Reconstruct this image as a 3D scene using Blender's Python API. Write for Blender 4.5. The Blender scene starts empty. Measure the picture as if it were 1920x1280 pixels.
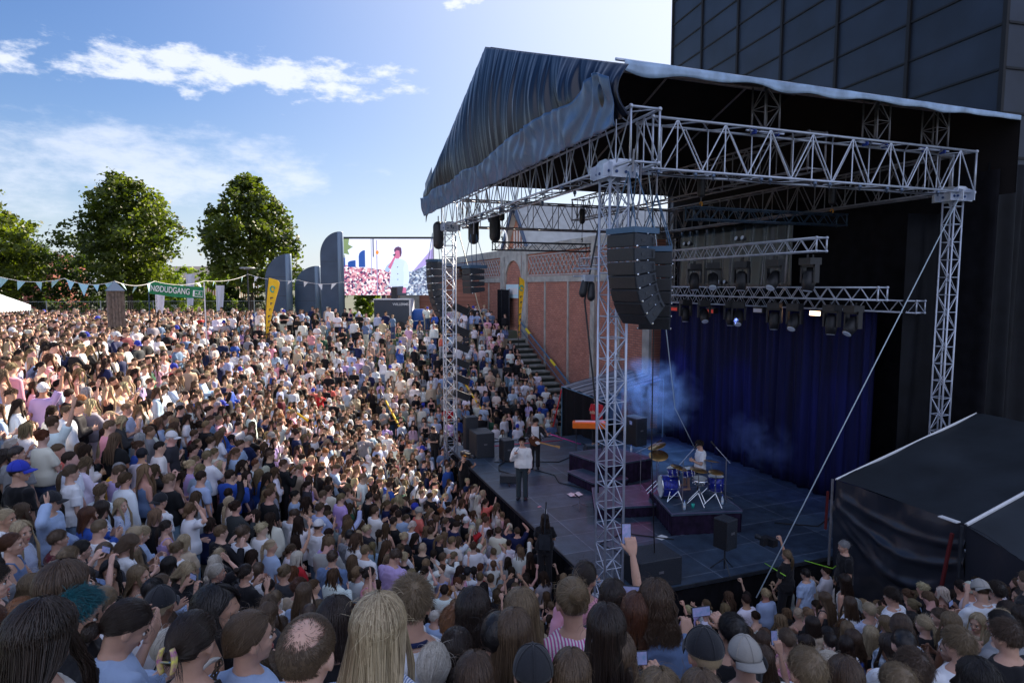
import bpy, bmesh, math, random
import numpy as np
from mathutils import Vector, Matrix, Euler, noise as mnoise
rnd = random.Random(7)
R = math.radians
scene = bpy.context.scene
# ---------------------------------------------------------------- camera
CAM = Vector((-6.0, -10.8, 6.4))
YAW, FPX = R(20.4), 1180.0
cd = bpy.data.cameras.new("camera"); cam = bpy.data.objects.new("camera", cd)
scene.collection.objects.link(cam); scene.camera = cam
cam.location = CAM; cam.rotation_euler = (R(90 - 5.08), 0, -YAW)
cd.sensor_width = 36; cd.lens = FPX / 1920 * 36; cd.clip_start = 0.05; cd.clip_end = 2000
# ---------------------------------------------------------------- sky, sun, exposure
SUN_AZ, SUN_EL = R(40), R(34)          # azimuth measured from +x towards +y
sdir = Vector((math.cos(SUN_EL) * math.cos(SUN_AZ), math.cos(SUN_EL) * math.sin(SUN_AZ), math.sin(SUN_EL)))
ld = bpy.data.lights.new("sun", 'SUN'); lo = bpy.data.objects.new("sun", ld); scene.collection.objects.link(lo)
ld.energy = 5.0; ld.angle = R(0.5); ld.color = (1.0, 0.865, 0.70)
lo.rotation_euler = (-sdir).to_track_quat('-Z', 'Y').to_euler()
w = bpy.data.worlds.new("World"); scene.world = w; w.use_nodes = True
nt = w.node_tree; N = nt.nodes; L = nt.links; N.clear()
def wn(t, **k):
    n = N.new(t)
    for a, b in k.items(): setattr(n, a, b)
    return n
def wm(op, a, b=None, c=None):
    n = wn('ShaderNodeMath', operation=op)
    for i, v in enumerate((a, b, c)):
        if v is None: continue
        if isinstance(v, (int, float)): n.inputs[i].default_value = v
        else: L.new(v, n.inputs[i])
    return n.outputs[0]
sky = wn('ShaderNodeTexSky'); sky.sky_type = 'NISHITA'; sky.sun_disc = False
sky.sun_elevation = SUN_EL; sky.sun_rotation = math.pi / 2 - SUN_AZ
sky.air_density = 1.0; sky.dust_density = 1.6; sky.ozone_density = 5.0
tc = wn('ShaderNodeTexCoord'); sp = wn('ShaderNodeSeparateXYZ'); L.new(tc.outputs['Generated'], sp.inputs[0])
az = wm('ARCTAN2', sp.outputs[0], sp.outputs[1]); el = wm('ARCSINE', sp.outputs[2])
cb = wn('ShaderNodeCombineXYZ'); L.new(az, cb.inputs[0]); L.new(wm('MULTIPLY', el, 2.3), cb.inputs[1])
def cloud(scale, lo_, hi_, elc, elw, azc, azw, tilt=0.0, detail=9):
    no = wn('ShaderNodeTexNoise'); no.inputs['Scale'].default_value = scale; no.inputs['Detail'].default_value = detail
    no.inputs['Roughness'].default_value = 0.62; L.new(cb.outputs[0], no.inputs['Vector'])
    e0 = wm('SUBTRACT', wm('SUBTRACT', el, elc), wm('MULTIPLY', wm('SUBTRACT', az, azc), tilt))
    ge = wm('POWER', math.e, wm('MULTIPLY', wm('MULTIPLY', e0, e0), -1 / (elw * elw)))
    a0 = wm('SUBTRACT', az, azc)
    ga = wm('POWER', math.e, wm('MULTIPLY', wm('POWER', wm('ABSOLUTE', a0), 4.0), -1 / azw ** 4))
    v = wm('ADD', no.outputs[0], wm('MULTIPLY', wm('SUBTRACT', wm('MULTIPLY', ge, ga), 0.6), 0.42))
    mr = wn('ShaderNodeMapRange', interpolation_type='SMOOTHSTEP'); L.new(v, mr.inputs[0])
    mr.inputs[1].default_value = lo_; mr.inputs[2].default_value = hi_
    return mr.outputs[0]
c1 = cloud(14, .50, .69, R(16.6), R(2.3), R(-3), R(18), 0.04)
c2 = cloud(8, .47, .76, R(9.0), R(4.2), R(-9), R(18))
c3 = cloud(15, .57, .70, R(23.6), R(2.0), R(16), R(2.8))
cl = wm('MAXIMUM', wm('MAXIMUM', c1, wm('MULTIPLY', c2, .7)), c3)
hs = wn('ShaderNodeHueSaturation'); hs.inputs['Saturation'].default_value = 1.65; hs.inputs['Hue'].default_value = .508; hs.inputs['Value'].default_value = .63; L.new(sky.outputs[0], hs.inputs['Color'])
hz = wm('POWER', math.e, wm('MULTIPLY', wm('MAXIMUM', el, 0.0), -5.2))       # pale air near the horizon
dt = wn('ShaderNodeVectorMath', operation='DOT_PRODUCT'); L.new(tc.outputs['Generated'], dt.inputs[0]); dt.inputs[1].default_value = sdir
gl = wm('POWER', wm('MAXIMUM', dt.outputs['Value'], 0.0), 4.0)                # bright air around the sun
mx = wn('ShaderNodeMixRGB'); L.new(wm('MULTIPLY', hz, .78), mx.inputs[0]); L.new(hs.outputs[0], mx.inputs[1]); mx.inputs[2].default_value = (4.5, 4.9, 5.4, 1)
mg = wn('ShaderNodeMixRGB'); L.new(gl, mg.inputs[0]); L.new(mx.outputs[0], mg.inputs[1]); mg.inputs[2].default_value = (4.4, 4.8, 5.7, 1)
m2 = wn('ShaderNodeMixRGB'); L.new(wm('MULTIPLY', cl, .85), m2.inputs[0]); L.new(mg.outputs[0], m2.inputs[1]); m2.inputs[2].default_value = (5.0, 5.25, 5.9, 1)
# unseen cloud bank added behind the camera to brighten the shaded crowd
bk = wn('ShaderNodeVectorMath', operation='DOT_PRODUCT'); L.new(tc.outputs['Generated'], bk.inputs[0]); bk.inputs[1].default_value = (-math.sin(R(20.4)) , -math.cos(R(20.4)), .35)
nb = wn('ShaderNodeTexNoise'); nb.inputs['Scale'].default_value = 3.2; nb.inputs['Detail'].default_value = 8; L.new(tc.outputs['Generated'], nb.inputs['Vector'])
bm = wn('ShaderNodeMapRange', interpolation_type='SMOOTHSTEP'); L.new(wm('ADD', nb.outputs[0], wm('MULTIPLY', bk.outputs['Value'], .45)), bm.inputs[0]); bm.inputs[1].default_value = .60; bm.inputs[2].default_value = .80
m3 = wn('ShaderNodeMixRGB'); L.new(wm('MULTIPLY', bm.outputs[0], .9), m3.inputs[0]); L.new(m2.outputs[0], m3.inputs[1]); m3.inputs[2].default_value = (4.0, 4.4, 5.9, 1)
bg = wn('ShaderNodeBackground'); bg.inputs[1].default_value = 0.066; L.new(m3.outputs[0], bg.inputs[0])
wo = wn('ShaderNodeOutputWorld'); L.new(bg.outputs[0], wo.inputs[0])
vs = scene.view_settings; vs.view_transform = 'Standard'; vs.look = 'None'; vs.exposure = 1.62; vs.gamma = 1.0
scene.cycles.use_denoising = True
scene.cycles.max_bounces = 6; scene.cycles.transparent_max_bounces = 12

# ---------------------------------------------------------------- helpers
COL = scene.collection
PT = R(5.08)
FWD = Vector((math.sin(YAW), math.cos(YAW), 0)); RGT = Vector((math.cos(YAW), -math.sin(YAW), 0))
def at(px, py=None, Z=10.0):
    """world point seen in the photograph's direction (px, py) at level depth Z; py None: only x, y matter"""
    u, v = (px - 960) / FPX, (640 - (535 if py is None or py == 0 else py)) / FPX
    den = math.cos(PT) + v * math.sin(PT)
    p = CAM + FWD * Z + RGT * (u / den * Z); p.z = CAM.z + Z * (v * math.cos(PT) - math.sin(PT)) / den
    return p
def Pz(px, py, z):
    v = (640 - py) / FPX; up = (v * math.cos(PT) - math.sin(PT)) / (math.cos(PT) + v * math.sin(PT)); return at(px, py, (z - CAM.z) / up)
def pix(p):
    r = Vector(p) - CAM; Z = r.dot(FWD); dep = Z * math.cos(PT) - r.z * math.sin(PT)
    return 960 + FPX * r.dot(RGT) / dep, 640 - FPX * (r.z * math.cos(PT) + Z * math.sin(PT)) / dep, Z
def tag(o, label=None, cat=None, group=None, kind=None):
    for k, v in (('label', label), ('category', cat), ('group', group), ('kind', kind)):
        if v: o[k] = v
    return o
def empty(name, loc=(0, 0, 0), rz=0.0, label=None, cat=None, group=None, kind=None):
    o = bpy.data.objects.new(name, None); COL.objects.link(o); o.location = loc; o.rotation_euler = (0, 0, rz)
    o.empty_display_size = .2
    return tag(o, label, cat, group, kind)
def link(name, me, mats, parent=None, loc=None, rot=None):
    o = bpy.data.objects.new(name, me); COL.objects.link(o)
    if mats is not None:
        for m in (mats if isinstance(mats, (list, tuple)) else [mats]):
            if len(me.materials) < len(mats if isinstance(mats, (list, tuple)) else [mats]): me.materials.append(m)
    if parent is not None: o.parent = parent
    if loc is not None: o.location = loc
    if rot is not None: o.rotation_euler = rot
    return o
class MB:
    def __init__(s): s.v = []; s.f = []; s.m = []; s.mi = 0
    def add(s, vs_, fs_):
        b = len(s.v); s.v += [tuple(p) for p in vs_]; s.f += [tuple(i + b for i in f) for f in fs_]; s.m += [s.mi] * len(fs_); return s
    def box(s, c, d, rz=0.0, M=None):
        x, y, z = d[0] / 2, d[1] / 2, d[2] / 2
        P = [Vector((i * x, j * y, k * z)) for i in (-1, 1) for j in (-1, 1) for k in (-1, 1)]
        Q = M if M is not None else Matrix.Rotation(rz, 3, 'Z')
        return s.add([Vector(c) + Q @ p for p in P], [(0, 1, 3, 2), (4, 6, 7, 5), (0, 4, 5, 1), (2, 3, 7, 6), (0, 2, 6, 4), (1, 5, 7, 3)])
    def tube(s, p, q, r, n=6, r2=None, cap=True):
        return s.path([p, q], [r, r if r2 is None else r2], n, cap)
    def path(s, pts, rs, n=8, cap=True, flat=1.0):
        pts = [Vector(p) for p in pts]
        if isinstance(rs, (int, float)): rs = [rs] * len(pts)
        V = []; up = None
        for i, p in enumerate(pts):
            t = (pts[min(i + 1, len(pts) - 1)] - pts[max(i - 1, 0)])
            if t.length < 1e-9: t = Vector((0, 0, 1))
            t.normalize()
            if up is None:
                up = Vector((0, 0, 1)) if abs(t.z) < .9 else Vector((1, 0, 0))
            a = t.cross(up)
            if a.length < 1e-6: a = t.orthogonal()
            a.normalize(); b = a.cross(t).normalized(); up = b
            for k in range(n):
                th = 2 * math.pi * (k + .5) / n
                V.append(p + (a * math.cos(th) + b * math.sin(th) * flat) * rs[i])
        F = []
        for i in range(len(pts) - 1):
            for k in range(n):
                k2 = (k + 1) % n
                F.append((i * n + k, i * n + k2, (i + 1) * n + k2, (i + 1) * n + k))
        if cap: F.append(tuple(range(n))[::-1]); F.append(tuple((len(pts) - 1) * n + k for k in range(n)))
        return s.add(V, F)
    def ball(s, c, r, n=10, m=6, M=None):
        r = (r, r, r) if isinstance(r, (int, float)) else r; V = []; F = []
        for i in range(m + 1):
            ph = math.pi * i / m
            for k in range(n):
                th = 2 * math.pi * k / n
                p = Vector((r[0] * math.sin(ph) * math.cos(th), r[1] * math.sin(ph) * math.sin(th), r[2] * math.cos(ph)))
                V.append(Vector(c) + (M @ p if M is not None else p))
        for i in range(m):
            for k in range(n):
                k2 = (k + 1) % n
                if i == 0: F.append((k, (i + 1) * n + k, (i + 1) * n + k2))
                elif i == m - 1: F.append((i * n + k, (i + 1) * n + k, i * n + k2))
                else: F.append((i * n + k, (i + 1) * n + k, (i + 1) * n + k2, i * n + k2))
        return s.add(V, F)
    def capsule(s, p, q, r1, r2, n=12, k=4):
        p, q = Vector(p), Vector(q); d = (q - p)
        if d.length < 1e-6: d = Vector((0, 0, 1e-4))
        t = d.normalized(); P = []; Rr = []
        for i in range(k):
            a = math.pi / 2 * (1 - i / k); P.append(p - t * r1 * math.sin(a)); Rr.append(max(r1 * math.cos(a), 1e-4))
        P += [p, q]; Rr += [r1, r2]
        for i in range(1, k + 1):
            a = math.pi / 2 * i / k; P.append(q + t * r2 * math.sin(a)); Rr.append(max(r2 * math.cos(a), 1e-4))
        return s.path(P, Rr, n)
    def loft(s, rings, n=20, power=2.0):
        """rings of (x,y,z,rx,ry)"""
        V = []; F = []
        for (x, y, z, rx, ry) in rings:
            for k in range(n):
                th = 2 * math.pi * k / n; c_, s_ = math.cos(th), math.sin(th)
                V.append((x + rx * math.copysign(abs(c_) ** (2 / power), c_), y + ry * math.copysign(abs(s_) ** (2 / power), s_), z))
        for i in range(len(rings) - 1):
            for k in range(n):
                k2 = (k + 1) % n; F.append((i * n + k, i * n + k2, (i + 1) * n + k2, (i + 1) * n + k))
        F.append(tuple(range(n))[::-1]); F.append(tuple((len(rings) - 1) * n + k for k in range(n)))
        return s.add(V, F)
    def prism(s, pts, depth, M=None, o=(0, 0, 0)):
        """outline in local x,z extruded along local y by depth, centred"""
        n = len(pts); M = M or Matrix.Identity(3); V = []
        for sgn in (-.5, .5):
            V += [Vector(o) + M @ Vector((x, sgn * depth, z)) for x, z in pts]
        F = [tuple(range(n)), tuple(range(n, 2 * n))[::-1]] + [(i, (i + 1) % n, n + (i + 1) % n, n + i)[::-1] for i in range(n)]
        return s.add(V, F)
    def grid(s, fn, nu, nv):
        V = [fn(i / nu, j / nv) for j in range(nv + 1) for i in range(nu + 1)]
        F = [(j * (nu + 1) + i, j * (nu + 1) + i + 1, (j + 1) * (nu + 1) + i + 1, (j + 1) * (nu + 1) + i) for j in range(nv) for i in range(nu)]
        return s.add(V, F)
    def mesh(s, name, smooth=False):
        me = bpy.data.meshes.new(name); me.from_pydata(s.v, [], s.f)
        if any(s.m): me.polygons.foreach_set('material_index', s.m)
        if smooth: me.polygons.foreach_set('use_smooth', [True] * len(s.f))
        me.update(); return me
    def build(s, name, mat, parent=None, smooth=False, loc=None, rot=None):
        return link(name, s.mesh(name, smooth), mat, parent, loc, rot)

def mat(name, col=(.5, .5, .5), rough=.7, metal=0.0, spec=.5, var=.0, vscale=8.0, bump=0.0, bscale=40.0, emit=0.0, sheen=0.0, alpha=1.0, col2=None, vdet=4, coord='Object', trans=0.0):
    m = bpy.data.materials.new(name); m.use_nodes = True; n = m.node_tree.nodes; l = m.node_tree.links
    b = n['Principled BSDF']; c4 = (*col, 1)
    b.inputs['Base Color'].default_value = c4; b.inputs['Roughness'].default_value = rough; b.inputs['Metallic'].default_value = metal
    b.inputs['Specular IOR Level'].default_value = spec
    if trans: b.inputs['Transmission Weight'].default_value = trans
    if sheen: b.inputs['Sheen Weight'].default_value = sheen
    if emit: b.inputs['Emission Color'].default_value = c4; b.inputs['Emission Strength'].default_value = emit
    if alpha < 1: b.inputs['Alpha'].default_value = alpha
    if var or bump or col2:
        t = n.new('ShaderNodeTexCoord')
    if var or col2:
        no = n.new('ShaderNodeTexNoise'); no.inputs['Scale'].default_value = vscale; no.inputs['Detail'].default_value = vdet; l.new(t.outputs[coord], no.inputs[0])
        r = n.new('ShaderNodeValToRGB'); r.color_ramp.elements[0].position = .3; r.color_ramp.elements[1].position = .7
        a = col2 if col2 else tuple(max(0, c * (1 - var)) for c in col); z = col if col2 else tuple(min(1, c * (1 + var)) for c in col)
        r.color_ramp.elements[0].color = (*a, 1); r.color_ramp.elements[1].color = (*z, 1)
        l.new(no.outputs[0], r.inputs[0]); l.new(r.outputs[0], b.inputs['Base Color'])
    if bump:
        n2 = n.new('ShaderNodeTexNoise'); n2.inputs['Scale'].default_value = bscale; n2.inputs['Detail'].default_value = 5; l.new(t.outputs[coord], n2.inputs[0])
        bp = n.new('ShaderNodeBump'); bp.inputs['Strength'].default_value = bump; bp.inputs['Distance'].default_value = .02
        l.new(n2.outputs[0], bp.inputs['Height']); l.new(bp.outputs[0], b.inputs['Normal'])
    return m
M = {}
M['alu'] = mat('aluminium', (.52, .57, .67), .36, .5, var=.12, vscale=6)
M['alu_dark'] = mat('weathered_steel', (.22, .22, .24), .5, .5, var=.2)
M['black_steel'] = mat('black_steel', (.03, .035, .045), .45, .2, var=.3)
M['blue_steel'] = mat('blue_black_steel', (.05, .09, .14), .35, .4)
M['black'] = mat('black_plastic', (.015, .016, .02), .5, var=.3, vscale=20, bump=.1)
M['cab'] = mat('speaker_paint', (.028, .034, .045), .55, var=.3, vscale=30, bump=.3, bscale=200)
M['cloth_black'] = mat('black_cloth', (.008, .008, .011), .95, spec=.15, var=.35, vscale=3, bump=.3, bscale=8)
M['tarp'] = mat('pvc_tarp', (.004, .009, .026), .30, spec=.6, bump=.12, bscale=9)
M['roof_under'] = mat('roof_underside', (.012, .010, .011), .85, spec=.2, var=.3, vscale=1)
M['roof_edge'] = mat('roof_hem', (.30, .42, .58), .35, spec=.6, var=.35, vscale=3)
M['concrete'] = mat('concrete', (.40, .40, .37), .9, var=.25, vscale=2.2, bump=.3, bscale=30)
M['white'] = mat('white_paint', (.78, .79, .80), .5, var=.06)
M['white_strap'] = mat('white_strap', (.45, .55, .62), .6)
M['yellow'] = mat('yellow_cloth', (.85, .52, .015), .7, var=.1, vscale=3)
M['teal'] = mat('teal_print', (.02, .42, .33), .6)
M['darkprint'] = mat('dark_print', (.02, .03, .07), .7)
M['green'] = mat('green_banner', (.01, .20, .075), .65, var=.12, vscale=3)
M['orange'] = mat('orange_paint', (.85, .17, .01), .45, var=.08)
M['red'] = mat('red_cloth', (.65, .03, .04), .7)
M['wood'] = mat('weathered_wood', (.17, .13, .105), .85, var=.35, vscale=9, bump=.4, bscale=25)
M['bark'] = mat('bark', (.05, .038, .03), .95, var=.4, vscale=14, bump=.6, bscale=30)
M['chrome'] = mat('chrome', (.85, .88, .9), .15, 1.0)
M['rim'] = mat('lamp_glass', (.6, .7, .85), .1, spec=.9)
# ---------------------------------------------------------------- special materials
def brick_mat():
    m = bpy.data.materials.new('red_brick'); m.use_nodes = True; n = m.node_tree.nodes; l = m.node_tree.links; b = n['Principled BSDF']
    t = n.new('ShaderNodeTexCoord'); mp = n.new('ShaderNodeMapping'); l.new(t.outputs['Object'], mp.inputs[0])
    # wall lies in the y-z plane: brick texture wants u,v in x,y
    sx = n.new('ShaderNodeSeparateXYZ'); cx = n.new('ShaderNodeCombineXYZ'); l.new(mp.outputs[0], sx.inputs[0])
    l.new(sx.outputs[1], cx.inputs[0]); l.new(sx.outputs[2], cx.inputs[1])
    k = n.new('ShaderNodeTexBrick'); l.new(cx.outputs[0], k.inputs[0]); k.inputs['Scale'].default_value = 1.0
    k.inputs['Brick Width'].default_value = .36; k.inputs['Row Height'].default_value = .115; k.inputs['Mortar Size'].default_value = .016
    k.inputs['Color1'].default_value = (.60, .26, .175, 1); k.inputs['Color2'].default_value = (.47, .185, .125, 1); k.inputs['Mortar'].default_value = (.24, .15, .13, 1)
    no = n.new('ShaderNodeTexNoise'); no.inputs['Scale'].default_value = 1.1; no.inputs['Detail'].default_value = 8; l.new(t.outputs['Object'], no.inputs[0])
    mx = n.new('ShaderNodeMixRGB'); mx.blend_type = 'MULTIPLY'; mx.inputs[0].default_value = .55; l.new(k.outputs['Color'], mx.inputs[1])
    r = n.new('ShaderNodeValToRGB'); r.color_ramp.elements[0].position = .3; r.color_ramp.elements[0].color = (.6, .6, .65, 1); r.color_ramp.elements[1].color = (1.3, 1.25, 1.2, 1)
    l.new(no.outputs[0], r.inputs[0]); l.new(r.outputs[0], mx.inputs[2]); l.new(mx.outputs[0], b.inputs['Base Color']); b.inputs['Roughness'].default_value = .9
    bp = n.new('ShaderNodeBump'); bp.inputs['Strength'].default_value = .5; bp.inputs['Distance'].default_value = .01; l.new(k.outputs['Fac'], bp.inputs['Height']); bp.invert = True
    l.new(bp.outputs[0], b.inputs['Normal']); return m
M['brick'] = brick_mat()
def curtain_mat():
    m = mat('blue_stage_curtain', (.010, .012, .09), .75, spec=.25); n = m.node_tree.nodes; l = m.node_tree.links; b = n['Principled BSDF']
    t = n.new('ShaderNodeTexCoord'); mp = n.new('ShaderNodeMapping'); mp.inputs['Scale'].default_value = (1, 1.6, .06); l.new(t.outputs['Object'], mp.inputs[0])
    no = n.new('ShaderNodeTexNoise'); no.inputs['Scale'].default_value = 3; no.inputs['Detail'].default_value = 6; l.new(mp.outputs[0], no.inputs[0])
    r = n.new('ShaderNodeValToRGB'); r.color_ramp.elements[0].position = .38; r.color_ramp.elements[0].color = (.004, .005, .032, 1); r.color_ramp.elements[1].position = .7; r.color_ramp.elements[1].color = (.008, .012, .090, 1)
    l.new(no.outputs[0], r.inputs[0]); l.new(r.outputs[0], b.inputs['Base Color']); return m
M['curtain'] = curtain_mat()
def deck_mat():
    m = mat('stage_deck', (.05, .07, .10), .42, spec=.5, bump=.15, bscale=60); n = m.node_tree.nodes; l = m.node_tree.links; b = n['Principled BSDF']
    t = n.new('ShaderNodeTexCoord')
    k = n.new('ShaderNodeTexBrick'); k.offset = 0; l.new(t.outputs['Object'], k.inputs[0]); k.inputs['Scale'].default_value = 1.0
    k.inputs['Brick Width'].default_value = 2.0; k.inputs['Row Height'].default_value = 1.0; k.inputs['Mortar Size'].default_value = .012; k.inputs['Mortar Smooth'].default_value = .0
    k.inputs['Color1'].default_value = (.058, .095, .145, 1); k.inputs['Color2'].default_value = (.034, .054, .086, 1); k.inputs['Mortar'].default_value = (.15, .19, .25, 1)
    no = n.new('ShaderNodeTexNoise'); no.inputs['Scale'].default_value = 2.5; no.inputs['Detail'].default_value = 10; no.inputs['Roughness'].default_value = .7; l.new(t.outputs['Object'], no.inputs[0])
    r = n.new('ShaderNodeValToRGB'); r.color_ramp.elements[0].position = .3; r.color_ramp.elements[0].color = (.45, .45, .5, 1); r.color_ramp.elements[1].position = .75; r.color_ramp.elements[1].color = (1.5, 1.5, 1.5, 1)
    mx = n.new('ShaderNodeMixRGB'); mx.blend_type = 'MULTIPLY'; mx.inputs[0].default_value = 1; l.new(k.outputs[0], mx.inputs[1]); l.new(r.outputs[0], mx.inputs[2]); l.new(no.outputs[0], r.inputs[0])
    l.new(mx.outputs[0], b.inputs['Base Color']); return m
M['deck'] = deck_mat()
M['skirt'] = mat('riser_skirt', (.018, .010, .030), .9, spec=.2, var=.5, vscale=5)
M['terrace'] = mat('terrace_paving', (.13, .13, .12), .95, col2=(.07, .11, .03), vscale=.6)
M['plaza'] = mat('plaza_paving', (.07, .075, .06), .95, col2=(.04, .06, .025), vscale=.15)
M['panel'] = mat('blue_grey_cladding', (.018, .026, .044), .45, .2, var=.35, vscale=.5, bump=.08, bscale=3)
M['slate'] = mat('grey_roof_sheets', (.42, .44, .45), .75, var=.12, vscale=1.2)
M['pylon'] = mat('blue_grey_pylon_paint', (.045, .075, .125), .5, .15, var=.15, vscale=1.5)
M['tent'] = mat('white_tent_cloth', (.62, .70, .76), .7, var=.08)
M['glassdark'] = mat('dark_window', (.03, .04, .06), .15)
M['plaster'] = mat('pale_render', (.55, .53, .48), .9, var=.1)
M['roofred'] = mat('red_roof', (.30, .09, .06), .85, var=.15)
M['fence'] = mat('galvanised_wire', (.35, .38, .38), .5, .4)

# ---------------------------------------------------------------- the bowl: pit, terraces, plaza
PIT, RIM = -1.7, 3.3
def gz(x, y):
    ex = max(0.0, -1.0 - x) / 9.5
    ey = (y - 15.5) / 14.0 if y > 15.5 else ((-1.2 - y) / 8.0 if y < -1.2 else 0.0)
    e = math.hypot(ex, max(ey, 0))
    if e <= 0: return PIT
    h = PIT + (RIM - PIT) * min(1.0, e) ** 1.06
    if e < 1: h = PIT + math.floor((h - PIT) / .36) * .36
    if y < -8.6 and -20 < x < 3: h = max(h, RIM + (.32 if y < -9.4 else 0))
    return min(h, RIM + .4)
X0, X1, Y0, Y1, ST = -22.0, 9.4, -17.0, 34.0, .2
b = MB(); nx, ny = int((X1 - X0) / ST), int((Y1 - Y0) / ST)
def tg(i, j):
    x, y = X0 + (X1 - X0) * i, Y0 + (Y1 - Y0) * j; z = gz(x, y)
    if x > 6.35 and y > 16: z = min(z, PIT + max(0, (y - 17.2)) * .37 - .25) if y < 29.5 else z
    return (x, y, z)
b.grid(tg, nx, ny); tag(b.build('terraces', M['terrace']), kind='structure')
b = MB()
for (xa, xb, ya, yb) in ((-400, X0, -400, 600), (X0, 400, -400, Y0), (X0, 400, Y1, 600)):
    zz = RIM
    b.add([(xa, ya, zz), (xb, ya, zz), (xb, yb, zz), (xa, yb, zz)], [(0, 1, 2, 3)])
tag(b.build('plaza', M['plaza']), kind='structure')
b = MB(); b.add([(X1, Y0, PIT), (400, Y0, PIT), (400, Y1, PIT), (X1, Y1, PIT)], [(0, 1, 2, 3)]); tag(b.build('service_yard', mat('dark_asphalt', (.04, .04, .042), .95, var=.3)), kind='structure')

# ---------------------------------------------------------------- brick building with concrete frame
def y_wall(px, x=9.5): u = (px - 960) / FPX; return CAM.y + (x - CAM.x) / (math.cos(YAW) * u + math.sin(YAW)) * (math.cos(YAW) - math.sin(YAW) * u)
bw = empty('brick_building', (9.5, 13, PIT), label='long red brick building with concrete piers and a cross patterned frieze behind the audience stairs', cat='building')
XW = 9.5
def wb(name, m, boxes, parent=bw, lab=None):
    b = MB()
    for (y0, y1, z0, z1, d0, d1) in boxes: b.box(((XW + d0 + XW + d1) / 2 - 9.5, (y0 + y1) / 2 - 13, (z0 + z1) / 2 - PIT), (abs(d1 - d0), y1 - y0, z1 - z0))
    o = b.build(name, m, parent); 
    if lab: o['label'] = lab
    return o
A0, A1 = 28.3, 32.2      # arch bay
wb('brick_wall', M['brick'], [(13.05, 58, PIT, 8.6, 0.0, .6)])
wb('rear_wall', M['concrete'], [(13.05, 58, PIT, 8.3, .6, 9)])
wb('coping', M['concrete'], [(13.0, 58, 8.42, 8.95, -.12, .75)])
wb('band', M['concrete'], [(13.05, A0, 6.62, 6.98, -.06, .0), (A1, 58, 6.62, 6.98, -.06, .0)])
for (y0, y1) in ((13.1, 13.65), (18.3, 18.75), (A0 - .45, A0 + .35), (A1 - .1, A1 + .75)):
    wb('pier', M['concrete'], [(y0, y1, PIT, 8.42, -.15, .0)])
for y in (21.65, 24.95, 15.9, 36.0, 39.2, 42.4, 45.6, 48.8, 52, 55.2):
    wb('pilaster', M['concrete'], [(y - .08, y + .08, PIT, 6.62, -.07, .0)])
# lattice frieze of crossed pale bricks
def lattice(ya, yb):
    b = MB(); z0, z1 = 7.05, 8.28
    n = max(1, round((yb - ya) / 1.1)); dy = (yb - ya) / n
    for i in range(n * 2 - 1):
        y = ya + i * dy / 2
        for s in (0, 1):
            p = Vector((-.03, y - 13 + (0 if s == 0 else dy), z0 + .08 - PIT)); q = Vector((-.03, y - 13 + (dy if s == 0 else 0), z1 - .08 - PIT))
            b.tube(p, q, .038, 4)
    for z in (z0, z1): b.box((-.025, (ya + yb) / 2 - 13, z - PIT), (.05, yb - ya, .07))
    b.build('frieze', M['lattice'], bw)
M['lattice'] = mat('pale_brick', (.42, .42, .42), .9, var=.2, vscale=6)
for a_, c_ in ((13.75, 18.2), (18.85, A0 - .55), (A1 + .85, 57.5)): lattice(a_, c_)
# arch frame: concrete ring round a brick niche
b = MB(); yc = (A0 + A1) / 2 + .15; r1 = (A1 - A0) / 2 - .35
pts = []
for i in range(25):
    a = math.pi * i / 24; pts.append((yc - 13 + r1 * math.cos(a), 6.6 - PIT + r1 * .95 * math.sin(a)))
out = [(yc + r1 + .25 - 13, 5.2 - PIT), (yc + r1 + .25 - 13, 8.42 - PIT), (yc - r1 - .25 - 13, 8.42 - PIT), (yc - r1 - .25 - 13, 5.2 - PIT)]
for (p, q) in zip(pts[:-1], pts[1:]):
    top = 8.42 - PIT
    b.add([(-.12, p[0], p[1]), (-.12, q[0], q[1]), (-.12, q[0], top), (-.12, p[0], top), (0, p[0], p[1]), (0, q[0], q[1])], [(0, 1, 2, 3), (0, 4, 5, 1)])
b.build('arch', M['concrete'], bw)
# doorway screens and sign
ds = empty('doorway_screen', (9.1, 30, 2.9), label='black sheeted doorway screen standing open under the brick arch', cat='screen')
b = MB(); b.box((0, 1.1, 1.6), (.08, 1.5, 3.2)); b.box((.15, 2.6, 1.6), (.08, 1.2, 3.2)); b.build('panel', M['cloth_black'], ds)
b = MB(); b.tube((0, .35, 0), (0, .35, 3.25), .04); b.tube((0, 1.9, 0), (0, 1.9, 3.25), .04); b.build('frame', M['black_steel'], ds)
sg = empty('arch_sign', (9.42, 30.3, 6.0), label='pale blue board fixed in the brick arch above the doorway', cat='sign')
b = MB(); b.box((0, 0, 0), (.06, 3.0, .95)); b.build('board', mat('pale_board', (.6, .82, .9), .6), sg)
b = MB(); b.box((-.034, .1, .0), (.01, 1.9, .45)); b.build('print', M['white'], sg)
M['ypaint'] = mat('yellow_paint', (.8, .62, .02), .6)
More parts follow.
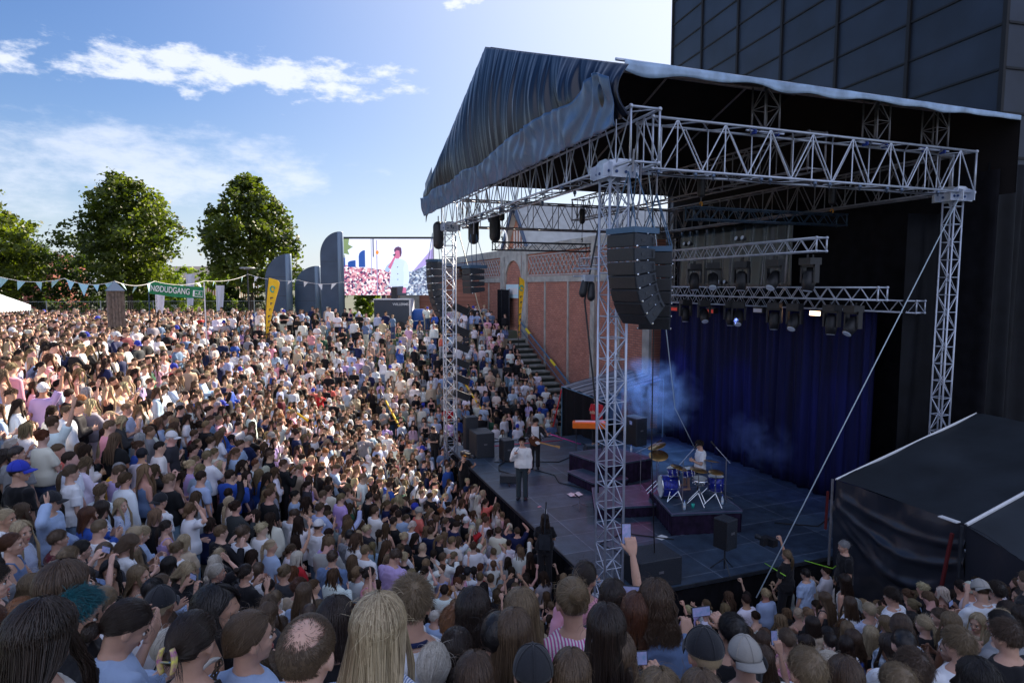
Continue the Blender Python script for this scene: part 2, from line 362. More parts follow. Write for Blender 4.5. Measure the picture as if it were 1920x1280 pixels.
# stair by the wall
stc = empty('staircase', (7.9, 17, PIT), label='dark steps climbing beside the brick wall from the pit to the arch', cat='staircase')
b = MB(); NS = 17
for i in range(NS):
    y = 17.0 + i * .68; z = PIT + .27 * (i + 1)
    b.box((0, y - 17 + .34, z - PIT - .06), (2.9, .72, .09)); 
b.build('treads', mat('step_top', (.23, .24, .22), .9, var=.35, vscale=3), stc)
b = MB()
for i in range(NS):
    y = 17.0 + i * .68; z = PIT + .27 * i
    b.box((0, y - 17 + .05, z - PIT + .09), (2.86, .04, .22))
b.build('risers', mat('step_riser', (.035, .045, .04), .9), stc)
hr = empty('wall_handrail', (9.2, 20, 0), label='sloping blue steel handrail with yellow stripes on the brick wall beside the steps', cat='handrail')
p, q = Vector((0, 8.4, 3.95)), Vector((0, .4, .75)); b = MB(); b.tube(p, q, .055, 8); b.tube(p - Vector((0, 0, .5)), q - Vector((0, 0, .5)), .03, 6)
b.build('rail', mat('blue_rail', (.10, .2, .3), .4, .4), hr)
for t in (.12, .62): b = MB(); b.tube(p.lerp(q, t), p.lerp(q, t + .09), .075, 8); b.build('stripe', M['ypaint'], hr)
# crowd handrails with yellow tops
for k, (a_, c_) in enumerate((((-6.2, 14.2), (-3.9, 11.6)), ((-1.3, 20.5), (-.9, 16.2)), ((3.0, 22), (3.2, 17.2)))):
    o = empty('terrace_handrail', (a_[0], a_[1], gz(*a_)), label=['blue handrail with a yellow stripe rising among the sunlit crowd', 'thin handrail with yellow stripe standing in the middle of the crowd', 'steel handrail among the shaded spectators beside the brick wall'][k], cat='handrail', group='handrails between the terraces')
    p = Vector((0, 0, 1.35)); q = Vector((c_[0] - a_[0], c_[1] - a_[1], gz(*c_) - gz(*a_) + 1.35))
    b = MB(); b.tube(p, q, .03); b.tube(p, p - Vector((0, 0, 1.3)), .03); b.tube(q, q - Vector((0, 0, 1.3)), .03); b.build('rail', M['alu_dark'], o)
    b = MB(); b.tube(p.lerp(q, .2) + Vector((0, 0, .02)), p.lerp(q, .8) + Vector((0, 0, .02)), .045); b.build('stripe', M['yellow'], o)

# barn-like hall with steep roof behind
hb = empty('gabled_hall', (18, 51, RIM), label='steep gabled hall with pale grey roof rising behind the brick building', cat='building')
b = MB(); b.prism([(-5.2, 0), (5.2, 0), (5.2, 5), (0, 11.2), (-5.2, 5)], .4, Matrix.Rotation(R(90), 3, 'Z'))
b.build('gable_wall', M['brick'], hb)
b = MB()
for s in (-1, 1):
    P = [Vector((-.8, s * 6.0, 4.0)), Vector((24, s * 6.0, 4.0)), Vector((24, 0, 11.6)), Vector((-.8, 0, 11.6))]
    b.add([p + Vector((0, 0, .0)) for p in P] + [p + Vector((0, 0, -.25)) for p in P], [(0, 1, 2, 3), (7, 6, 5, 4), (0, 3, 7, 4), (0, 4, 5, 1), (1, 5, 6, 2)])
b.build('roof', M['slate'], hb)
b = MB()
for s in (-1, 1): b.box((-.9, s * 3.0, 7.75), (.12, .55, 9.7), M=Matrix.Rotation(s * R(38.3), 3, 'X'))
b.build('barge_board', mat('dark_blue_board', (.03, .06, .14), .5), hb)
b = MB()
for s in (-1.2, -.4, .4, 1.2): b.box((-.3, s, 6.5), (.12, .14, 4.6))
b.build('mullion', M['white'], hb)
b = MB(); b.box((12, 0, 2.2), (24, 10, 4.4)); b.build('wall', M['brick'], hb)
ring = MB(); prev = None; P = [Vector((0, 1.1 * math.cos(t), 1.1 * math.sin(t))) for t in [2 * math.pi * i / 24 for i in range(25)]]; ring.path(P, .09, 6, False)
tag(ring.build('ring_sculpture', M['white'], loc=at(943, 455, 58)), 'white ring frame standing beside the gabled hall', 'ring')
for k, (px, py, Z, wd, h, nm) in enumerate(((790, 600, 54, 9, 3.6, 'low grey hall with a lean-to roof behind the video screen'),)):
    p = at(px, 0, Z); o = empty('low_hall', (p.x, p.y, RIM), -YAW, nm, 'building')
    b = MB(); b.box((1.5, 0, 1.8), (8, 5, 3.6)); b.build('wall', M['brick'], o)
    b = MB(); b.add([(-4.6, -3, 3.0), (0, -3, 4.9), (0, 3, 4.9), (-4.6, 3, 3.0), (-4.6, -3, 2.8), (0, -3, 4.7), (0, 3, 4.7), (-4.6, 3, 2.8)], [(0, 1, 2, 3), (4, 7, 6, 5), (0, 4, 5, 1)]); b.box((2.8, 0, 4.75), (5.6, 6, .25)); b.build('roof', mat('blue_grey_roof', (.2, .25, .33), .6), o)
    b = MB(); b.box((-.6, -2.55, 1.9), (1.6, .2, 3.4)); b.build('pier', M['concrete'], o)

# tall dark clad tower on the right
c0 = Vector((15.1, 2.7)); dr = Vector((.118, 1.02)).normalized(); nr = Vector((dr.y, -dr.x)); FL, HT = 21.2, 31.0
tb = empty('clad_tower', (c0.x, c0.y, PIT), math.atan2(dr.y, dr.x) - math.pi / 2, 'tall windowless tower clad in dark blue grey metal panels behind the stage', 'building')
b = MB(); b.box((14, FL / 2, HT / 2), (27.8, FL - .1, HT - .1)); b.build('core', M['black_steel'], tb)
PW, PH = 3.55, 1.34; b = MB()
sm_ = MB()
for j in range(int(HT / PH) + 1):
    for i in range(6):
        y0 = i * PW; y1 = min(FL, y0 + PW - .09); b.box((.05, (y0 + y1) / 2, j * PH + PH / 2), (.12 + .004 * ((i * 7 + j * 3) % 5), y1 - y0, PH - .07))
    for i in range(8): b.box((i * PW + PW / 2, -.02, j * PH + PH / 2), (PW - .09, .12, PH - .07))
    sm_.box((-.025, FL / 2, j * PH), (.07, FL, .07)); sm_.box((14, -.09, j * PH), (28, .07, .07))
b.build('cladding', M['panel'], tb)
for i in range(7): sm_.box((-.045, min(i * PW - .045, FL), HT / 2), (.11, .14, HT))
for i in range(1, 8): sm_.box((i * PW - .045, -.11, HT / 2), (.14, .11, HT))
sm_.build('seam', mat('dark_seam', (.004, .005, .008), .7), tb)
# ---------------------------------------------------------------- trusses
def truss(name, p, q, w_, h_, label, bay=1.0, rc=.025, rb=.013, m='alu', up=(0, 0, 1), verts=True, group=None, parent=None, ends=True, style='n', cat='truss'):
    p, q = Vector(p), Vector(q); d = q - p; Ln = d.length; t = d / Ln; up = Vector(up); s = t.cross(up).normalized(); up = s.cross(t).normalized()
    root = empty(name, p, 0, label, cat, group)
    if parent: root.parent = parent
    cs = [s * (i * w_ / 2) + up * (j * h_ / 2) for i, j in ((-1, -1), (1, -1), (1, 1), (-1, 1))]
    for c in cs:
        b = MB(); b.tube(c, c + d, rc, 8); b.build('chord', M[m], root, True)
    b = MB(); n = max(2, round(Ln / bay)); L_ = Ln / n
    for f in range(4):
        a_, c_ = cs[f], cs[(f + 1) % 4]
        for i in range(n):
            o0, o1, om = t * (i * L_), t * ((i + 1) * L_), t * ((i + .5) * L_)
            if style == 'n':
                b.tube(a_ + o0, c_ + om, rb, 5, cap=False); b.tube(c_ + om, a_ + o1, rb, 5, cap=False)
                if verts and f in (1, 3): b.tube(a_ + om, c_ + om, rb, 5, cap=False)
            else:
                if (i + f) % 2: b.tube(a_ + o0, c_ + o1, rb, 5, cap=False)
                else: b.tube(c_ + o0, a_ + o1, rb, 5, cap=False)
                b.tube(a_ + o0, c_ + o0, rb * .9, 5, cap=False)
    b.build('bracing', M[m], root, True)
    if ends:
        for e in (t * .01, d - t * .01):
            b = MB()
            for f in range(4):
                b.tube(cs[f] + e, cs[(f + 1) % 4] + e, rc * .9, 6)
                b.ball(cs[f] + e, rc * 1.7, 8, 5)
            b.build('end_frame', M[m], root, True)
    return root
ZB, ZT = 8.62, 9.58
zc = (ZB + ZT) / 2
truss('roof_truss', (.30, -.75, zc), (.30, 13.1, zc), .60, .96, 'long front roof truss above the stage edge under the hanging tarpaulin', 1.05, .027, .014)
truss('roof_truss', (.75, 0.0, zc), (9.75, 0.0, zc), .55, .96, 'bright side roof truss running from the near corner tower to the rear tower', 1.08, .027, .0155)
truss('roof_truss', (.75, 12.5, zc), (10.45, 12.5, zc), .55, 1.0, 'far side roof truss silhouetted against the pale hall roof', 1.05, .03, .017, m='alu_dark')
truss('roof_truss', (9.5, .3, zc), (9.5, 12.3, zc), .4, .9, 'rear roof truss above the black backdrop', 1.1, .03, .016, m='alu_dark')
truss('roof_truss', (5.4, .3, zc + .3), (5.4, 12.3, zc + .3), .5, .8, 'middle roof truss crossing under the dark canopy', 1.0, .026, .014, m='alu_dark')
# towers
def tower(x, y, z0, z1, w_, label, m='alu', sleeve=None):
    root = truss('support_tower', (x, y, z0), (x, y, z1), w_, w_, label, .42, .025 * (w_ / .4) ** .5, .0115, m, up=(0, 1, 0), style='x', group='corner towers holding up the stage roof', cat='tower')
    b = MB()
    if sleeve:
        for zz in sleeve:
            for s in (-1, 1):
                b.box((0, s * w_ / 2, zz - z0), (w_ + .13, .05, .09)); b.box((s * w_ / 2, 0, zz - z0), (.05, w_ + .13, .09))
        b.build('spacer_frame', M[m], root)
    b = MB()
    for s in (-1, 1):
        b.prism([(-.38, 0), (.38, 0), (.38, .22), (.12, .34), (-.12, .34), (-.38, .22)], .02, None, (0, s * (w_ / 2 + .05), z1 - z0 - .30))
        b.prism([(-.38, 0), (.38, 0), (.38, .22), (.12, .34), (-.12, .34), (-.38, .22)], .02, Matrix.Rotation(R(90), 3, 'Z'), (s * (w_ / 2 + .05), 0, z1 - z0 - .30))
    b.build('sleeve_plate', M[m], root)
    b = MB()
    for s in (-1, 1):
        for k in (-.26, -.1, .1, .26):
            b.tube((k, s * (w_ / 2 + .05) , z1 - z0 - .2), (k, s * (w_ / 2 + .075), z1 - z0 - .2), .03, 8); b.tube((s * (w_ / 2 + .05), k, z1 - z0 - .2), (s * (w_ / 2 + .075), k, z1 - z0 - .2), .03, 8)
    b.build('bolt', mat('blue_bolt', (.03, .07, .2), .4, .5), root)
    b = MB(); b.box((0, 0, -.02), (.9, .9, .05))
    for a in range(4):
        dx, dy = math.cos(a * math.pi / 2 + .78), math.sin(a * math.pi / 2 + .78); b.tube((0, 0, .02), (dx * 1.0, dy * 1.0, 0), .035)
    b.build('base', M[m], root)
    return root
tower(.10, 0.0, PIT, ZB + .1, .40, 'bright aluminium lattice tower standing at the near front corner of the stage', sleeve=(-.20, .08))
tower(.10, 12.4, PIT, ZB + .1, .40, 'lattice tower in front of the sunlit crowd at the far front corner of the stage')
tower(9.42, 0.0, -.2, ZB + .1, .29, 'slim lattice tower in front of the black side drapes at the rear of the stage')
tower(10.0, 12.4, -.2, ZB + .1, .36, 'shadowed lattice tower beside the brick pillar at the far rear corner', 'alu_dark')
# ---------------------------------------------------------------- roof canopy
EY0, EY1, RY, EZ, RZ = -.7, 13.15, 6.2, 10.30, 12.90
rf = empty('stage_canopy', (0, RY, ZT), label='black gabled tarpaulin canopy over the whole stage', cat='canopy')
b = MB()
def slope(y0, z0, y1, z1, xa, xb, m):
    b = MB()
    def f(u, v):
        x = xa + (xb - xa) * u; y = y0 + (y1 - y0) * v; z = z0 + (z1 - z0) * v - ZT
        sag = .05 * abs(math.sin(u * math.pi * 5)) * math.sin(math.pi * v)
        return (x, y - RY, z - sag)
    b.grid(f, 40, 10); return b
for nm, a_ in (('near_slope', (EY0, EZ, RY, RZ)), ('far_slope', (EY1, EZ, RY, RZ))):
    o = slope(*a_, -.30, 10.55, M['tarp']).build('cover', M['roof_under'], rf, True)
    md = o.modifiers.new('thick', 'SOLIDIFY'); md.thickness = .02
b = MB()
def hem(u, v):
    x = -.15 + 10.6 * u; wv = (.5 + .5 * math.sin(u * 31) * math.sin(u * 13 + 1)) * (1.15 - u)
    return (x, EY0 - .05 + .02 * math.sin(u * 60) - RY, EZ + .06 - v * (.10 + .15 * wv) - ZT)
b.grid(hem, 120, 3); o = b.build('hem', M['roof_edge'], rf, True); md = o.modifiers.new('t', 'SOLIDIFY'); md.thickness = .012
b = MB(); b.tube((-.3, EY0 - RY, EZ + .06 - ZT), (10.5, EY0 - RY, EZ + .06 - ZT), .03, 6); b.build('eave_tube', M['alu'], rf)
b = MB(); b.add([(10.5, EY0 - RY, 8.6 - ZT), (10.5, EY1 - RY, 8.6 - ZT), (10.5, EY1 - RY, EZ - ZT), (10.5, 0, RZ - .03 - ZT), (10.5, EY0 - RY, EZ - ZT), (10.55, EY0 - RY, 8.6 - ZT), (10.55, EY1 - RY, 8.6 - ZT), (10.55, EY1 - RY, EZ - ZT), (10.55, 0, RZ - .03 - ZT), (10.55, EY0 - RY, EZ - ZT)], [(0, 1, 2, 3, 4), (9, 8, 7, 6, 5)]); b.build('rear_sheet', M['roof_under'], rf)
# hanging folded tarpaulin over the front gable
def gable(u, v):
    y = EY0 - .7 + (EY1 - EY0 + .8) * u
    top = RZ - abs(y - RY) * (RZ - EZ) / (RY - EY0) if y < RY else RZ - (y - RY) * (RZ - EZ) / (EY1 - RY)
    bot = 9.34 + .12 * math.sin(y * 1.4)
    z = top + (bot - top) * v
    ys = y + .28 * v * math.sin(y * .9 + 1) ; n1 = mnoise.noise(Vector((ys * .9, 3.1, v * .35))); n2 = mnoise.noise(Vector((ys * 2.2, 7.7, v * .6)))
    env = (.10 + .90 * min(1, v * 2.2)) * (.72 + .28 * n1) * min(1, .12 + (1 - u) * 9) * min(1, (1 - u) * 14 + .15)
    fold = .050 * math.sin(ys * 9.5 + 4 * n1) + .034 * math.sin(ys * 21 + 5 * n2) + .010 * math.sin(ys * 47 + 6 * n1) + .06 * n2
    big = (.17 * math.exp(-((y - 1.5 + .5 * v) / .40) ** 2) - .15 * math.exp(-((y - .7 + .3 * v) / .36) ** 2) + .12 * math.exp(-((y - .1) / .3) ** 2)) * min(1, v * 1.6) * min(1, (1.05 - v) * 3)
    bow = -.22 * math.sin(math.pi * v)
    return (-.46 + fold * env + big + bow, y - RY, z - ZT + .012 * math.sin(y * 23) * v)
b = MB(); b.grid(gable, 620, 44)
o = b.build('gable_sheet', M['tarp'], rf, True); o.modifiers.new('t', 'SOLIDIFY').thickness = .01
def skirt(u, v):
    y = EY0 - .62 + (EY1 - EY0 + .72) * u
    top = 9.70 + .38 * math.exp(-((y + .75) / .6) ** 2) + .22 * math.exp(-((y - 2.4) / 1.6) ** 2) + .05 * math.sin(y * 1.9); z = top + (9.04 - top) * v
    n = mnoise.noise(Vector((y * 1.2, z * 1.3, 5))); n2 = mnoise.noise(Vector((y * 3.2 + n * 2, z * 2.3, 9)))
    return (-.80 + .16 * v + .05 * n + .05 * n2 + .02 * math.sin(y * 13 + z * 9 + 5 * n), y - RY, z - ZT)
b = MB(); b.grid(skirt, 420, 16); o = b.build('lower_sheet', mat('tarp_skirt', (.045, .10, .21), .34, spec=.7, var=.3, vscale=2, bump=.35, bscale=10), rf, True); o.modifiers.new('t', 'SOLIDIFY').thickness = .01
def flap(u, v):
    y = EY1 + .02 - 1.1 * u; z = EZ + .42 * u - v * (1.45 - .25 * u) - .05
    return (-.60 + .012 * math.sin(u * 14 + v) * v, y - RY, z - ZT)
b = MB(); b.grid(flap, 30, 8); b.build('corner_flap', M['tarp'], rf, True).modifiers.new('t', 'SOLIDIFY').thickness = .01
M['bstrap'] = mat('blue_strap', (.02, .06, .35), .6)
# clamps under the trusses, cable looms along them
M['clampblue'] = mat('clamp_steel', (.10, .14, .22), .3, .7)
for (nm, root_, fixed, lo_, hi_, n_, ax_) in (('side', 'roof_truss.001', -.27, .9, 9.0, 11, 'x'), ('front', 'roof_truss', .0, 1.0, 13.0, 12, 'y')):
    rt = bpy.data.objects[root_]
    for i in range(n_):
        t = lo_ + (hi_ - lo_) * (i + .35 * math.sin(i * 2.7)) / n_; p = Vector((t - .75, fixed, -.48 - .06)) if ax_ == 'x' else Vector((-.30 if i % 2 else .30, t + .75, -.54))
        b = MB(); b.ball(p, (.045, .045, .055), 8, 6); b.tube(p, p - Vector((0, 0, .09)), .018, 6); b.build('clamp', M['clampblue'], rt, True)
    for k in range(2):
        P = []
        for i in range(60):
            s_ = i / 59 * (hi_ - .4); sag = -.46 + .05 * k - .05 * abs(math.sin(s_ * 1.45 + k)); off = (.10 - .16 * k) + .02 * math.sin(s_ * 3)
            P.append(Vector((s_, off, sag)) if ax_ == 'x' else Vector((off, s_ + .3, sag)))
        b = MB(); b.path(P, .016, 5); b.build('cable_loom', M['black'], rt, True)
# little lattice legs standing on the side truss, with blue straps
for (px, lab) in ((1418, 'short lattice prop on the side truss nearest the tarpaulin'), (1620, 'short lattice prop on the middle of the side truss'), (1728, 'dim short lattice prop near the rear end of the side truss')):
    u = (px - 960) / FPX; Z = (0.2 + 10.8) / (math.cos(YAW) - math.sin(YAW) * u); p = at(px, 0, Z)
    for yy in (0,):
        r_ = truss('roof_prop', (p.x, .1, ZT + .04), (p.x, .1, ZT + .98), .38, .38, lab, .42, .02, .012, 'alu_dark', up=(0, 1, 0), group='props between side truss and canopy', style='x', ends=False, cat='prop')
        b = MB(); b.tube((-.5, 0, 0), (.5, 0, 0), .022); b.build('foot_bar', M['alu'], r_)
        for s in (-.3, .3): b = MB(); b.box((s, 0, 0), (.04, .14, .14)); b.build('strap', M['bstrap'], r_)
b = MB()
for x in (2.2, 5.4, 8.4): b.tube((x, EY0 + .3 - RY, EZ + .05 - ZT), (x, 0, RZ - .15 - ZT), .035, 6); b.tube((x, EY1 - .3 - RY, EZ + .05 - ZT), (x, 0, RZ - .15 - ZT), .035, 6)
b.build('rafter', M['alu_dark'], rf)
b = MB(); b.tube((.1, 0, RZ - .15 - ZT), (10.4, 0, RZ - .15 - ZT), .05, 6); b.build('ridge_tube', M['alu_dark'], rf)
# ---------------------------------------------------------------- deck, back and side cloths
st = empty('stage_platform', (5, 6.4, PIT), label='wide dark stage deck with black cloth fronting', cat='stage')
b = MB(); b.box((-.02, .25, -PIT - .05), (9.54, 13.1, .1)); b.build('deck', M['deck'], st)
b = MB()
def fr(u, v): y = -6.3 + 13.1 * u; return (-4.75 + .015 * math.sin(u * 260), y, v * (-PIT - .1))
b.grid(fr, 200, 2)
def fr2(u, v): x = -4.75 + 9.5 * u; return (x, -6.3 + .015 * math.sin(u * 200), v * (-PIT - .1))
b.grid(fr2, 160, 2); b.build('front_cloth', M['cloth_black'], st, True)
b = MB(); b.box((-4.80, .25, -PIT - .03), (.03, 13.1, .07)); b.box((.1, -6.33, -PIT - .03), (9.3, .03, .07)); b.build('edge_trim', M['black_steel'], st)
b = MB(); b.box((4.9, .5, -PIT / 2 - .2), (.3, 12, 1.2)); b.build('support', M['black_steel'], st)
def drape(name, m, p, q, z0, z1, label, cat, fold=.12, freq=7.0, nu=200, seed=0):
    p, q = Vector((*p, 0)), Vector((*q, 0)); d = (q - p); t = d.normalized(); nrm = Vector((-t.y, t.x, 0)); Ln = d.length
    b = MB()
    def f(u, v):
        s = u * Ln; n = mnoise.noise(Vector((s * 1.3, v * .6, seed)))
        k = fold * math.sin(s * freq + 3 * n) * (.35 + .65 * (1 - v)) + fold * .5 * math.sin(s * freq * 2.3 + v + 2 * n)
        pt = p.lerp(q, u) - p + nrm * k; return (pt.x, pt.y, v * (z1 - z0))
    b.grid(f, nu, 10); root = empty(name, (p.x, p.y, z0), 0, label, cat)
    o = b.build('cloth', m, root, True); o.modifiers.new('t', 'SOLIDIFY').thickness = .01
    return root
cu = drape('stage_curtain', M['curtain'], (9.45, 1.9), (9.45, 12.3), .02, 5.70, 'tall pleated blue stage curtain hanging behind the drums', 'curtain', .09, 8, 420)
drape('backdrop', M['cloth_black'], (10.45, -.4), (10.45, 12.8), -.1, 9.2, 'black backdrop sheet closing the rear of the stage', 'backdrop', .06, 3)
M['side'] = mat('side_drape_cloth', (.005, .006, .009), .7, spec=.2, var=.4, vscale=2, bump=.4, bscale=5)
drape('side_drape', M['side'], (10.3, .55), (8.9, .75), -.1, 8.2, 'black drape hanging behind the slim rear tower', 'drape', .07, 5, 60, 2)
drape('side_drape', M['side'], (10.45, -.2), (12.4, -.2), -1.6, 9.4, 'black plastic sheet hanging outside the rear tower against the cladding', 'drape', .12, 6, 80, 4)
drape('upper_drape', mat('shiny_black_sheet', (.02, .028, .036), .25, spec=.7, bump=.5, bscale=3), (9.9, 5.5), (9.9, 11.8), 6.2, 8.6, 'shiny crumpled black sheet behind the upper lighting truss', 'sheet', .1, 5, 120, 9)
# ---------------------------------------------------------------- lighting trusses
truss('lighting_truss', (9.15, .45, 5.86), (9.15, 12.4, 5.86), .3, .3, 'rearmost lighting truss just above the blue curtain', .5, .02, .010, verts=False)
truss('lighting_truss', (7.45, .15, 6.2), (7.45, 12.0, 6.2), .3, .3, 'middle lighting truss carrying a row of moving lights', .5, .022, .011, verts=False)
truss('lighting_truss', (5.5, .15, 7.32), (5.5, 12.0, 7.32), .3, .3, 'upper lighting truss nearest the line array with three round fixtures', .5, .022, .011, verts=False)
truss('lighting_truss', (4.0, 3.0, 8.25), (9.2, 3.0, 8.25), .35, .30, 'blue black truss hung on yellow hooks below the roof', .5, .02, .010, 'blue_steel', verts=False)
truss('lighting_truss', (.85, 9.4, 7.72), (4.4, 9.4, 7.72), .3, .26, 'black truss hanging in front of the gabled hall', .5, .02, .010, 'black_steel', verts=False)
def chain(name, x, y, z0, z1, label, hookm=None):
    root = empty(name, (x, y, z0), 0, label, 'hoist')
    b = MB()
    n = int((z1 - z0 - .2) / .05)
    for i in range(n):
        zz = .2 + i * .05; b.box((0, 0, zz), (.026, .008, .045), rz=(i % 2) * math.pi / 2)
    b.build('chain', M['alu_dark'], root)
    b = MB(); P = [(0, .05 * math.cos(t), .14 + .06 * math.sin(t)) for t in [i * .5 for i in range(11)]]; b.path(P, .016, 6); b.build('hook', M[hookm or 'black_steel'], root, True)
    b = MB(); b.capsule((0, 0, z1 - z0 - .45), (0, 0, z1 - z0 - .1), .10, .10, 10); b.build('motor', M['black'], root, True)
M['hook'] = mat('yellow_hook', (.8, .35, .01), .4)
chain('chain_hoist', 4.35, 3.0, 8.35, 9.2, 'chain hoist with yellow hook on the left end of the blue black truss', 'hook')
chain('chain_hoist', 8.8, 3.0, 8.35, 9.2, 'chain hoist with yellow hook on the right end of the blue black truss', 'hook')
chain('chain_hoist', 1.15, 9.4, 7.85, 9.1, 'chain hoist on the left end of the black truss before the hall')
chain('chain_hoist', 4.15, 9.4, 7.85, 9.1, 'chain hoist on the right end of the black truss before the hall')
for k, (px, py) in enumerate(((822, 440), (888, 430), (928, 425))):
    Z = 24.0 - k * .6; p = at(px, py, Z)
    o = empty('hoist_motor', p, 0, ['black hoist motor beside the head of the far corner tower', 'black hoist motor under the far side truss above the hanging loudspeakers', 'slim black hoist motor hanging left of the hall gable'][k], 'motor')
    b = MB(); b.capsule((0, 0, -.35), (0, 0, .3), .2, .2, 12); b.build('housing', M['black'], o, True)
    b = MB(); b.tube((0, 0, .3), (0, 0, 9.0 - p.z), .02); b.build('hanger', M['black_steel'], o)
# moving lights
def moving_light(x, y, z, label, tilt=25, pan=0, warm=False):
    root = empty('moving_light', (x, y, z), R(pan), label, 'stage light', 'moving lights hung on the trusses')
    b = MB(); b.box((0, 0, -.10), (.34, .34, .16)); b.tube((-.08, 0, -.02), (-.08, 0, .06), .02); b.tube((.08, 0, -.02), (.08, 0, .06), .02); b.build('base', M['black'], root)
    b = MB()
    for s in (-1, 1): b.box((0, s * .19, -.38), (.14, .05, .42))
    b.box((0, 0, -.20), (.14, .42, .06)); b.build('yoke', M['black'], root)
    Mx = Matrix.Rotation(R(tilt), 3, 'Y')
    b = MB(); P = [Vector((0, 0, .20)), Vector((0, 0, .12)), Vector((0, 0, -.10)), Vector((0, 0, -.30))]
    b.path([Mx @ p + Vector((0, 0, -.48)) for p in P], [.07, .14, .15, .12], 14); h = b.build('head', M['black'], root, True)
    b = MB(); b.path([Mx @ Vector((0, 0, -.301)) + Vector((0, 0, -.48)), Mx @ Vector((0, 0, -.315)) + Vector((0, 0, -.48))], [.11, .10], 14)
    b.build('lens', M['lamp_warm'] if warm else M['rim'], h)
    return root
M['lamp_warm'] = mat('lit_lens', (1.0, .62, .40), .4, emit=3.0)
M['lamp_red'] = mat('dim_red_lens', (.5, .03, .02), .4, emit=.12)
names = ['second from the right', 'third from the right', 'fourth from the right', 'fifth from the right', 'sixth from the right']
def y_on(px, x):
    u = (px - 960) / FPX; Z = (x - CAM.x) / (math.cos(YAW) * u + math.sin(YAW)); return CAM.y + Z * (math.cos(YAW) - math.sin(YAW) * u)
for i, px in enumerate((1515, 1450, 1388, 1335, 1300)):
    moving_light(5.5, y_on(px, 5.5), 7.05, ['dark moving light at the right end of the upper lighting truss', 'downward drooping moving light second from the right on the upper truss', 'moving light third from the right on the upper truss', 'small moving light fourth from the right on the upper truss', 'moving light behind the diagonal cable on the upper truss'][i], (10, 40, 5, 40, 8)[i], i * 17)
for i, px in enumerate((1600, 1560, 1490, 1452, 1385, 1370, 1320, 1285)):
    moving_light(7.45, y_on(px, 7.45), 5.92, ['moving light at the right end of the middle truss', 'moving light just left of the right end of the middle truss', 'angled moving light in the middle of the blue curtain top', 'round moving light left of the angled one on the middle truss', 'angled moving light left of centre on the middle truss', 'small round moving light left of centre on the middle truss', 'angled moving light behind the diagonal cable on the middle truss', 'leftmost small moving light on the middle truss'][i], (38, 5, 38, 3, 38, 5, 38, 5)[i], i * 11)
def wash(x, y, z, label, lens):
    o = empty('wash_light', (x, y, z), 0, label, 'stage light'); b = MB(); b.box((0, 0, -.12), (.2, .45, .2)); b.tube((0, 0, 0), (0, 0, .06), .02); b.build('housing', M['black'], o)
    b = MB(); b.box((-.105, 0, -.14), (.015, .38, .12)); b.build('lens', M[lens], o)
wash(8.95, y_on(1533, 8.95), 5.72, 'flat wash light glowing pinkish white above the curtain', 'lamp_warm')
wash(8.95, y_on(1425, 8.95), 5.72, 'flat pale wash light left of the glowing one above the curtain', 'rim')
wash(8.95, y_on(1268, 8.95), 5.60, 'dim red wash light at the left end above the curtain', 'lamp_red')
wash(8.95, y_on(1335, 8.95), 5.60, 'dim red wash light behind the diagonal cable', 'lamp_red')
for k, (px, x, z) in enumerate(((1290, 5.5, 7.60), (1388, 5.5, 7.60), (1357, 7.45, 6.48))):
    o = empty('clamp_spot', (x, y_on(px, x), z), 0, ['pair of small round spots on top of the upper truss near the cable', 'pair of small round spots on top of the upper truss near its middle', 'pair of small round spots on top of the middle truss'][k], 'stage light')
    b = MB()
    for s in (-.12, .12): b.path([(0, s, 0), (-.12, s, .04)], [.045, .07], 10)
    b.tube((0, 0, -.12), (0, 0, 0), .02); b.build('housing', M['black'], o)
    b = MB()
    for s in (-.12, .12): b.path([(-.121, s, .04), (-.13, s, .043)], [.06, .05], 10)
    b.build('lens', M['rim'], o)
# twin spots on the near tower, side lights on the far tower
o = empty('tower_spot', (-.32, .25, 6.40), 0, 'black twin spotlight clamped left of the near tower', 'stage light'); o.scale = (.62, .62, .72)
b = MB(); b.tube((-.5, 0, .45), (.45, 0, .45), .025); b.tube((-.5, 0, .25), (.45, 0, .25), .02); b.box((0, 0, .2), (.3, .3, .18)); b.build('bracket', M['alu'], o)
b = MB(); b.capsule((-.1, 0, .05), (-.16, 0, -.2), .11, .13); b.capsule((.14, 0, 0), (.08, -.1, -.3), .11, .13); b.build('head', M['black'], o, True)
for i in range(6):
    o = empty('side_light', (.52, 12.3, 5.3 - i * .62 + (.2 if i == 0 else 0)), R(0), ['topmost', 'second from top', 'third from top', 'fourth from top', 'amber tinted fifth', 'lowest'][i] + ' black side light clamped to the far tower', 'stage light', 'side lights on the far tower')
    b = MB(); Mx = Matrix.Rotation(R(24), 3, 'Y'); b.box((0, 0, 0), (.62, .22, .26), M=Mx); b.tube((-.3, 0, .1), (-.2, 0, 0), .03); b.box(Mx @ Vector((.36, 0, .16)), (.16, .24, .02), M=Mx); b.build('housing', M['black'], o)
    b = MB(); b.box(Mx @ Vector((.315, 0, 0)), (.012, .18, .2), M=Mx); b.build('lens', M['hook'] if i == 4 else M['rim'], o)
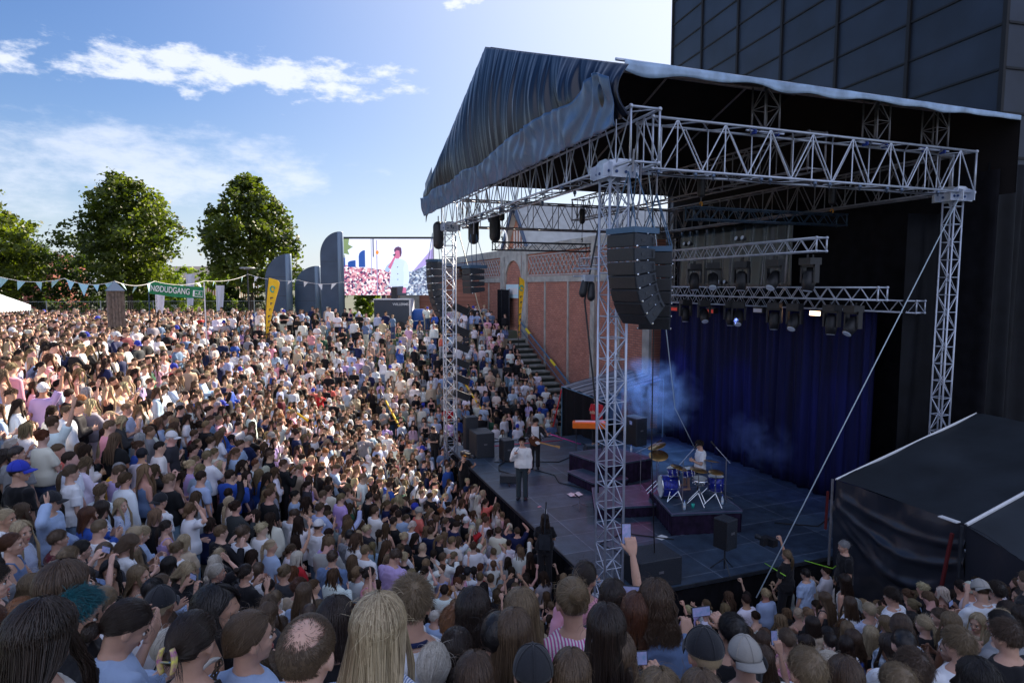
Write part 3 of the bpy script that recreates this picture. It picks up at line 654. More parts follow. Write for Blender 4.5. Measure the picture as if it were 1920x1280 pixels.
# ---------------------------------------------------------------- line arrays
def line_array(x, y, ztop, n, label, curve=6.0, rz=0.0, wd=.72, h=.235, first=0.0):
    root = empty('line_array', (x, y, ztop), R(rz), label, 'loudspeakers')
    b = MB(); b.box((.02, 0, .05), (.62, wd, .10)); 
    for s in (-1, 1): b.tube((-.2, s * .3, .1), (-.1, 0, 1.1), .012); b.tube((.25, s * .3, .1), (.1, 0, 1.1), .012)
    b.build('flying_frame', mat('blue_frame', (.06, .12, .2), .4, .4), root)
    p = Vector((-.27, 0, -.01)); ang = first
    for i in range(n):
        M3 = Matrix.Rotation(R(-ang), 3, 'Y'); wdt = .5
        prof = [(0, 0), (0, -h), (wdt, -h + .035), (wdt, -.035)]
        b = MB(); b.prism([(a, c) for a, c in prof], wd, M3, p); c = b.build('cabinet', M['cab'], root)
        md = c.modifiers.new('b', 'BEVEL'); md.width = .012; md.segments = 2
        b = MB(); b.box(p + M3 @ Vector((-.006, 0, -h / 2)), (.012, wd - .06, h - .03), M=M3); b.build('grille', M['black'], c)
        for s in (-1, 1):
            b = MB(); b.box(p + M3 @ Vector((.20, s * (wd / 2 + .002), -h / 2)), (.09, .008, .06), M=M3); b.build('badge', M['black_steel'], c); b = MB()
            b.tube(p + M3 @ Vector((.43, s * (wd / 2 + .02), -.06)), p + M3 @ Vector((.43, s * (wd / 2 + .02), -h + .06)), .012); b.build('handle', M['black_steel'], c)
        b = MB()
        for s in (-1, 1): b.ball(p + M3 @ Vector((.04, s * (wd / 2 + .01), -h + .01)), .022, 8, 5); b.ball(p + M3 @ Vector((.3, s * (wd / 2 + .01), -.005)), .014, 6, 4)
        b.build('pin', M['chrome'], c)
        p = p + M3 @ Vector((0, 0, -h - .014)); ang += curve * (.25 + 1.45 * i / n)
    b = MB(); b.path([(0, 0, 1.1), (.02, 0, 1.5)], .02, 6); b.build('hoist_line', M['alu_dark'], root)
    return root
line_array(.02, -.80, 7.32, 7, 'curved black line array hanging in front of the near tower', 8.6, 14)
line_array(.95, -.15, 7.05, 6, 'darker black line array hanging just behind the near one', 3.5, 60, .6, .24)
line_array(-.25, 13.15, 7.3, 8, 'black line array hanging left of the far tower', 5.0, 0, .8, .26)
ca = line_array(0.0, 8.9, 6.95, 4, 'squat cluster of black speakers hanging in the middle of the front truss', 3.0, 10, .62, .19)
b = MB()
for s in (-1, 1): b.tube((0, s * .1, 1.4), (0, s * .1, 1.9), .008)
b.build('hanging_wire', M['black_steel'], ca)
# cables and guy straps
def cable(name, pts, r, m, label, cat='cable', n=6):
    o = MB().path(pts, r, n).build(name, m, None, True); o.data.transform(Matrix.Translation(-Vector(pts[0]))); o.location = pts[0]
    return tag(o, label, cat)
cable('guy_strap', [(.75, -.15, ZB), (3.7, 3.0, 3.2), (6.9, 5.4, .02)], .011, M['white_strap'], 'pale diagonal strap from the near roof corner down to the stage floor', 'strap')
pA = Vector((9.3, -.25, ZB - .1)); pB = at(1418, 1120, 12.2)
cable('guy_strap', [pA, pB], .012, M['white_strap'], 'bright taut strap running from the rear tower down to the crowd beside the stage', 'strap')
cable('guy_strap', [(.6, 13.0, ZB), (2.6, 15.6, 4.2), (5.6, 19.5, -1.0)], .02, M['fence'], 'thin grey brace crossing the brick wall down into the far crowd', 'strap')
cable('power_cable', [(.3, .6, 8.6), (-.25, .5, 6.1), (-.05, .35, 4.0), (0.0, .3, 2.2)], .02, M['black'], 'black power cable drooping from the twin spotlight down the near tower')
cable('power_cable', [(1.0, .1, 8.7), (1.1, .1, 6), (1.15, .15, 3.0), (1.6, .6, .02)], .013, M['black'], 'thin black cable hanging right of the near tower to the deck')
cable('chain_fall', [(.35, -.55, 8.7), (.3, -.6, 8.0), (.15, -.75, 7.6)], .02, M['alu_dark'], 'steel chain between the roof corner and the near line array', 'chain')
cable('floor_cable', [(1.9, 10.6, .03), (1.2, 9.9, .03), (1.0, 9.3, .03), (1.25, 8.8, .03), (.9, 8.2, .03), (.75, 7.6, .03)], .022, M['black'], 'black cable snaking over the deck behind the singer')
cable('tape_line', [(1.5, 12.6, .015), (4.9, 12.5, .015)], .02, mat('pink_tape', (.8, .12, .2), .6), 'pink tape line along the far edge of the deck', 'tape')
cable('tape_line', [(4.2, 12.2, .4), (5.3, 11.6, .02)], .02, mat('magenta_tape', (.8, .05, .35), .6), 'magenta strap end lying at the far deck corner', 'tape')
cable('tape_line', [at(1434, 1055, 13.2), at(1473, 1079, 12.6)], .010, mat('lime_tape', (.35, .8, .05), .5, emit=.0), 'lime green tape crossing the bright taut strap', 'tape')
cable('tape_line', [at(1508, 1050, 13.2), at(1561, 1065, 13.0), at(1572, 1057, 12.9)], .010, mat('lime_tape2', (.35, .8, .05), .5), 'lime green tape beside the tent post', 'tape')
cable('red_strap', [at(1055, 722, 28.4), at(1037, 800, 28.2)], .035, M['red'], 'red strap slanting down from the striped marquee roof', 'strap')
M['rstrap'] = mat('dark_red_strap', (.12, .008, .010), .8)
# ---------------------------------------------------------------- marquees
mt = empty('side_marquee', (5.8, -.25, -1.7), label='large black marquee with white roof poles at the right of the stage', cat='tent')
def rel(x, y, z): return Vector((x - 5.8, y + .25, z + 1.7))
A_, B_ = rel(5.8, -.25, 2.0), rel(5.8, -3.15, 2.0); C_, D_ = rel(10.4, -.25, 3.2), rel(10.4, -3.15, 3.2)
b = MB()
def rfn(u, v):
    p = A_.lerp(B_, v).lerp(C_.lerp(D_, v), u); p.z -= .10 * math.sin(math.pi * u) * math.sin(math.pi * v) - .02 * math.sin(u * 14 + v * 5); return p
b.grid(rfn, 24, 16)
def rfn2(u, v):
    p = B_.lerp(rel(5.8, -6.2, 1.2), v).lerp(D_.lerp(rel(10.4, -6.2, 2.2), v), u); p.z -= .02; return p
b.grid(rfn2, 20, 10)
b.build('roof', mat('dark_marquee_cloth', (.018, .024, .032), .55, spec=.4, var=.3, vscale=1, bump=.2, bscale=6), mt, True)
def wall(u, v):
    p = A_.lerp(B_, u); zt = p.z; z = zt * (1 - v)
    k = .05 * math.sin(u * 9 + v * 7) * math.sin(math.pi * min(1, v * 1.6)) + .05 * mnoise.noise(Vector((u * 8, v * 8, 0)))
    for q_, (v0, sg, dp) in enumerate(((.07, .16, .07), (.13, .30, .09), (.20, .46, .07), (.10, .62, .05))): k += dp * math.exp(-((v - v0 - sg * u * (1.15 - u) * 1.6) / .022) ** 2) * min(1, u * 5) * (.6 + .4 * mnoise.noise(Vector((u * 6, q_, 0))))
    return (p.x - k, p.y, z)
def wall2(u, v):
    p = B_.lerp(rel(5.8, -6.2, 1.2), u); return (p.x + .06 * math.sin(u * 15 + v * 4), p.y, p.z * (1 - v))
b = MB(); b.grid(wall, 90, 130); b.grid(wall2, 30, 10); b.build('wall_cloth', mat('marquee_wall', (.022, .026, .038), .34, spec=.6, bump=.25, bscale=7), mt, True)
b = MB(); b.tube(A_, C_, .03); b.build('roof_pole', M['white'], mt)
b = MB(); b.tube(B_, D_, .035); b.build('roof_pole', M['white'], mt)
b = MB(); b.tube(A_ - Vector((.05, -.05, 0)), A_ - Vector((.05, -.05, 2.0 + .02)), .03); b.build('post', M['alu_dark'], mt)
b = MB(); b.tube(B_ - Vector((.12, 0, 0)), B_ - Vector((.12, 0, 3.7)), .03); b.build('post', M['black_steel'], mt)
b = MB(); b.tube(B_ - Vector((.14, -.15, .2)), B_ - Vector((.14, -.5, 3.0)), .035, 4); b.build('strap', M['rstrap'], mt); b = MB(); b.tube(A_ - Vector((.10, -.12, .3)), A_ - Vector((.10, -.14, 1.2)), .03, 4); b.build('strap', M['rstrap'], mt)
b = MB(); b.box(B_ + Vector((-.1, .25, .03)), (.12, .35, .02)); b.build('tape', M['white'], mt)
sm = empty('striped_marquee', (6.1, 15.0, PIT), label='small marquee with pale striped roof at the foot of the brick wall', cat='tent')
b = MB()
def sr(u, v): 
    p0 = Vector((-.1, -3.4 * v, 3.55)); p1 = Vector((3.0, -3.4 * v, 4.2)); q = p0.lerp(p1, u); q.z -= .05 * math.sin(v * 20); return q
b.grid(sr, 10, 40)
def stripe_mat():
    m = mat('striped_roof', (.5, .5, .5), .5); n = m.node_tree.nodes; l = m.node_tree.links; t = n.new('ShaderNodeTexCoord'); wv = n.new('ShaderNodeTexWave'); wv.bands_direction = 'Y'; wv.inputs['Scale'].default_value = 1.1; wv.inputs['Distortion'].default_value = 2; wv.inputs['Detail'].default_value = 3
    l.new(t.outputs['Object'], wv.inputs[0]); r = n.new('ShaderNodeValToRGB'); r.color_ramp.elements[0].position = .4; r.color_ramp.elements[0].color = (.05, .05, .07, 1); r.color_ramp.elements[1].position = .6; r.color_ramp.elements[1].color = (.34, .34, .37, 1); l.new(wv.outputs[0], r.inputs[0]); l.new(r.outputs[0], n['Principled BSDF'].inputs['Base Color']); return m
b.build('roof', stripe_mat(), sm, True)
b = MB(); 
def sw(u, v): return (-.05 + .03 * math.sin(u * 25), -3.3 * u, 3.5 * (1 - v))
def sw2(u, v): return (3.0 * u, -3.35 + .03 * math.sin(u * 25), (3.5 + .62 * u) * (1 - v))
def sw3(u, v): return (3.0 * u, -.02, (3.5 + .62 * u) * (1 - v))
b.grid(sw, 40, 3); b.grid(sw3, 10, 2); b.build('wall_cloth', M['side'], sm, True)
b = MB()
for p in ((-.08, 0), (-.08, -3.4), (3.05, -3.4)): b.tube((p[0], p[1], 0), (p[0], p[1], 3.55 if p[0] < 0 else 4.15), .03)
b.tube((-.08, 0, 3.52), (-.08, -3.4, 3.52), .025); b.tube((-.08, -3.4, 3.52), (3.05, -3.4, 4.18), .025); b.build('frame', mat('blue_pole', (.15, .3, .45), .4, .3), sm)
# ================================================================ BACKGROUND THINGS
def leafy(name, base, h, r, label, seed=0, trunk_h=None, cat='tree', group=None, nblob=26, leaves=5200, ls=.17, shape='round', col='leaf', tr=.2):
    rr = random.Random(seed); root = empty(name, base, 0, label, cat, group); th = trunk_h if trunk_h is not None else h * .28
    if th > 0:
        b = MB(); P = [(0, 0, -.1), (.04, .02, th * .5), (.0, .05, th), (.1, 0, th + (h - th) * .45), (.05, 0, th + (h - th) * .75)]
        b.path(P, [tr * 1.25, tr, tr * .85, tr * .5, tr * .15], 9); b.build('trunk', M['bark'], root, True)
        b = MB()
        for k in range(9):
            a = k * 2.4; z0 = th + (h - th) * (.0 + .07 * k); ln = r * .75 * (1 - k / 14)
            p = Vector((0, 0, z0)); q = p + Vector((math.cos(a) * ln, math.sin(a) * ln, ln * .55)); m_ = p.lerp(q, .5) + Vector((0, 0, -.06 * ln)); b.path([p, m_, q], [tr * .4, tr * .25, tr * .06], 6)
        b.build('limb', M['bark'], root, True)
    blobs = []
    for k in range(nblob):
        t = (k + .5) / nblob; z = th * .85 + (h - th * .85) * (t ** .85)
        if shape == 'round': prof = (.62 + 1.3 * t) if t < .28 else max(.05, 1 - (t - .28) / .74) ** .62
        elif shape == 'cone': prof = (1 - t) ** .75 * .95 + .12
        else: prof = .9
        a = k * 2.39996; rad = r * prof * rr.uniform(.30, .92); c = Vector((rad * math.cos(a), rad * math.sin(a), z)); s = r * rr.uniform(.17, .33) * (.55 + .6 * prof)
        blobs.append((c, s))
    if shape == 'round': blobs.append((Vector((0, 0, h * .6)), r * .45))
    V = np.empty((leaves * 4, 3), 'f'); n = 0; tot = sum(s * s for _, s in blobs)
    C = np.empty(leaves * 4, 'f')
    for c, s in blobs:
        m = int(leaves * s * s / tot); br = rr.uniform(.2, .8); subs = []
        for _ in range(max(6, int(16 * s))):
            d = Vector((rr.gauss(0, 1), rr.gauss(0, 1), rr.gauss(0, 1) + .15)).normalized(); subs.append((c + Vector((d.x, d.y, d.z * .85)) * s * rr.uniform(.62, 1.08), d, rr.uniform(-.2, .2)))
        for _ in range(m):
            sc_, d, db = rr.choice(subs); q = sc_ + Vector((rr.gauss(0, 1), rr.gauss(0, 1), rr.gauss(0, .7))) * s * .20
            if q.z < th * .62: continue
            a = Vector((rr.gauss(0, 1), rr.gauss(0, 1), rr.gauss(0, 1) * .6)).normalized(); b_ = a.cross(d + Vector((rr.gauss(0, .5), rr.gauss(0, .5), rr.gauss(0, .5)))).normalized(); l_ = ls * rr.uniform(.6, 1.25)
            for i, (u, v_) in enumerate(((-.5, 0), (0, -.38), (.5, 0), (0, .38))): V[n * 4 + i] = q + a * u * l_ + b_ * v_ * l_
            C[n * 4:n * 4 + 4] = min(1, max(0, br + db + rr.uniform(-.15, .15))); n += 1
    V = V[:n * 4]; me = bpy.data.meshes.new('crown'); me.vertices.add(n * 4); me.vertices.foreach_set('co', V.ravel()); me.loops.add(n * 4); me.loops.foreach_set('vertex_index', np.arange(n * 4, dtype='i'))
    me.polygons.add(n); me.polygons.foreach_set('loop_start', np.arange(n, dtype='i') * 4); me.polygons.foreach_set('loop_total', np.full(n, 4, 'i')); me.update(calc_edges=True)
    at_ = me.attributes.new('v', 'FLOAT', 'POINT'); at_.data.foreach_set('value', C[:n * 4])
    link('crown', me, LEAF[col], root); return root
def leaf_mat(name, a, c):
    m = bpy.data.materials.new(name); m.use_nodes = True; n = m.node_tree.nodes; l = m.node_tree.links; b = n['Principled BSDF']
    at_ = n.new('ShaderNodeAttribute'); at_.attribute_name = 'v'; r = n.new('ShaderNodeValToRGB'); r.color_ramp.elements[0].color = (*a, 1); r.color_ramp.elements[1].color = (*c, 1); l.new(at_.outputs['Fac'], r.inputs[0]); l.new(r.outputs[0], b.inputs['Base Color'])
    b.inputs['Roughness'].default_value = .55; tl = n.new('ShaderNodeBsdfTranslucent'); mxn = n.new('ShaderNodeMixRGB'); mxn.blend_type = 'MULTIPLY'; mxn.inputs[0].default_value = 1; mxn.inputs[2].default_value = (1.6, 1.7, .5, 1); l.new(r.outputs[0], mxn.inputs[1]); l.new(mxn.outputs[0], tl.inputs[0])
    mx_ = n.new('ShaderNodeMixShader'); mx_.inputs[0].default_value = .4; l.new(b.outputs[0], mx_.inputs[1]); l.new(tl.outputs[0], mx_.inputs[2]); l.new(mx_.outputs[0], n['Material Output'].inputs[0]); return m
LEAF = {'leaf': leaf_mat('linden_leaf', (.024, .042, .007), (.13, .165, .02)), 'bright': leaf_mat('hedge_leaf', (.07, .12, .012), (.20, .27, .03)), 'dark': leaf_mat('dark_leaf', (.018, .035, .010), (.055, .085, .015))}
def G(px, Z): p = at(px, 0, Z); return (p.x, p.y, RIM)
leafy('broadleaf_tree', G(242, 50), 11.2, 4.5, 'big dark green tree with a rounded peak left of the green exit banner', 1, 3.6, leaves=15000, ls=.33, nblob=60)
leafy('broadleaf_tree', G(470, 49), 11.2, 3.95, 'big green tree behind the street lamp and the left blue pylon', 2, 3.4, leaves=14000, ls=.33, nblob=56)
leafy('broadleaf_tree', G(-28, 46), 9.7, 3.9, 'green tree cut by the left edge of the photo', 3, 3.0, leaves=12000, ls=.33, nblob=50)
for k, (px, Z, h, r, lab, c) in enumerate(((110, 54, 6.4, 4.0, 'dark bush row behind the bunting between the left trees', 'dark'), (185, 56, 5.5, 4.2, 'dark low bush left of the wooden post', 'dark'), (325, 56, 4.4, 3.2, 'bright yellow green bush under the exit banner', 'bright'), (285, 53, 4.2, 2.0, 'yellow green bush at the foot of the big left tree trunk', 'bright'),
        (410, 62, 4.4, 2.4, 'sunlit bush under the second tree', 'bright'), (520, 60, 4.6, 2.6, 'green bush between the lamp post and the pylons', 'dark'), (690, 56, 4.3, 2.3, 'clipped green hedge seen beneath the video screen', 'bright'), (40, 52, 5.5, 3.0, 'bush behind the small white tent', 'dark'), (240, 60, 5.2, 3.0, 'dark bush behind the big left tree trunk', 'dark'), (440, 57, 5.0, 2.4, 'dark bush by the trunk of the second tree', 'dark'))):
    leafy('bush', G(px, Z), h, r, lab, 10 + k, 0, 'bush', leaves=5500, ls=.26, shape='flat', nblob=18, col=c)
# far houses
def house(px, Z, wd, h, roofh, label, wm_, rm, rz=0):
    o = empty('house', G(px, Z), -YAW + R(rz), label, 'house'); b = MB(); b.box((0, 0, h / 2), (wd, 7, h)); b.build('wall', wm_, o)
    b = MB(); b.prism([(-3.9, 0), (3.9, 0), (0, roofh)], wd + .6, Matrix.Rotation(R(90), 3, 'Z'), (0, 0, h)); b.build('roof', rm, o)
    for k in range(int(wd / 3)):
        b = MB(); b.box((-wd / 2 + 1.6 + k * 3, -3.52, h * .55), (1.1, .06, 1.3)); b.build('window', M['glassdark'], o)
house(372, 80, 8, 3.6, 1.9, 'grey roofed house behind the exit banner', M['plaster'], mat('grey_tiles', (.16, .15, .15), .8))
house(75, 90, 9, 5.0, 2.4, 'red roofed house glimpsed behind the left bushes', M['roofred'], M['roofred'])
o = empty('slatted_screen', G(428, 66), -YAW, 'brown slatted timber screen below the second tree', 'fence'); b = MB()
for k in range(26): b.box((-3.2 + k * .25, 0, 1.9), (.12, .06, 3.6))
b.build('slats', mat('brown_slats', (.28, .12, .05), .8), o); b = MB(); b.box((0, .06, 3.4), (6.6, .05, .12)); b.box((0, .06, .6), (6.6, .05, .12)); b.build('rail', M['wood'], o)
# wire fence
fa, fb = at(-20, 0, 43), at(600, 0, 47); fz = empty('wire_fence', (fa.x, fa.y, RIM), math.atan2(fb.y - fa.y, fb.x - fa.x), 'thin grey wire fence behind the back row of the audience', 'fence'); FLn = (Vector((fb.x, fb.y)) - Vector((fa.x, fa.y))).length
b = MB()
for z in (1.98, 1.2, .2): b.tube((0, 0, z), (FLn, 0, z), .016, 4)
k = 0
while k * .12 < FLn: b.tube((k * .12, 0, .05), (k * .12, 0, 1.98), .004, 3); k += 1
b.build('mesh_panel', M['fence'], fz)
for k in range(int(FLn / 3.4) + 1): b = MB(); b.tube((k * 3.4, 0, 0), (k * 3.4, 0, 2.05), .035, 6); b.build('post', M['fence'], fz)
# pylons with a quarter-round top and a rounded right edge
def pylon(pxl, pxr, Z, ytop, label):
    p = at((pxl + pxr) / 2, 0, Z); wd = (pxr - pxl) / FPX * Z; h = CAM.z + (535 - ytop) / FPX * Z - RIM
    o = empty('pylon', (p.x, p.y, RIM), -YAW, label, 'pylon', None); r0 = wd * .95; rise = min(h * .35, wd * 1.05)
    pts = [(-wd / 2, 0), (wd / 2 - .2, 0), (wd / 2 - .2, h)] + [(wd / 2 - .2 - (wd - .2) * math.sin(t), h - rise * (1 - math.cos(t))) for t in [math.pi / 2 * i / 14 for i in range(1, 15)]]
    b = MB(); b.prism(pts, .34); b.build('panel', M['pylon'], o)
    b = MB(); b.path([(wd / 2 - .2, 0, 0), (wd / 2 - .2, 0, h - .04), (wd / 2 - .2, 0, h)], [.23, .23, .2], 20); b.build('rounded_edge', mat('pylon_edge_sunlit', (.17, .24, .33), .35, .2), o, True)  # sun on the rounded edge is put into its lighter colour
    for zz in (h * .45, h * .7):
        b = MB(); b.box((-.1, -.172, zz), (wd - .3, .006, .02)); b.build('joint', M['black'], o)
    return o
pylon(499, 547, 44, 477, 'leftmost blue grey pylon with a quarter round top behind the yellow flag')
pylon(554, 601, 45, 499, 'lowest blue grey pylon standing between two taller ones')
pylon(603, 645, 44, 436, 'tallest blue grey pylon touching the left edge of the video screen')
# wooden post with pyramid cap
p = at(215, 0, 24); o = empty('timber_post', (p.x, p.y, RIM), -YAW + R(38), 'weathered square timber post with a pyramid metal cap among the back rows', 'post'); o.scale = (.8, .8, 1.0)
b = MB()
for i in range(5):
    for s in (-1, 1): b.box((-.26 + i * .13, s * .26, 1.45), (.118, .08, 2.9)); b.box((s * .30, -.26 + i * .13, 1.45), (.08, .118, 2.9))
b.build('boards', M['wood'], o)
b = MB(); b.add([(-.38, -.38, 2.9), (.38, -.38, 2.9), (.38, .38, 2.9), (-.38, .38, 2.9), (0, 0, 3.28)], [(0, 1, 4), (1, 2, 4), (2, 3, 4), (3, 0, 4), (3, 2, 1, 0)]); b.build('cap', mat('zinc_cap', (.16, .21, .28), .4, .5), o)
# lamp post
o = empty('street_lamp', G(465, 40), -YAW, 'slim dark street lamp with a flat wide head in front of the second tree', 'street lamp'); b = MB(); b.tube((0, 0, 0), (0, 0, 4.1), .055, 8, .04); b.build('pole', M['black_steel'], o)
b = MB(); b.path([(0, 0, 4.10), (0, 0, 4.17), (0, 0, 4.24)], [.2, .50, .42], 20); b.build('lamp_head', mat('lamp_shade_paint', (.25, .27, .3), .4), o, True)
# exit banner
def text(s, size, m, parent, loc, rot=(R(90), 0, 0), name='lettering', ext=.004, sx=1.0):
    cu_ = bpy.data.curves.new('t', 'FONT'); cu_.body = s; cu_.size = size; cu_.align_x = 'CENTER'; cu_.align_y = 'CENTER'; cu_.extrude = ext; cu_.offset = size * .012
    to = bpy.data.objects.new('t', cu_); COL.objects.link(to); dg = bpy.context.evaluated_depsgraph_get(); dg.update(); me = bpy.data.meshes.new_from_object(to.evaluated_get(dg)); bpy.data.objects.remove(to); me.name = name
    me.materials.clear(); o = link(name, me, m, parent, loc, rot); o.scale = (sx, 1, 1); return o
p0, p1 = at(279, 528, 27), at(382, 538, 27); p = (p0 + p1) / 2; wd = (p1 - p0).length
o = empty('exit_banner', (p.x, p.y, RIM), -YAW, 'green banner reading NØDUDGANG with a running figure symbol, strung between two poles', 'banner'); zc_ = p.z - .26 - RIM; tlt = math.atan2(-(538 - 528), 382 - 279)
b = MB(); b.grid(lambda u, v: (-wd / 2 + wd * u, .03 * math.sin(u * 9), zc_ + (u - .5) * wd * math.tan(tlt) - .055 * math.sin(math.pi * u) + (.28 - .52 * v) * (1 - .06 * u)), 24, 4); q_ = b.build('cloth', M['green'], o); q_.modifiers.new('t', 'SOLIDIFY').thickness = .01
tx = text('NØDUDGANG', .36, M['white'], o, (0, 0, 0), (R(90), -tlt, 0), ext=.002); tx.scale.x = 1.66 / tx.dimensions.x; tx.location = (-.24, -.06, zc_ + .01)
b = MB(); T_ = Matrix.Rotation(-tlt, 3, 'Y'); c_ = Vector((.93, -.05, zc_ - .14))
b.box(c_, (.42, .012, .27), M=T_); b.build('symbol_board', M['white'], o)
b = MB(); b.box(c_ + Vector((.035, -.01, 0)), (.33, .012, .22), M=T_); b.build('symbol_field', M['green'], o)
b = MB(); k_ = c_ + Vector((.08, -.022, 0)); b.ball(k_ + Vector((.01, 0, .07)), .022, 8, 6); b.path([k_ + Vector((0, 0, .045)), k_ + Vector((-.015, 0, -.02))], .016, 6); b.path([k_ + Vector((-.015, 0, -.02)), k_ + Vector((-.06, 0, -.03)), k_ + Vector((-.07, 0, -.075))], .011, 5); b.path([k_ + Vector((-.015, 0, -.02)), k_ + Vector((.03, 0, -.045)), k_ + Vector((.06, 0, -.085))], .011, 5); b.path([k_ + Vector((0, 0, .04)), k_ + Vector((.05, 0, .02))], .009, 5); b.path([k_ + Vector((0, 0, .04)), k_ + Vector((-.05, 0, .035))], .009, 5)
b.build('running_figure', M['white'], o)
b = MB(); b.box(k_ + Vector((-.13, 0, 0)), (.06, .01, .02)); b.add([tuple(k_ + Vector((-.18, 0, 0))), tuple(k_ + Vector((-.14, 0, .03))), tuple(k_ + Vector((-.14, 0, -.03)))], [(0, 1, 2)]); b.build('arrow', M['white'], o)
for s, c in ((-1, M['blue_steel']), (1, M['white'])): b = MB(); b.tube((s * (wd / 2 + .02), 0, 0), (s * (wd / 2 + .02), 0, zc_ + .35), .03, 6); b.build('pole', c, o)
# white beach flags
for k, (px, Z, h, lab) in enumerate(((291, 38, 3.2, 'narrow white flag standing under the left end of the exit banner'), (350, 44, 4.0, 'white flag behind the right half of the exit banner'), (405, 44, 3.2, 'white flag hanging limp before the slatted screen'))):
    o = empty('flag', G(px, Z), -YAW, lab, 'flag'); b = MB(); b.tube((0, 0, 0), (0, 0, h), .03, 6); b.build('pole', M['white'], o)
    b = MB(); b.grid(lambda u, v: (.02 + .55 * u * (1 - .3 * v), .05 * math.sin(u * 7 + v * 3), h - .1 - v * h * .55), 8, 10); b.build('cloth', mat('flag_cloth', (.66, .66, .74), .8), o)
def feather(px, Z, z0, h, wmax, label, lean=.12, side=1, rz=0):
    p = at(px, 0, Z); o = empty('feather_flag', (p.x, p.y, z0), -YAW + R(rz), label, 'flag'); n = 24; L_ = []; R_ = []
    for i in range(n + 1):
        t = i / n; z = h * (.14 + .86 * t); xl = lean * h * t ** 2 * .5; wdt = wmax * min(1, .12 + t * 1.05) if t < .93 else wmax * math.sqrt(max(0, 1 - ((t - .93) / .075) ** 2)) * .9
        if i == n: wdt = .02
        L_.append((xl, z)); R_.append((xl + wdt, z))
    b = MB(); b.prism([(side * x, z) for x, z in L_ + R_[::-1]], .015); b.build('cloth', M['yellow'], o)
    b = MB(); b.path([(0, 0, 0)] + [(side * x, 0, z) for x, z in L_], .022, 6); b.build('pole', M['black_steel'], o)
    e = MB(); tz = h * .84; ex = side * (lean * h * .34 + wmax * .45); e.path([(ex + .11 * math.cos(t), -.02, tz + .15 * math.sin(t)) for t in [i * .45 for i in range(13)]], .035, 6, False); e.build('emblem', M['teal'], o)
    for i in range(7):
        t = .72 - i * .085; g_ = MB(); cx_ = side * (lean * h * t * t * .5 + wmax * (.12 + t) * .5); 
        if i % 3 == 0: g_.box((cx_, -.018, h * t), (.16 * (t + .25), .01, .05)); g_.box((cx_ - .05, -.018, h * t - .05), (.04, .01, .1))
        elif i % 3 == 1: g_.box((cx_, -.018, h * t), (.05, .01, .13)); g_.box((cx_ + .05, -.018, h * t + .03), (.07, .01, .04))
        else: g_.path([(cx_ + .05 * math.cos(q), -.018, h * t + .06 * math.sin(q)) for q in [j * .6 for j in range(9)]], .015, 4, False)
        g_.build('glyph', M['darkprint'], o)
feather(495, 33, 3.1, 3.7, .60, 'yellow feather flag with teal emblem in front of the leftmost pylon', .14, 1)
feather(972, 37.5, 2.8, 4.1, .36, 'yellow feather flag with teal emblem beside the brick arch', .02, 1, 20)
# small white tent at the left
p = at(-34, 0, 29); o = empty('party_tent', (p.x, p.y, RIM), -YAW + R(10), 'small pale blue party tent at the left edge of the photo', 'tent'); o.scale = (.85, .85, .92)
b = MB(); b.add([(-1.5, -1.5, 2.35), (1.5, -1.5, 2.35), (1.5, 1.5, 2.35), (-1.5, 1.5, 2.35), (0, 0, 3.25)], [(0, 1, 4), (1, 2, 4), (2, 3, 4), (3, 0, 4)]); b.build('roof', M['tent'], o)
b = MB()
for i in range(4):
    a_ = [(-1.5, -1.5), (1.5, -1.5), (1.5, 1.5), (-1.5, 1.5)]; q0, q1 = a_[i], a_[(i + 1) % 4]; n = 12
    for k in range(n):
        x0, y0 = q0[0] + (q1[0] - q0[0]) * k / n, q0[1] + (q1[1] - q0[1]) * k / n; x1, y1 = q0[0] + (q1[0] - q0[0]) * (k + 1) / n, q0[1] + (q1[1] - q0[1]) * (k + 1) / n
        b.add([(x0 * 1.01, y0 * 1.01, 2.35), (x1 * 1.01, y1 * 1.01, 2.35), (x1 * 1.01, y1 * 1.01, 2.12), ((x0 + x1) / 2 * 1.01, (y0 + y1) / 2 * 1.01, 2.04), (x0 * 1.01, y0 * 1.01, 2.12)], [(0, 1, 2, 3, 4)])
b.build('valance', M['tent'], o)
for q in ((-1.45, -1.45), (1.45, -1.45), (1.45, 1.45), (-1.45, 1.45)): b = MB(); b.tube((*q, 0), (*q, 2.35), .03, 6); b.build('leg', M['alu'], o)
# bunting
def bunting(name, pts, n, label, m, size=.34, seed=0):
    rr = random.Random(seed); root = empty(name, pts[0], 0, label, 'bunting'); P = []
    for (a, c) in zip(pts[:-1], pts[1:]):
        for i in range(12):
            t = i / 12; q = Vector(a).lerp(Vector(c), t); q.z -= .18 * 4 * t * (1 - t); P.append(q - Vector(pts[0]))
    P.append(Vector(pts[-1]) - Vector(pts[0])); b = MB(); b.path(P, .012, 4); b.build('cord', M['white'], root)
    for i in range(n):
        t = (i + .5) / n * (len(P) - 1.01); k = int(t); q = P[k].lerp(P[k + 1], t - k); d = (P[k + 1] - P[k]).normalized(); dn = Vector((0, 0, -1)) + RGT * rr.uniform(-.8, .5) + FWD * rr.uniform(-.4, .4); s = size * rr.uniform(.7, 1.15)
        b = MB(); b.add([q - d * s * .42, q + d * s * .42, q + dn.normalized() * s * 1.15], [(0, 1, 2)]); b.build('pennant', m, root)
M['penn'] = mat('pennant_cloth', (.40, .68, .78), .7); M['pennw'] = mat('pennant_white', (.75, .8, .85), .7)
bunting('bunting', [at(-10, 516, 23), at(120, 522, 23.5), at(215, 527, 24)], 8, 'string of pale blue pennants from the left edge to the timber post', M['penn'], .36, 1)
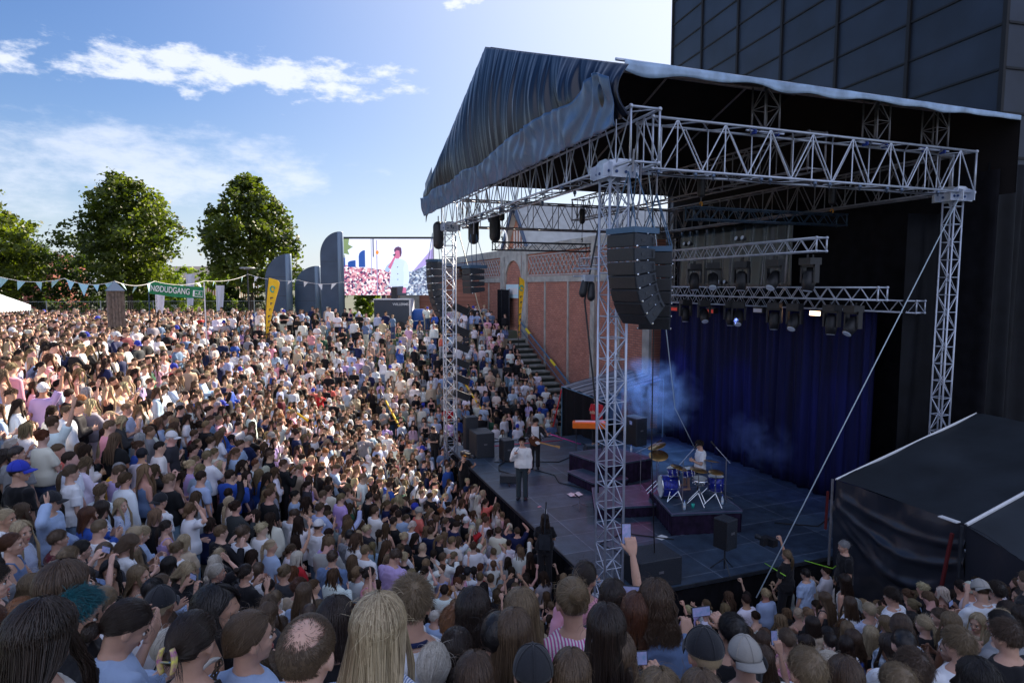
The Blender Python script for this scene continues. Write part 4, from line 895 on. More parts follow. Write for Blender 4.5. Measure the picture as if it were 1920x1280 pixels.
bunting('bunting', [at(215, 527, 24), at(290, 527, 27), at(385, 526, 31), at(465, 514, 40)], 9, 'string of pale pennants from the timber post past the exit banner to the lamp', M['penn'], .34, 2)
bunting('bunting', [at(465, 514, 40), at(560, 525, 40), at(640, 529, 40), at(822, 530, 36)], 9, 'string of white pennants from the lamp past the pylons to the video screen', M['pennw'], .36, 3)
# ---------------------------------------------------------------- video screen and its trailer
p = at(728, 0, 46); o = empty('video_screen', (p.x, p.y, RIM), -YAW, 'large outdoor video screen showing the singer in a pale jacket before the crowd', 'screen')
SWd, SH = 169 / FPX * 46, 104 / FPX * 46; zb = CAM.z - 18 / FPX * 46 - RIM
def em(name, c, e=1.0, **k): m = mat(name, c, .5, emit=e, **k); return m
def screen_mat(name, stops, scale, e):
    m = bpy.data.materials.new(name); m.use_nodes = True; n = m.node_tree.nodes; l = m.node_tree.links; b = n['Principled BSDF']; t = n.new('ShaderNodeTexCoord'); vo = n.new('ShaderNodeTexVoronoi'); vo.inputs['Scale'].default_value = scale; l.new(t.outputs['Object'], vo.inputs[0])
    sp_ = n.new('ShaderNodeSeparateColor'); l.new(vo.outputs['Color'], sp_.inputs[0]); r = n.new('ShaderNodeValToRGB'); r.color_ramp.interpolation = 'CONSTANT'
    while len(r.color_ramp.elements) < len(stops): r.color_ramp.elements.new(.5)
    for i, c in enumerate(stops): r.color_ramp.elements[i].position = i / len(stops); r.color_ramp.elements[i].color = (*c, 1)
    l.new(sp_.outputs[0], r.inputs[0]); l.new(r.outputs[0], b.inputs['Emission Color']); b.inputs['Emission Strength'].default_value = e; b.inputs['Base Color'].default_value = (.02, .02, .02, 1); return m
b = MB(); b.box((0, .12, zb + SH / 2), (SWd + .06, .2, SH + .06)); b.build('cabinet', M['black'], o)
b = MB(); b.box((0, .1, zb + SH + .09), (SWd + .5, .3, .10)); b.build('top_rail', M['black_steel'], o)
yy = [0.0]
def flat(name, pts, m, d):
    b = MB(); b.prism([(x * SWd - SWd / 2, zb + z * SH) for x, z in pts], .004, None, (0, -d, 0)); return b.build(name, m, o)
E = .42
flat('picture_sky', [(0, 0), (1, 0), (1, 1), (0, 1)], em('screen_sky', (.60, .64, .80), E), .0)
flat('picture_crowd', [(0, 0), (.62, 0), (.62, .44), (.5, .44), (.35, .48), (.15, .50), (0, .55)], screen_mat('screen_crowd_pink', [(.85, .75, .82), (.55, .18, .28), (.75, .40, .45), (.06, .04, .12), (.90, .85, .92), (.30, .08, .18), (.62, .30, .38)], 7.5, E), .006)
flat('picture_crowd', [(.58, 0), (1, 0), (1, .50), (.9, .52), (.75, .42), (.58, .40)], screen_mat('screen_crowd_blue', [(.10, .15, .28), (.50, .60, .75), (.05, .07, .14), (.28, .35, .50), (.7, .75, .85), (.15, .18, .3)], 9, E), .008)
flat('picture_wall', [(.77, .42), (1, .60), (1, .85)], em('screen_wall', (.30, .25, .50), E), .010)
def arc_pylon(x0, x1, z0, z1, n): return [(x0, z0), (x1, z0), (x1, z1)] + [(x1 - (x1 - x0) * math.sin(t), z1 - (z1 - z0) * .38 * (1 - math.cos(t))) for t in [math.pi / 2 * i / 8 for i in range(1, 9)]]
pm = em('screen_pylon', (.015, .06, .25), E)
flat('picture_pylon', arc_pylon(.18, .25, .5, .80, 0), pm, .012); flat('picture_pylon', arc_pylon(.06, .145, .5, .62, 0), pm, .012); flat('picture_pylon', [(.0, .5), (.03, .5), (.03, .67), (0, .67)], pm, .012)
flat('picture_tree', [(.0, .66), (.03, .68), (.02, .74), (.08, .72), (.06, .80), (.12, .86), (.07, .90), (.08, 1), (0, 1)], em('screen_tree', (.16, .22, .10), E), .011)
flat('picture_tower', [(.315, .35), (.325, .35), (.325, 1), (.315, 1)], em('screen_tower', (.30, .30, .42), E), .013); flat('picture_tower', [(.335, .68), (.348, .68), (.348, 1), (.335, 1)], em('screen_tower2', (.05, .05, .08), E), .014); flat('picture_tower', [(.375, .0), (.385, 0), (.385, .98), (.375, .98)], em('screen_tower3', (.25, .22, .35), E), .014)
flat('picture_lamp', [(.385 + .018 * math.cos(t), .76 + .036 * math.sin(t)) for t in [i * .63 for i in range(10)]], em('screen_lamp', (.9, .18, .03), E * 1.2), .016)
sj = em('screen_jacket', (.42, .52, .72), E); sj2 = em('screen_jacket_fold', (.28, .38, .60), E); sk = em('screen_skin', (.42, .12, .22), E); sd_ = em('screen_dark', (.03, .035, .05), E)
flat('picture_trousers', [(.535, 0), (.70, 0), (.695, .17), (.54, .17)], sd_, .018)
flat('picture_jacket', [(.51, .15), (.53, .40), (.54, .58), (.57, .64), (.61, .66), (.66, .64), (.70, .60), (.725, .52), (.735, .34), (.715, .15), (.66, .16), (.60, .155)], sj, .020)
flat('picture_arm', [(.545, .60), (.49, .53), (.465, .46), (.475, .42), (.50, .41), (.54, .50), (.57, .58)], sj2, .023)
flat('picture_sleeve', [(.69, .60), (.725, .50), (.735, .30), (.715, .13), (.665, .14), (.675, .30), (.67, .48)], em('screen_sleeve', (.48, .58, .78), E), .023)
flat('picture_hand', [(.655, .04), (.695, .04), (.70, .13), (.665, .14)], sk, .024); flat('picture_hand', [(.50, .50), (.545, .62), (.575, .70), (.59, .68), (.56, .58), (.53, .46)], sk, .026)
flat('picture_face', [(.575, .70), (.58, .78), (.595, .83), (.625, .83), (.645, .77), (.64, .69), (.62, .65), (.59, .65)], sk, .026)
flat('picture_hair', [(.575, .76), (.57, .81), (.59, .85), (.62, .865), (.65, .84), (.655, .76), (.645, .68), (.635, .70), (.63, .79), (.60, .80)], em('screen_hair', (.07, .03, .08), E), .028)
flat('picture_microphone', [(.555, .72), (.585, .74), (.59, .72), (.57, .69)], sd_, .030)
for z_ in (.50, .38, .28): flat('picture_button', [(.607 + .006 * math.cos(t), z_ + .010 * math.sin(t)) for t in [i * .8 for i in range(8)]], sd_, .024)
for x in (-.4, .55): b = MB(); b.box((x, .3, zb / 2), (.25, .3, zb)); b.build('mast', M['black_steel'], o)
p = at(738, 0, 45); o = empty('screen_trailer', (p.x, p.y, RIM), -YAW, 'dark grey trailer box with white edge standing under the video screen', 'trailer')
b = MB(); b.box((0, 0, 1.15), (2.5, 1.6, 1.9)); b.build('body', mat('trailer_paint', (.03, .045, .07), .4), o); b = MB(); b.box((0, 0, 2.13), (2.6, 1.66, .07)); b.box((1.27, 0, 1.15), (.10, 1.66, 1.96)); b.build('edge_frame', M['white'], o)
for s in (-1, 1): b = MB(); b.path([(s * .6, -.85, .3), (s * .6, -.65, .3)], .3, 16); b.build('wheel', M['black'], o)
text('WILLERMS', .24, M['white'], o, (.62, -.81, 1.78), ext=.002); b = MB(); b.box((0.0, .2, 2.55), (.4, .3, .8)); b.build('lift_box', M['black'], o)
p = at(702, 0, 44.5); o = empty('blue_tarp_cover', (p.x + 3.2, p.y - .5, RIM), -YAW, 'blue covered crate to the right of the trailer', 'crate'); b = MB(); b.loft([(0, 0, 0, .62, .5), (0, 0, 1.25, .6, .48), (0, 0, 1.4, .5, .4)], 16, 6); b.build('cover', mat('blue_cover', (.02, .10, .40), .5), o, True); b = MB(); b.tube((-.6, -.52, .6), (.6, -.52, .6), .02); b.build('strap', M['white'], o)
# ================================================================ PEOPLE
def evalmesh(me, mods, name):
    o = bpy.data.objects.new('tmp', me); COL.objects.link(o)
    for t, kw in mods:
        m = o.modifiers.new(t, t)
        for k, v in kw.items(): setattr(m, k, v)
    dg = bpy.context.evaluated_depsgraph_get(); dg.update()
    r = bpy.data.meshes.new_from_object(o.evaluated_get(dg)); r.name = name
    bpy.data.objects.remove(o); bpy.data.meshes.remove(me); return r
def fuse(b, vox, smooth=4, dec=1.0, name='m'):
    mods = [('REMESH', dict(mode='VOXEL', voxel_size=vox, use_smooth_shade=True)), ('SMOOTH', dict(factor=.5, iterations=smooth))]
    if dec < 1: mods.append(('DECIMATE', dict(ratio=dec)))
    return evalmesh(b.mesh('src'), mods, name)
def arrays(me):
    """vertices, polygons as (loop list, start, total)"""
    v = np.empty(len(me.vertices) * 3, 'f'); me.vertices.foreach_get('co', v)
    lv = np.empty(len(me.loops), 'i'); me.loops.foreach_get('vertex_index', lv)
    lt = np.empty(len(me.polygons), 'i'); me.polygons.foreach_get('loop_total', lt)
    mi = np.empty(len(me.polygons), 'i'); me.polygons.foreach_get('material_index', mi)
    return v.reshape(-1, 3), lv, lt, mi
def join(parts, name):
    """parts: list of (vertices, loop verts, loop totals, material idx)"""
    V = []; LV = []; LT = []; MI = []; n = 0
    for v, lv, lt, mi in parts:
        V.append(v); LV.append(lv + n); LT.append(lt); MI.append(mi); n += len(v)
    V, LV, LT, MI = map(np.concatenate, (V, LV, LT, MI))
    me = bpy.data.meshes.new(name); me.vertices.add(len(V)); me.vertices.foreach_set('co', V.astype('f').ravel())
    me.loops.add(len(LV)); me.loops.foreach_set('vertex_index', LV.astype('i'))
    me.polygons.add(len(LT)); me.polygons.foreach_set('loop_start', (np.cumsum(LT) - LT).astype('i')); me.polygons.foreach_set('loop_total', LT.astype('i'))
    me.polygons.foreach_set('material_index', MI.astype('i')); me.polygons.foreach_set('use_smooth', np.ones(len(LT), bool))
    me.update(calc_edges=True); return me
TORSO = {'F': [(.80, .150, .105), (.90, .172, .118), (.98, .163, .11), (1.06, .135, .095), (1.12, .122, .088), (1.20, .133, .098), (1.28, .148, .115), (1.36, .150, .102), (1.42, .125, .082), (1.46, .078, .062), (1.49, .05, .05)],
         'M': [(.80, .150, .105), (.90, .162, .115), (.98, .157, .11), (1.06, .150, .105), (1.15, .152, .105), (1.25, .167, .112), (1.33, .180, .115), (1.40, .170, .098), (1.45, .11, .076), (1.49, .06, .055)]}
SHX = {'F': (.155, .043), 'M': (.180, .051)}
# pose: (right upper arm dir, right forearm dir, left upper, left fore, hand kinds, head yaw, head pitch)
POSES = {
 'stand':  ((.16, -.06, -1), (.02, .25, -1), (-.16, -.06, -1), (-.02, .3, -1), 'rr', 0, -6),
 'stand_turned': ((.16, .0, -1), (-.1, .4, -1), (-.16, -.1, -1), (.05, .3, -1), 'rr', 38, 0),
 'crossed': ((.22, .25, -.95), (-.95, .42, .12), (-.22, .25, -.95), (.95, .36, .02), 'rr', -12, -4),
 'clasped': ((.15, .15, -1), (-.62, .75, .25), (-.15, .15, -1), (.62, .75, .22), 'rr', 14, -10),
 'clapping': ((.2, .4, -.85), (-.5, .75, .55), (-.2, .4, -.85), (.5, .75, .55), 'oo', 0, 2),
 'phone_both': ((.18, .75, -.45), (-.38, .42, .85), (-.18, .75, -.45), (.38, .42, .85), 'gg', 0, 4),
 'phone_high': ((.15, .72, .62), (-.12, .30, .95), (-.14, .0, -1), (.1, .5, -.85), 'gr', 0, 6),
 'arm_up': ((.35, .25, .92), (.02, .28, .96), (-.2, .1, -1), (.3, .7, -.5), 'or', -8, 6),
 'hand_hair': ((.78, .25, .40), (-.72, -.05, .62), (-.15, .05, -1), (.3, .7, -.3), 'or', -20, -4),
 'heart': ((.55, .25, .85), (-.62, .15, .78), (-.55, .25, .85), (.62, .15, .78), 'oo', 0, 0),
 'looking_down': ((.15, .35, -.95), (-.42, .75, .1), (-.15, .35, -.95), (.42, .75, .1), 'gg', 20, -32),
 'pray': ((.2, .45, -.8), (-.42, .5, .85), (-.2, .45, -.8), (.42, .5, .85), 'oo', 10, 0),
 'singing': ((.30, .30, -.85), (-.45, .50, .80), (-.12, -.03, -1), (-.02, .14, -1), 'gr', 0, 2),
 'guitar': ((.30, -.18, -.9), (-.55, .78, -.05), (-.55, .28, -.75), (-.25, .85, .25), 'gg', -35, -14),
 'camera': ((.35, .55, -.5), (.02, .4, .95), (-.2, .55, -.6), (.2, .75, .6), 'gg', 0, 2),
 'pointing': ((.35, .55, .5), (-.15, .35, .92), (-.2, .3, -.9), (.4, .7, .2), 'or', -10, 5),
 'leaning': ((.3, .6, -.7), (-.75, .62, .02), (-.3, .6, -.7), (.75, .6, .0), 'rr', 0, -8),
}
def jnt(pose, sex):
    ru, rf, lu, lf, hk, yaw, pit = POSES[pose]; sx, sr = SHX[sex]
    out = {}
    for s, u, f in ((1, ru, rf), (-1, lu, lf)):
        S = Vector((s * sx, -.005, 1.378)); E = S + Vector(u).normalized() * .275; W = E + Vector(f).normalized() * .235
        out[s] = (S, E, W, Vector(f).normalized())
    Hm = Matrix.Translation((0, -.004, 1.515)) @ Euler((R(pit), 0, R(-yaw))).to_matrix().to_4x4() @ Matrix.Translation((0, .018, .092))
    return out, Hm, hk, sr
_hand = {}
def hand_arr(kind, side, lod):
    k = (kind, side, lod)
    if k in _hand: return _hand[k]
    b = MB(); curl = {'r': (22, 28, 18), 'o': (4, 7, 5), 'g': (42, 48, 30)}[kind]
    # palm in x (across), z (along), palm faces -y
    b.loft([(0, 0, -.012, .024, .017), (0, 0, .012, .032, .016), (0, 0, .05, .041, .014), (0, 0, .084, .040, .012), (0, 0, .094, .034, .009)], 14, 2.6)
    for i, (x, ln, sp) in enumerate(((.030, .070, 5), (.0105, .078, 1.5), (-.0105, .072, -2), (-.030, .057, -6))):
        p = Vector((x, 0, .083)); a = 0; P = [p]; Rr = [.0092]
        for j, (fr, c) in enumerate(zip((.44, .32, .24), curl)):
            a += R(c + i * 1.5); d = Vector((math.sin(R(sp)), -math.sin(a), math.cos(a))); p = p + d * ln * fr; P.append(p); Rr.append((.0086, .0078, .0064)[j])
        b.path(P, Rr, 8); b.ball(P[-1], .0063, 8, 5); b.ball(P[1], .0089, 8, 5)
    th = [Vector((.022, -.004, .018)), Vector((.046, -.012, .045)), Vector((.058, -.022 - (.01 if kind == 'g' else 0), .070)), Vector((.060 if kind != 'g' else .046, -.030 - (.012 if kind == 'g' else 0), .094))]
    b.path(th, [.015, .0125, .0105, .008], 8); b.ball(th[-1], .008, 8, 5); b.ball(th[1], .0125, 8, 5)
    me = fuse(b, .0042 if lod == 0 else .010, 2, 1.0 if lod == 0 else .3); v, lv, lt, mi = arrays(me); bpy.data.meshes.remove(me)
    if side < 0: 
        v = v * np.array([-1, 1, 1], 'f'); 
        st_ = np.cumsum(lt) - lt
        lv = np.concatenate([lv[a:a + n][::-1] for a, n in zip(st_, lt)])
    _hand[k] = (v, lv, lt, mi); return _hand[k]
def xf(arr, Mx):
    v, lv, lt, mi = arr; m = np.array(Mx, dtype='f'); return (v @ m[:3, :3].T + m[:3, 3], lv, lt, mi)
def hand_frame(W, f, s, pose):
    z = f; hint = Vector((0, 0, 1)) if abs(f.z) < .75 else Vector((-s * .25, .97, 0)) if f.z < 0 else Vector((-s, -.2, 0))
    if pose in ('phone_both', 'phone_high', 'arm_up'): hint = Vector((-s, 0, .0))
    x = (hint - z * hint.dot(z)).normalized()        # thumb side
    y = z.cross(x)
    if s < 0: x = -x; y = z.cross(x)
    Mx = Matrix((x, y, z)).transposed().to_4x4(); Mx.translation = W + z * .006; return Mx
def head_prims(b, T, lod):
    def B(c, r, n=14, m=10): b.ball(T @ Vector(c), r, n, m, T.to_3x3())
    B((0, -.010, .024), (.076, .094, .092), 20, 14); B((0, .016, -.020), (.064, .074, .080)); B((0, .030, -.062), (.048, .056, .048)); B((0, .060, -.096), (.022, .020, .018))
    B((.030, .055, -.028), (.026, .030, .026)); B((-.030, .055, -.028), (.026, .030, .026)); B((0, .070, .026), (.046, .020, .018))
    b.capsule(T @ Vector((0, .086, .010)), T @ Vector((0, .102, -.026)), .0075, .0125, 8); B((.011, .090, -.030), .009, 8, 6); B((-.011, .090, -.030), .009, 8, 6)
    for s in (-1, 1): B((s * .077, -.006, -.010), (.009, .021, .031), 10, 8); B((s * .074, .002, -.034), (.008, .010, .011), 8, 6)
    B((0, .078, -.060), (.026, .014, .014), 10, 8)
def face_bits(T):
    out = []
    for mi, prs in ((1, [((s * .030, .0760, -.004), (.0125, .0090, .0078)) for s in (-1, 1)]),      # eye
                    (2, [((0, .0905, -.0565), (.021, .0055, .0045)), ((0, .0890, -.0650), (.018, .0060, .0052))]),   # lips
                    (3, [((s * .031, .0865, .0165), (.018, .0045, .0034)) for s in (-1, 1)] + [((s * .030, .0850, -.004), (.0058, .0012, .0058)) for s in (-1, 1)] + [((s * .030, .0840, .0045), (.0125, .0040, .0016)) for s in (-1, 1)])):
        b = MB(); b.mi = mi
        for c, r in prs: b.ball(T @ Vector(c), r, 10, 6, T.to_3x3())
        me = b.mesh('t'); out.append(arrays(me)); bpy.data.meshes.remove(me)
    return out
_body = {}
def body_mesh(sex, pose, lod=0, seated=False):
    k = (sex, pose, lod, seated)
    if k in _body: return _body[k]
    J, Hm, hk, sr = jnt(pose, sex); b = MB(); f = 1.0 if sex == 'M' else .88
    b.loft([(0, -.012 if z < 1.3 else -.008, z, rx, ry) for z, rx, ry in TORSO[sex]], 24)
    b.capsule((0, -.014, 1.43), Hm @ Vector((0, -.022, -.055)), .060 * f, .054 * f, 14)
    b.capsule((0, -.01, 1.435), (.125 * f, -.012, 1.392), .046, .042, 10); b.capsule((0, -.01, 1.435), (-.125 * f, -.012, 1.392), .046, .042, 10)
    for s in (1, -1):
        S, E, W, fd = J[s]; b.capsule(S, S.lerp(E, .5), sr, .044 * f); b.capsule(S.lerp(E, .5), E, .044 * f, .036 * f); b.capsule(E, E.lerp(W, .4), .036 * f, .036 * f); b.capsule(E.lerp(W, .4), W, .036 * f, .024 * f)
        if seated: H_, K_, A_ = (s * .09, 0, .90), (s * .20, .40, .86), (s * .19, .36, .44)
        else: H_, K_, A_ = (s * .085, -.01, .88), (s * .09, .012, .48), (s * .095, -.015, .085)
        b.capsule(H_, K_, .085, .054); b.capsule(K_, A_, .052, .036)
        b.capsule(Vector(A_) + Vector((0, -.02, -.035)), Vector(A_) + Vector((0, .13, -.05)), .040, .034)
    head_prims(b, Hm, lod)
    me = fuse(b, .0085 if lod == 0 else .02, 3, 1.0 if lod == 0 else (.24 if lod == 1 else .075)); A = [arrays(me)]; bpy.data.meshes.remove(me)
    if lod < 2:
        for s, h in ((1, hk[0]), (-1, hk[1])):
            S, E, W, fd = J[s]; A.append(xf(hand_arr(h, s, lod), hand_frame(W, fd, s, pose)))
    if lod == 0: A += face_bits(Hm)
    me = join(A, 'body'); _body[k] = me; return me
_top = {}
def top_mesh(sex, pose, kind, lod=0):
    k = (sex, pose, kind, lod)
    if k in _top: return _top[k]
    J, Hm, hk, sr = jnt(pose, sex); b = MB(); g = .008 if kind == 'tank' else .020
    if kind in ('hoodie', 'jacket'): g = .030
    zs = 1.47 if kind != 'tank' else 1.39
    loose = 0 if kind == 'tank' else 1
    rings = []
    for z, rx, ry in TORSO[sex]:
        if z < .86 or z > zs + .005: continue
        if loose and z < 1.25: rx, ry = max(rx, .150 if sex == 'F' else .162), max(ry, .108)
        if z < 1.08: rx, ry = max(rx, .185) + .004, max(ry, .132)
        rings.append((0, -.010, z, rx + g, ry + g * 1.1))
    b.loft(rings, 26)
    if kind == 'tank':
        for s in (-1, 1): b.path([(s * .085, .085, 1.36), (s * .088, .045, 1.44), (s * .088, -.02, 1.455), (s * .085, -.09, 1.40), (s * .08, -.10, 1.33)], .014, 8)
    else:
        b.capsule((0, -.012, 1.430), (.120, -.013, 1.390), .060, .058, 12); b.capsule((0, -.012, 1.430), (-.120, -.013, 1.390), .060, .058, 12)
        for s in (1, -1):
            S, E, W, fd = J[s]; b.capsule(S, S.lerp(E, .45), sr + g * .7, .046 + g, 14)
            if kind == 'tee': b.path([S.lerp(E, .3), S.lerp(E, .74)], [.052 + g, .053 + g], 16)
            else:
                b.capsule(S.lerp(E, .4), E, .047 + g, .043 + g, 14); b.capsule(E, E.lerp(W, .5), .043 + g, .040 + g, 14); b.path([E.lerp(W, .45), E.lerp(W, .96)], [.040 + g, .033 + g], 14)
        if kind in ('hoodie',): b.ball((0, -.085, 1.44), (.10, .05, .06))
        if kind in ('jacket', 'shirt', 'long'): b.path([(.055 * math.sin(t) * 1.15, -.012 - .06 * math.cos(t), 1.475 - .012 * (1 - math.cos(t))) for t in [i * math.pi / 7 - math.pi * .86 for i in range(13)]], .013, 6)
    me = fuse(b, .0105 if lod == 0 else .024, 2, 1.0 if lod == 0 else (.35 if lod == 1 else .13))
    if lod == 0:     # cloth folds
        n = len(me.vertices); co = np.empty(n * 3, 'f'); me.vertices.foreach_get('co', co); co = co.reshape(-1, 3); no = np.array([v.normal[:] for v in me.vertices])
        am = .016 if kind != 'tank' else .004; d = np.empty(n)
        for i in range(n):
            x, y, z = co[i]; q = Vector((x * 6, y * 6, z * 5)); nn = mnoise.noise(q)
            d[i] = am * (mnoise.noise(Vector((x * 9 + nn * 2, y * 9, z * 4.5))) * 1.3 + .7 * math.sin((z * 26 + x * 14 * (1 if x > 0 else -1) + nn * 6)) * (abs(nn) + .15))
        d = np.maximum(d, -.0035); co += (no * d[:, None]); me.vertices.foreach_set('co', co.astype('f').ravel())
    me.name = 'top'; _top[k] = me; return me
_pan = {}
def pants_mesh(kind='long', lod=0, seated=False):
    k = (kind, lod, seated)
    if k in _pan: return _pan[k]
    b = MB(); b.loft([(0, -.012, .80, .150, .112), (0, -.012, .90, .178, .125), (0, -.012, .98, .168, .118), (0, -.012, 1.05, .150, .108)], 22)
    for s in (1, -1):
        if seated: b.capsule((s * .09, 0, .90), (s * .18, .34, .87), .098, .078); continue
        b.capsule((s * .088, -.01, .86), (s * .092, .010, .50), .098, .076)
        if kind == 'long': b.path([(s * .092, .010, .56), (s * .094, .008, .46), (s * .097, -.005, .06)], [.077, .070, .075], 14)
    if kind == 'skirt': b.loft([(0, -.012, 1.0, .165, .12), (0, -.01, .8, .20, .16), (0, -.01, .55, .24, .19)], 20)
    me = fuse(b, .013 if lod == 0 else .035, 2, 1.0 if lod == 0 else .35); _pan[k] = me; return me
# ---- hair: a scalp shell and many locks
def hair_mesh(style, seed=0, lod=0):
    r_ = random.Random(seed * 131 + len(style)); V = []; F = []; C = []
    ax, ay, az_ = .080, .099, .097; c0 = Vector((0, -.011, .024))
    def sph(th, ph, k=1.0):       # th from crown, ph from the front
        return c0 + Vector((ax * k * math.sin(th) * math.sin(ph), ay * k * math.sin(th) * math.cos(ph), az_ * k * math.cos(th)))
    def line(ph):                  # hairline
        a = abs(ph); return R(56) + (R(46) if a > R(78) else R(46) * (a / R(78)) ** 2) + (R(22) if a > R(120) else 0)
    def lock(P, r0, n=3, flat=.55, v=None, tip=.25):
        b = MB(); m = len(P); rr = [r0 * (1 - (1 - tip) * (i / (m - 1)) ** 2) for i in range(m)]
        b.path(P, rr, n, False, flat); o = len(V); V.extend(b.v); F.extend(tuple(i + o for i in f) for f in b.f)
        v = min(1, max(0, r_.gauss(.42, .17))) if v is None else v; C.extend([min(1, max(0, v + .15 * (i // n) / m)) for i in range(len(b.v))])
    # scalp shell
    nu, nv = (28, 10) if lod == 0 else (12, 5); o = len(V); thick = {'buzz': 1.0, 'short': 1.03, 'bald_crown': 1.0}.get(style, 1.04)
    for j in range(nv + 1):
        for i in range(nu):
            ph = -math.pi + 2 * math.pi * i / nu; t = line(ph) * (1.0 if style != 'cap' else 1.0)
            t0 = R(34) if style == 'bald_crown' else 0.0
            if style == 'bald_crown': t0 = R(50) - R(22) * math.cos(ph)
            p = sph(t0 + (t - t0) * j / nv, ph, thick if j < nv else thick * .97); V.append(p); C.append(.35)
    for j in range(nv):
        for i in range(nu):
            i2 = (i + 1) % nu; F.append((o + j * nu + i, o + j * nu + i2, o + (j + 1) * nu + i2, o + (j + 1) * nu + i))
    nseg = 9 if lod == 0 else 4; lw = .36 if lod == 0 else 2.3
    def wav(i, amp, fr, s): return Vector((math.sin(i * fr + s) * amp, math.cos(i * fr * 1.13 + s * 2) * amp * .8, 0))
    def flow(ph, L_, th0, wave=0.0, wf=1.2, k=1.07, split=R(74)):
        P = []; s = 1 if ph >= 0 else -1; a = abs(ph); ph2 = a if a > R(70) else R(70) + (a - R(70)) * .25; tE = R(98) if a < R(125) else R(104); sd = r_.random() * 6
        m1 = nseg // 2 + 1
        for i in range(m1):
            t = i / (m1 - 1); th = th0 + (tE - th0) * t; pp = s * (a + (ph2 - a) * min(1, t * 1.5)); P.append(sph(th, pp, k + .03 * math.sin(t * 3) + r_.uniform(-.006, .006)) + wav(i, wave * .3, wf, sd))
        e = P[-1]; back = a > split; tx = e.x * (1.12 if back else 1.02) + s * .006; ty = min(-.110, e.y - .02) if back else .100 + r_.uniform(-.015, .02)
        if back and a > R(140): ty = -.125 + r_.uniform(-.012, .008)
        m2 = nseg - m1 + 1; L2 = L_ * r_.uniform(.82, 1.05)
        for i in range(1, m2 + 1):
            t = i / m2; sm = min(1, t * L2 / .17); sm = sm * sm * (3 - 2 * sm)
            P.append(Vector((e.x + (tx - e.x) * sm, e.y + (ty - e.y) * sm * (1 if L2 > .15 else .3), e.z - L2 * t)) + wav(i + 3, wave, wf, sd))
        return P
    N_ = {0: 3.4, 1: .16, 2: .06}[lod]
    if style in ('long', 'wavy', 'curly', 'bob'):
        L_ = {'long': .42, 'wavy': .34, 'curly': .20, 'bob': .13}[style]; wv = {'long': .003, 'wavy': .012, 'curly': .022, 'bob': .003}[style]; wf = {'long': .8, 'wavy': 1.5, 'curly': 2.4, 'bob': .8}[style]
        for q in range(int((430 if style != 'curly' else 420) * N_)):
            ph = r_.uniform(-math.pi, math.pi); 
            if abs(ph) < R(12): ph = R(12) * (1 if ph > 0 else -1) + ph
            th0 = R(r_.uniform(4, 60)) * (1 if r_.random() < .7 else .4); k = 1.05 + .07 * r_.random() + (.10 * r_.random() if style == 'curly' else 0)
            lock(flow(ph, L_, min(th0, line(ph) * .9), wv, wf, k), r_.uniform(.005, .0095) * lw)
    elif style in ('pony', 'bun', 'low_bun', 'braid', 'clip'):
        kn = {'pony': Vector((0, -.122, .035)), 'bun': Vector((0, -.105, .078)), 'low_bun': Vector((0, -.115, -.055)), 'braid': Vector((0, -.108, -.050)), 'clip': Vector((0, -.118, .005))}[style]
        for q in range(int(300 * N_)):
            ph = r_.uniform(-math.pi, math.pi); th0 = line(ph) * r_.uniform(.25, 1.0); p0 = sph(th0, ph, 1.03); P = []
            for i in range(nseg):
                t = i / (nseg - 1); a = p0.lerp(kn, t) - c0; m_ = Vector((a.x / ax, a.y / ay, a.z / az_)).length; kk = 1.045 + .02 * math.sin(q)
                a = a / m_ * (kk + (max(m_, 1.0) - 1.0) * t) if m_ > 1e-4 else a
                if t > .8: a = a.lerp(kn - c0, (t - .8) / .2)
                P.append(c0 + a)
            lock(P, r_.uniform(.004, .008) * lw, tip=.6)
        if style == 'pony':
            for q in range(int(110 * N_)):
                s1, s2 = r_.uniform(-1, 1), r_.uniform(-1, 1); sd = r_.random() * 6
                lock([kn + Vector((s1 * .028 * math.sin(math.pi * min(1, t * 1.1)) , -.045 * math.sin(min(1, t * 2.2) * 1.57) + s2 * .020 + .02 * t, .015 * (1 - t) - .30 * t * r_.uniform(.95, 1.05))) + wav(t * 8, .004, 1, sd) for t in [i / (nseg - 1) for i in range(nseg)]], .0065 * lw)
        if style in ('bun', 'low_bun', 'clip'):
            rr = .040 if style != 'clip' else .026
            for q in range(int(70 * N_) + 6):
                a0, el_ = r_.random() * 6.28, r_.uniform(-1.3, 1.3); P = []
                for i in range(nseg):
                    a = a0 + i * .42; e = el_ + .12 * math.sin(i); P.append(kn + Vector((0, -.016, 0)) + Vector((rr * math.cos(a) * math.cos(e), rr * .8 * math.sin(e), rr * math.sin(a) * math.cos(e))) * r_.uniform(.92, 1.08))
                lock(P, .007 * lw)
            b = MB(); b.ball(kn + Vector((0, -.014, 0)), rr * .9, 10, 8); o = len(V); V.extend(b.v); F.extend(tuple(i + o for i in f) for f in b.f); C.extend([.3] * len(b.v))
            for q in range(int(14 * N_)):     # loose wisps
                s = r_.choice((-1, 1)); p = kn + Vector((s * r_.uniform(.0, .03), 0, -.02)); lock([p + Vector((s * .008 * i, -.006 * i, -.018 * i)) + wav(i, .003, 1.4, q) for i in range(5)], .0022 * lw, tip=.1)
        if style == 'braid':
            for st_ in range(3):
                P = [kn + Vector((.016 * math.sin(i * .9 + st_ * 2.09), -.012 + .010 * math.sin(2 * (i * .9 + st_ * 2.09)) - .03 * min(1, i / 4), -.016 * i)) for i in range(20)]
                for q in range(5): lock([p + Vector((r_.uniform(-.004, .004), r_.uniform(-.004, .004), 0)) for p in P], .0085 * lw, 4, .8, tip=.5)
    elif style in ('short', 'crop', 'tousled', 'buzz', 'bald_crown', 'cap', 'capback'):
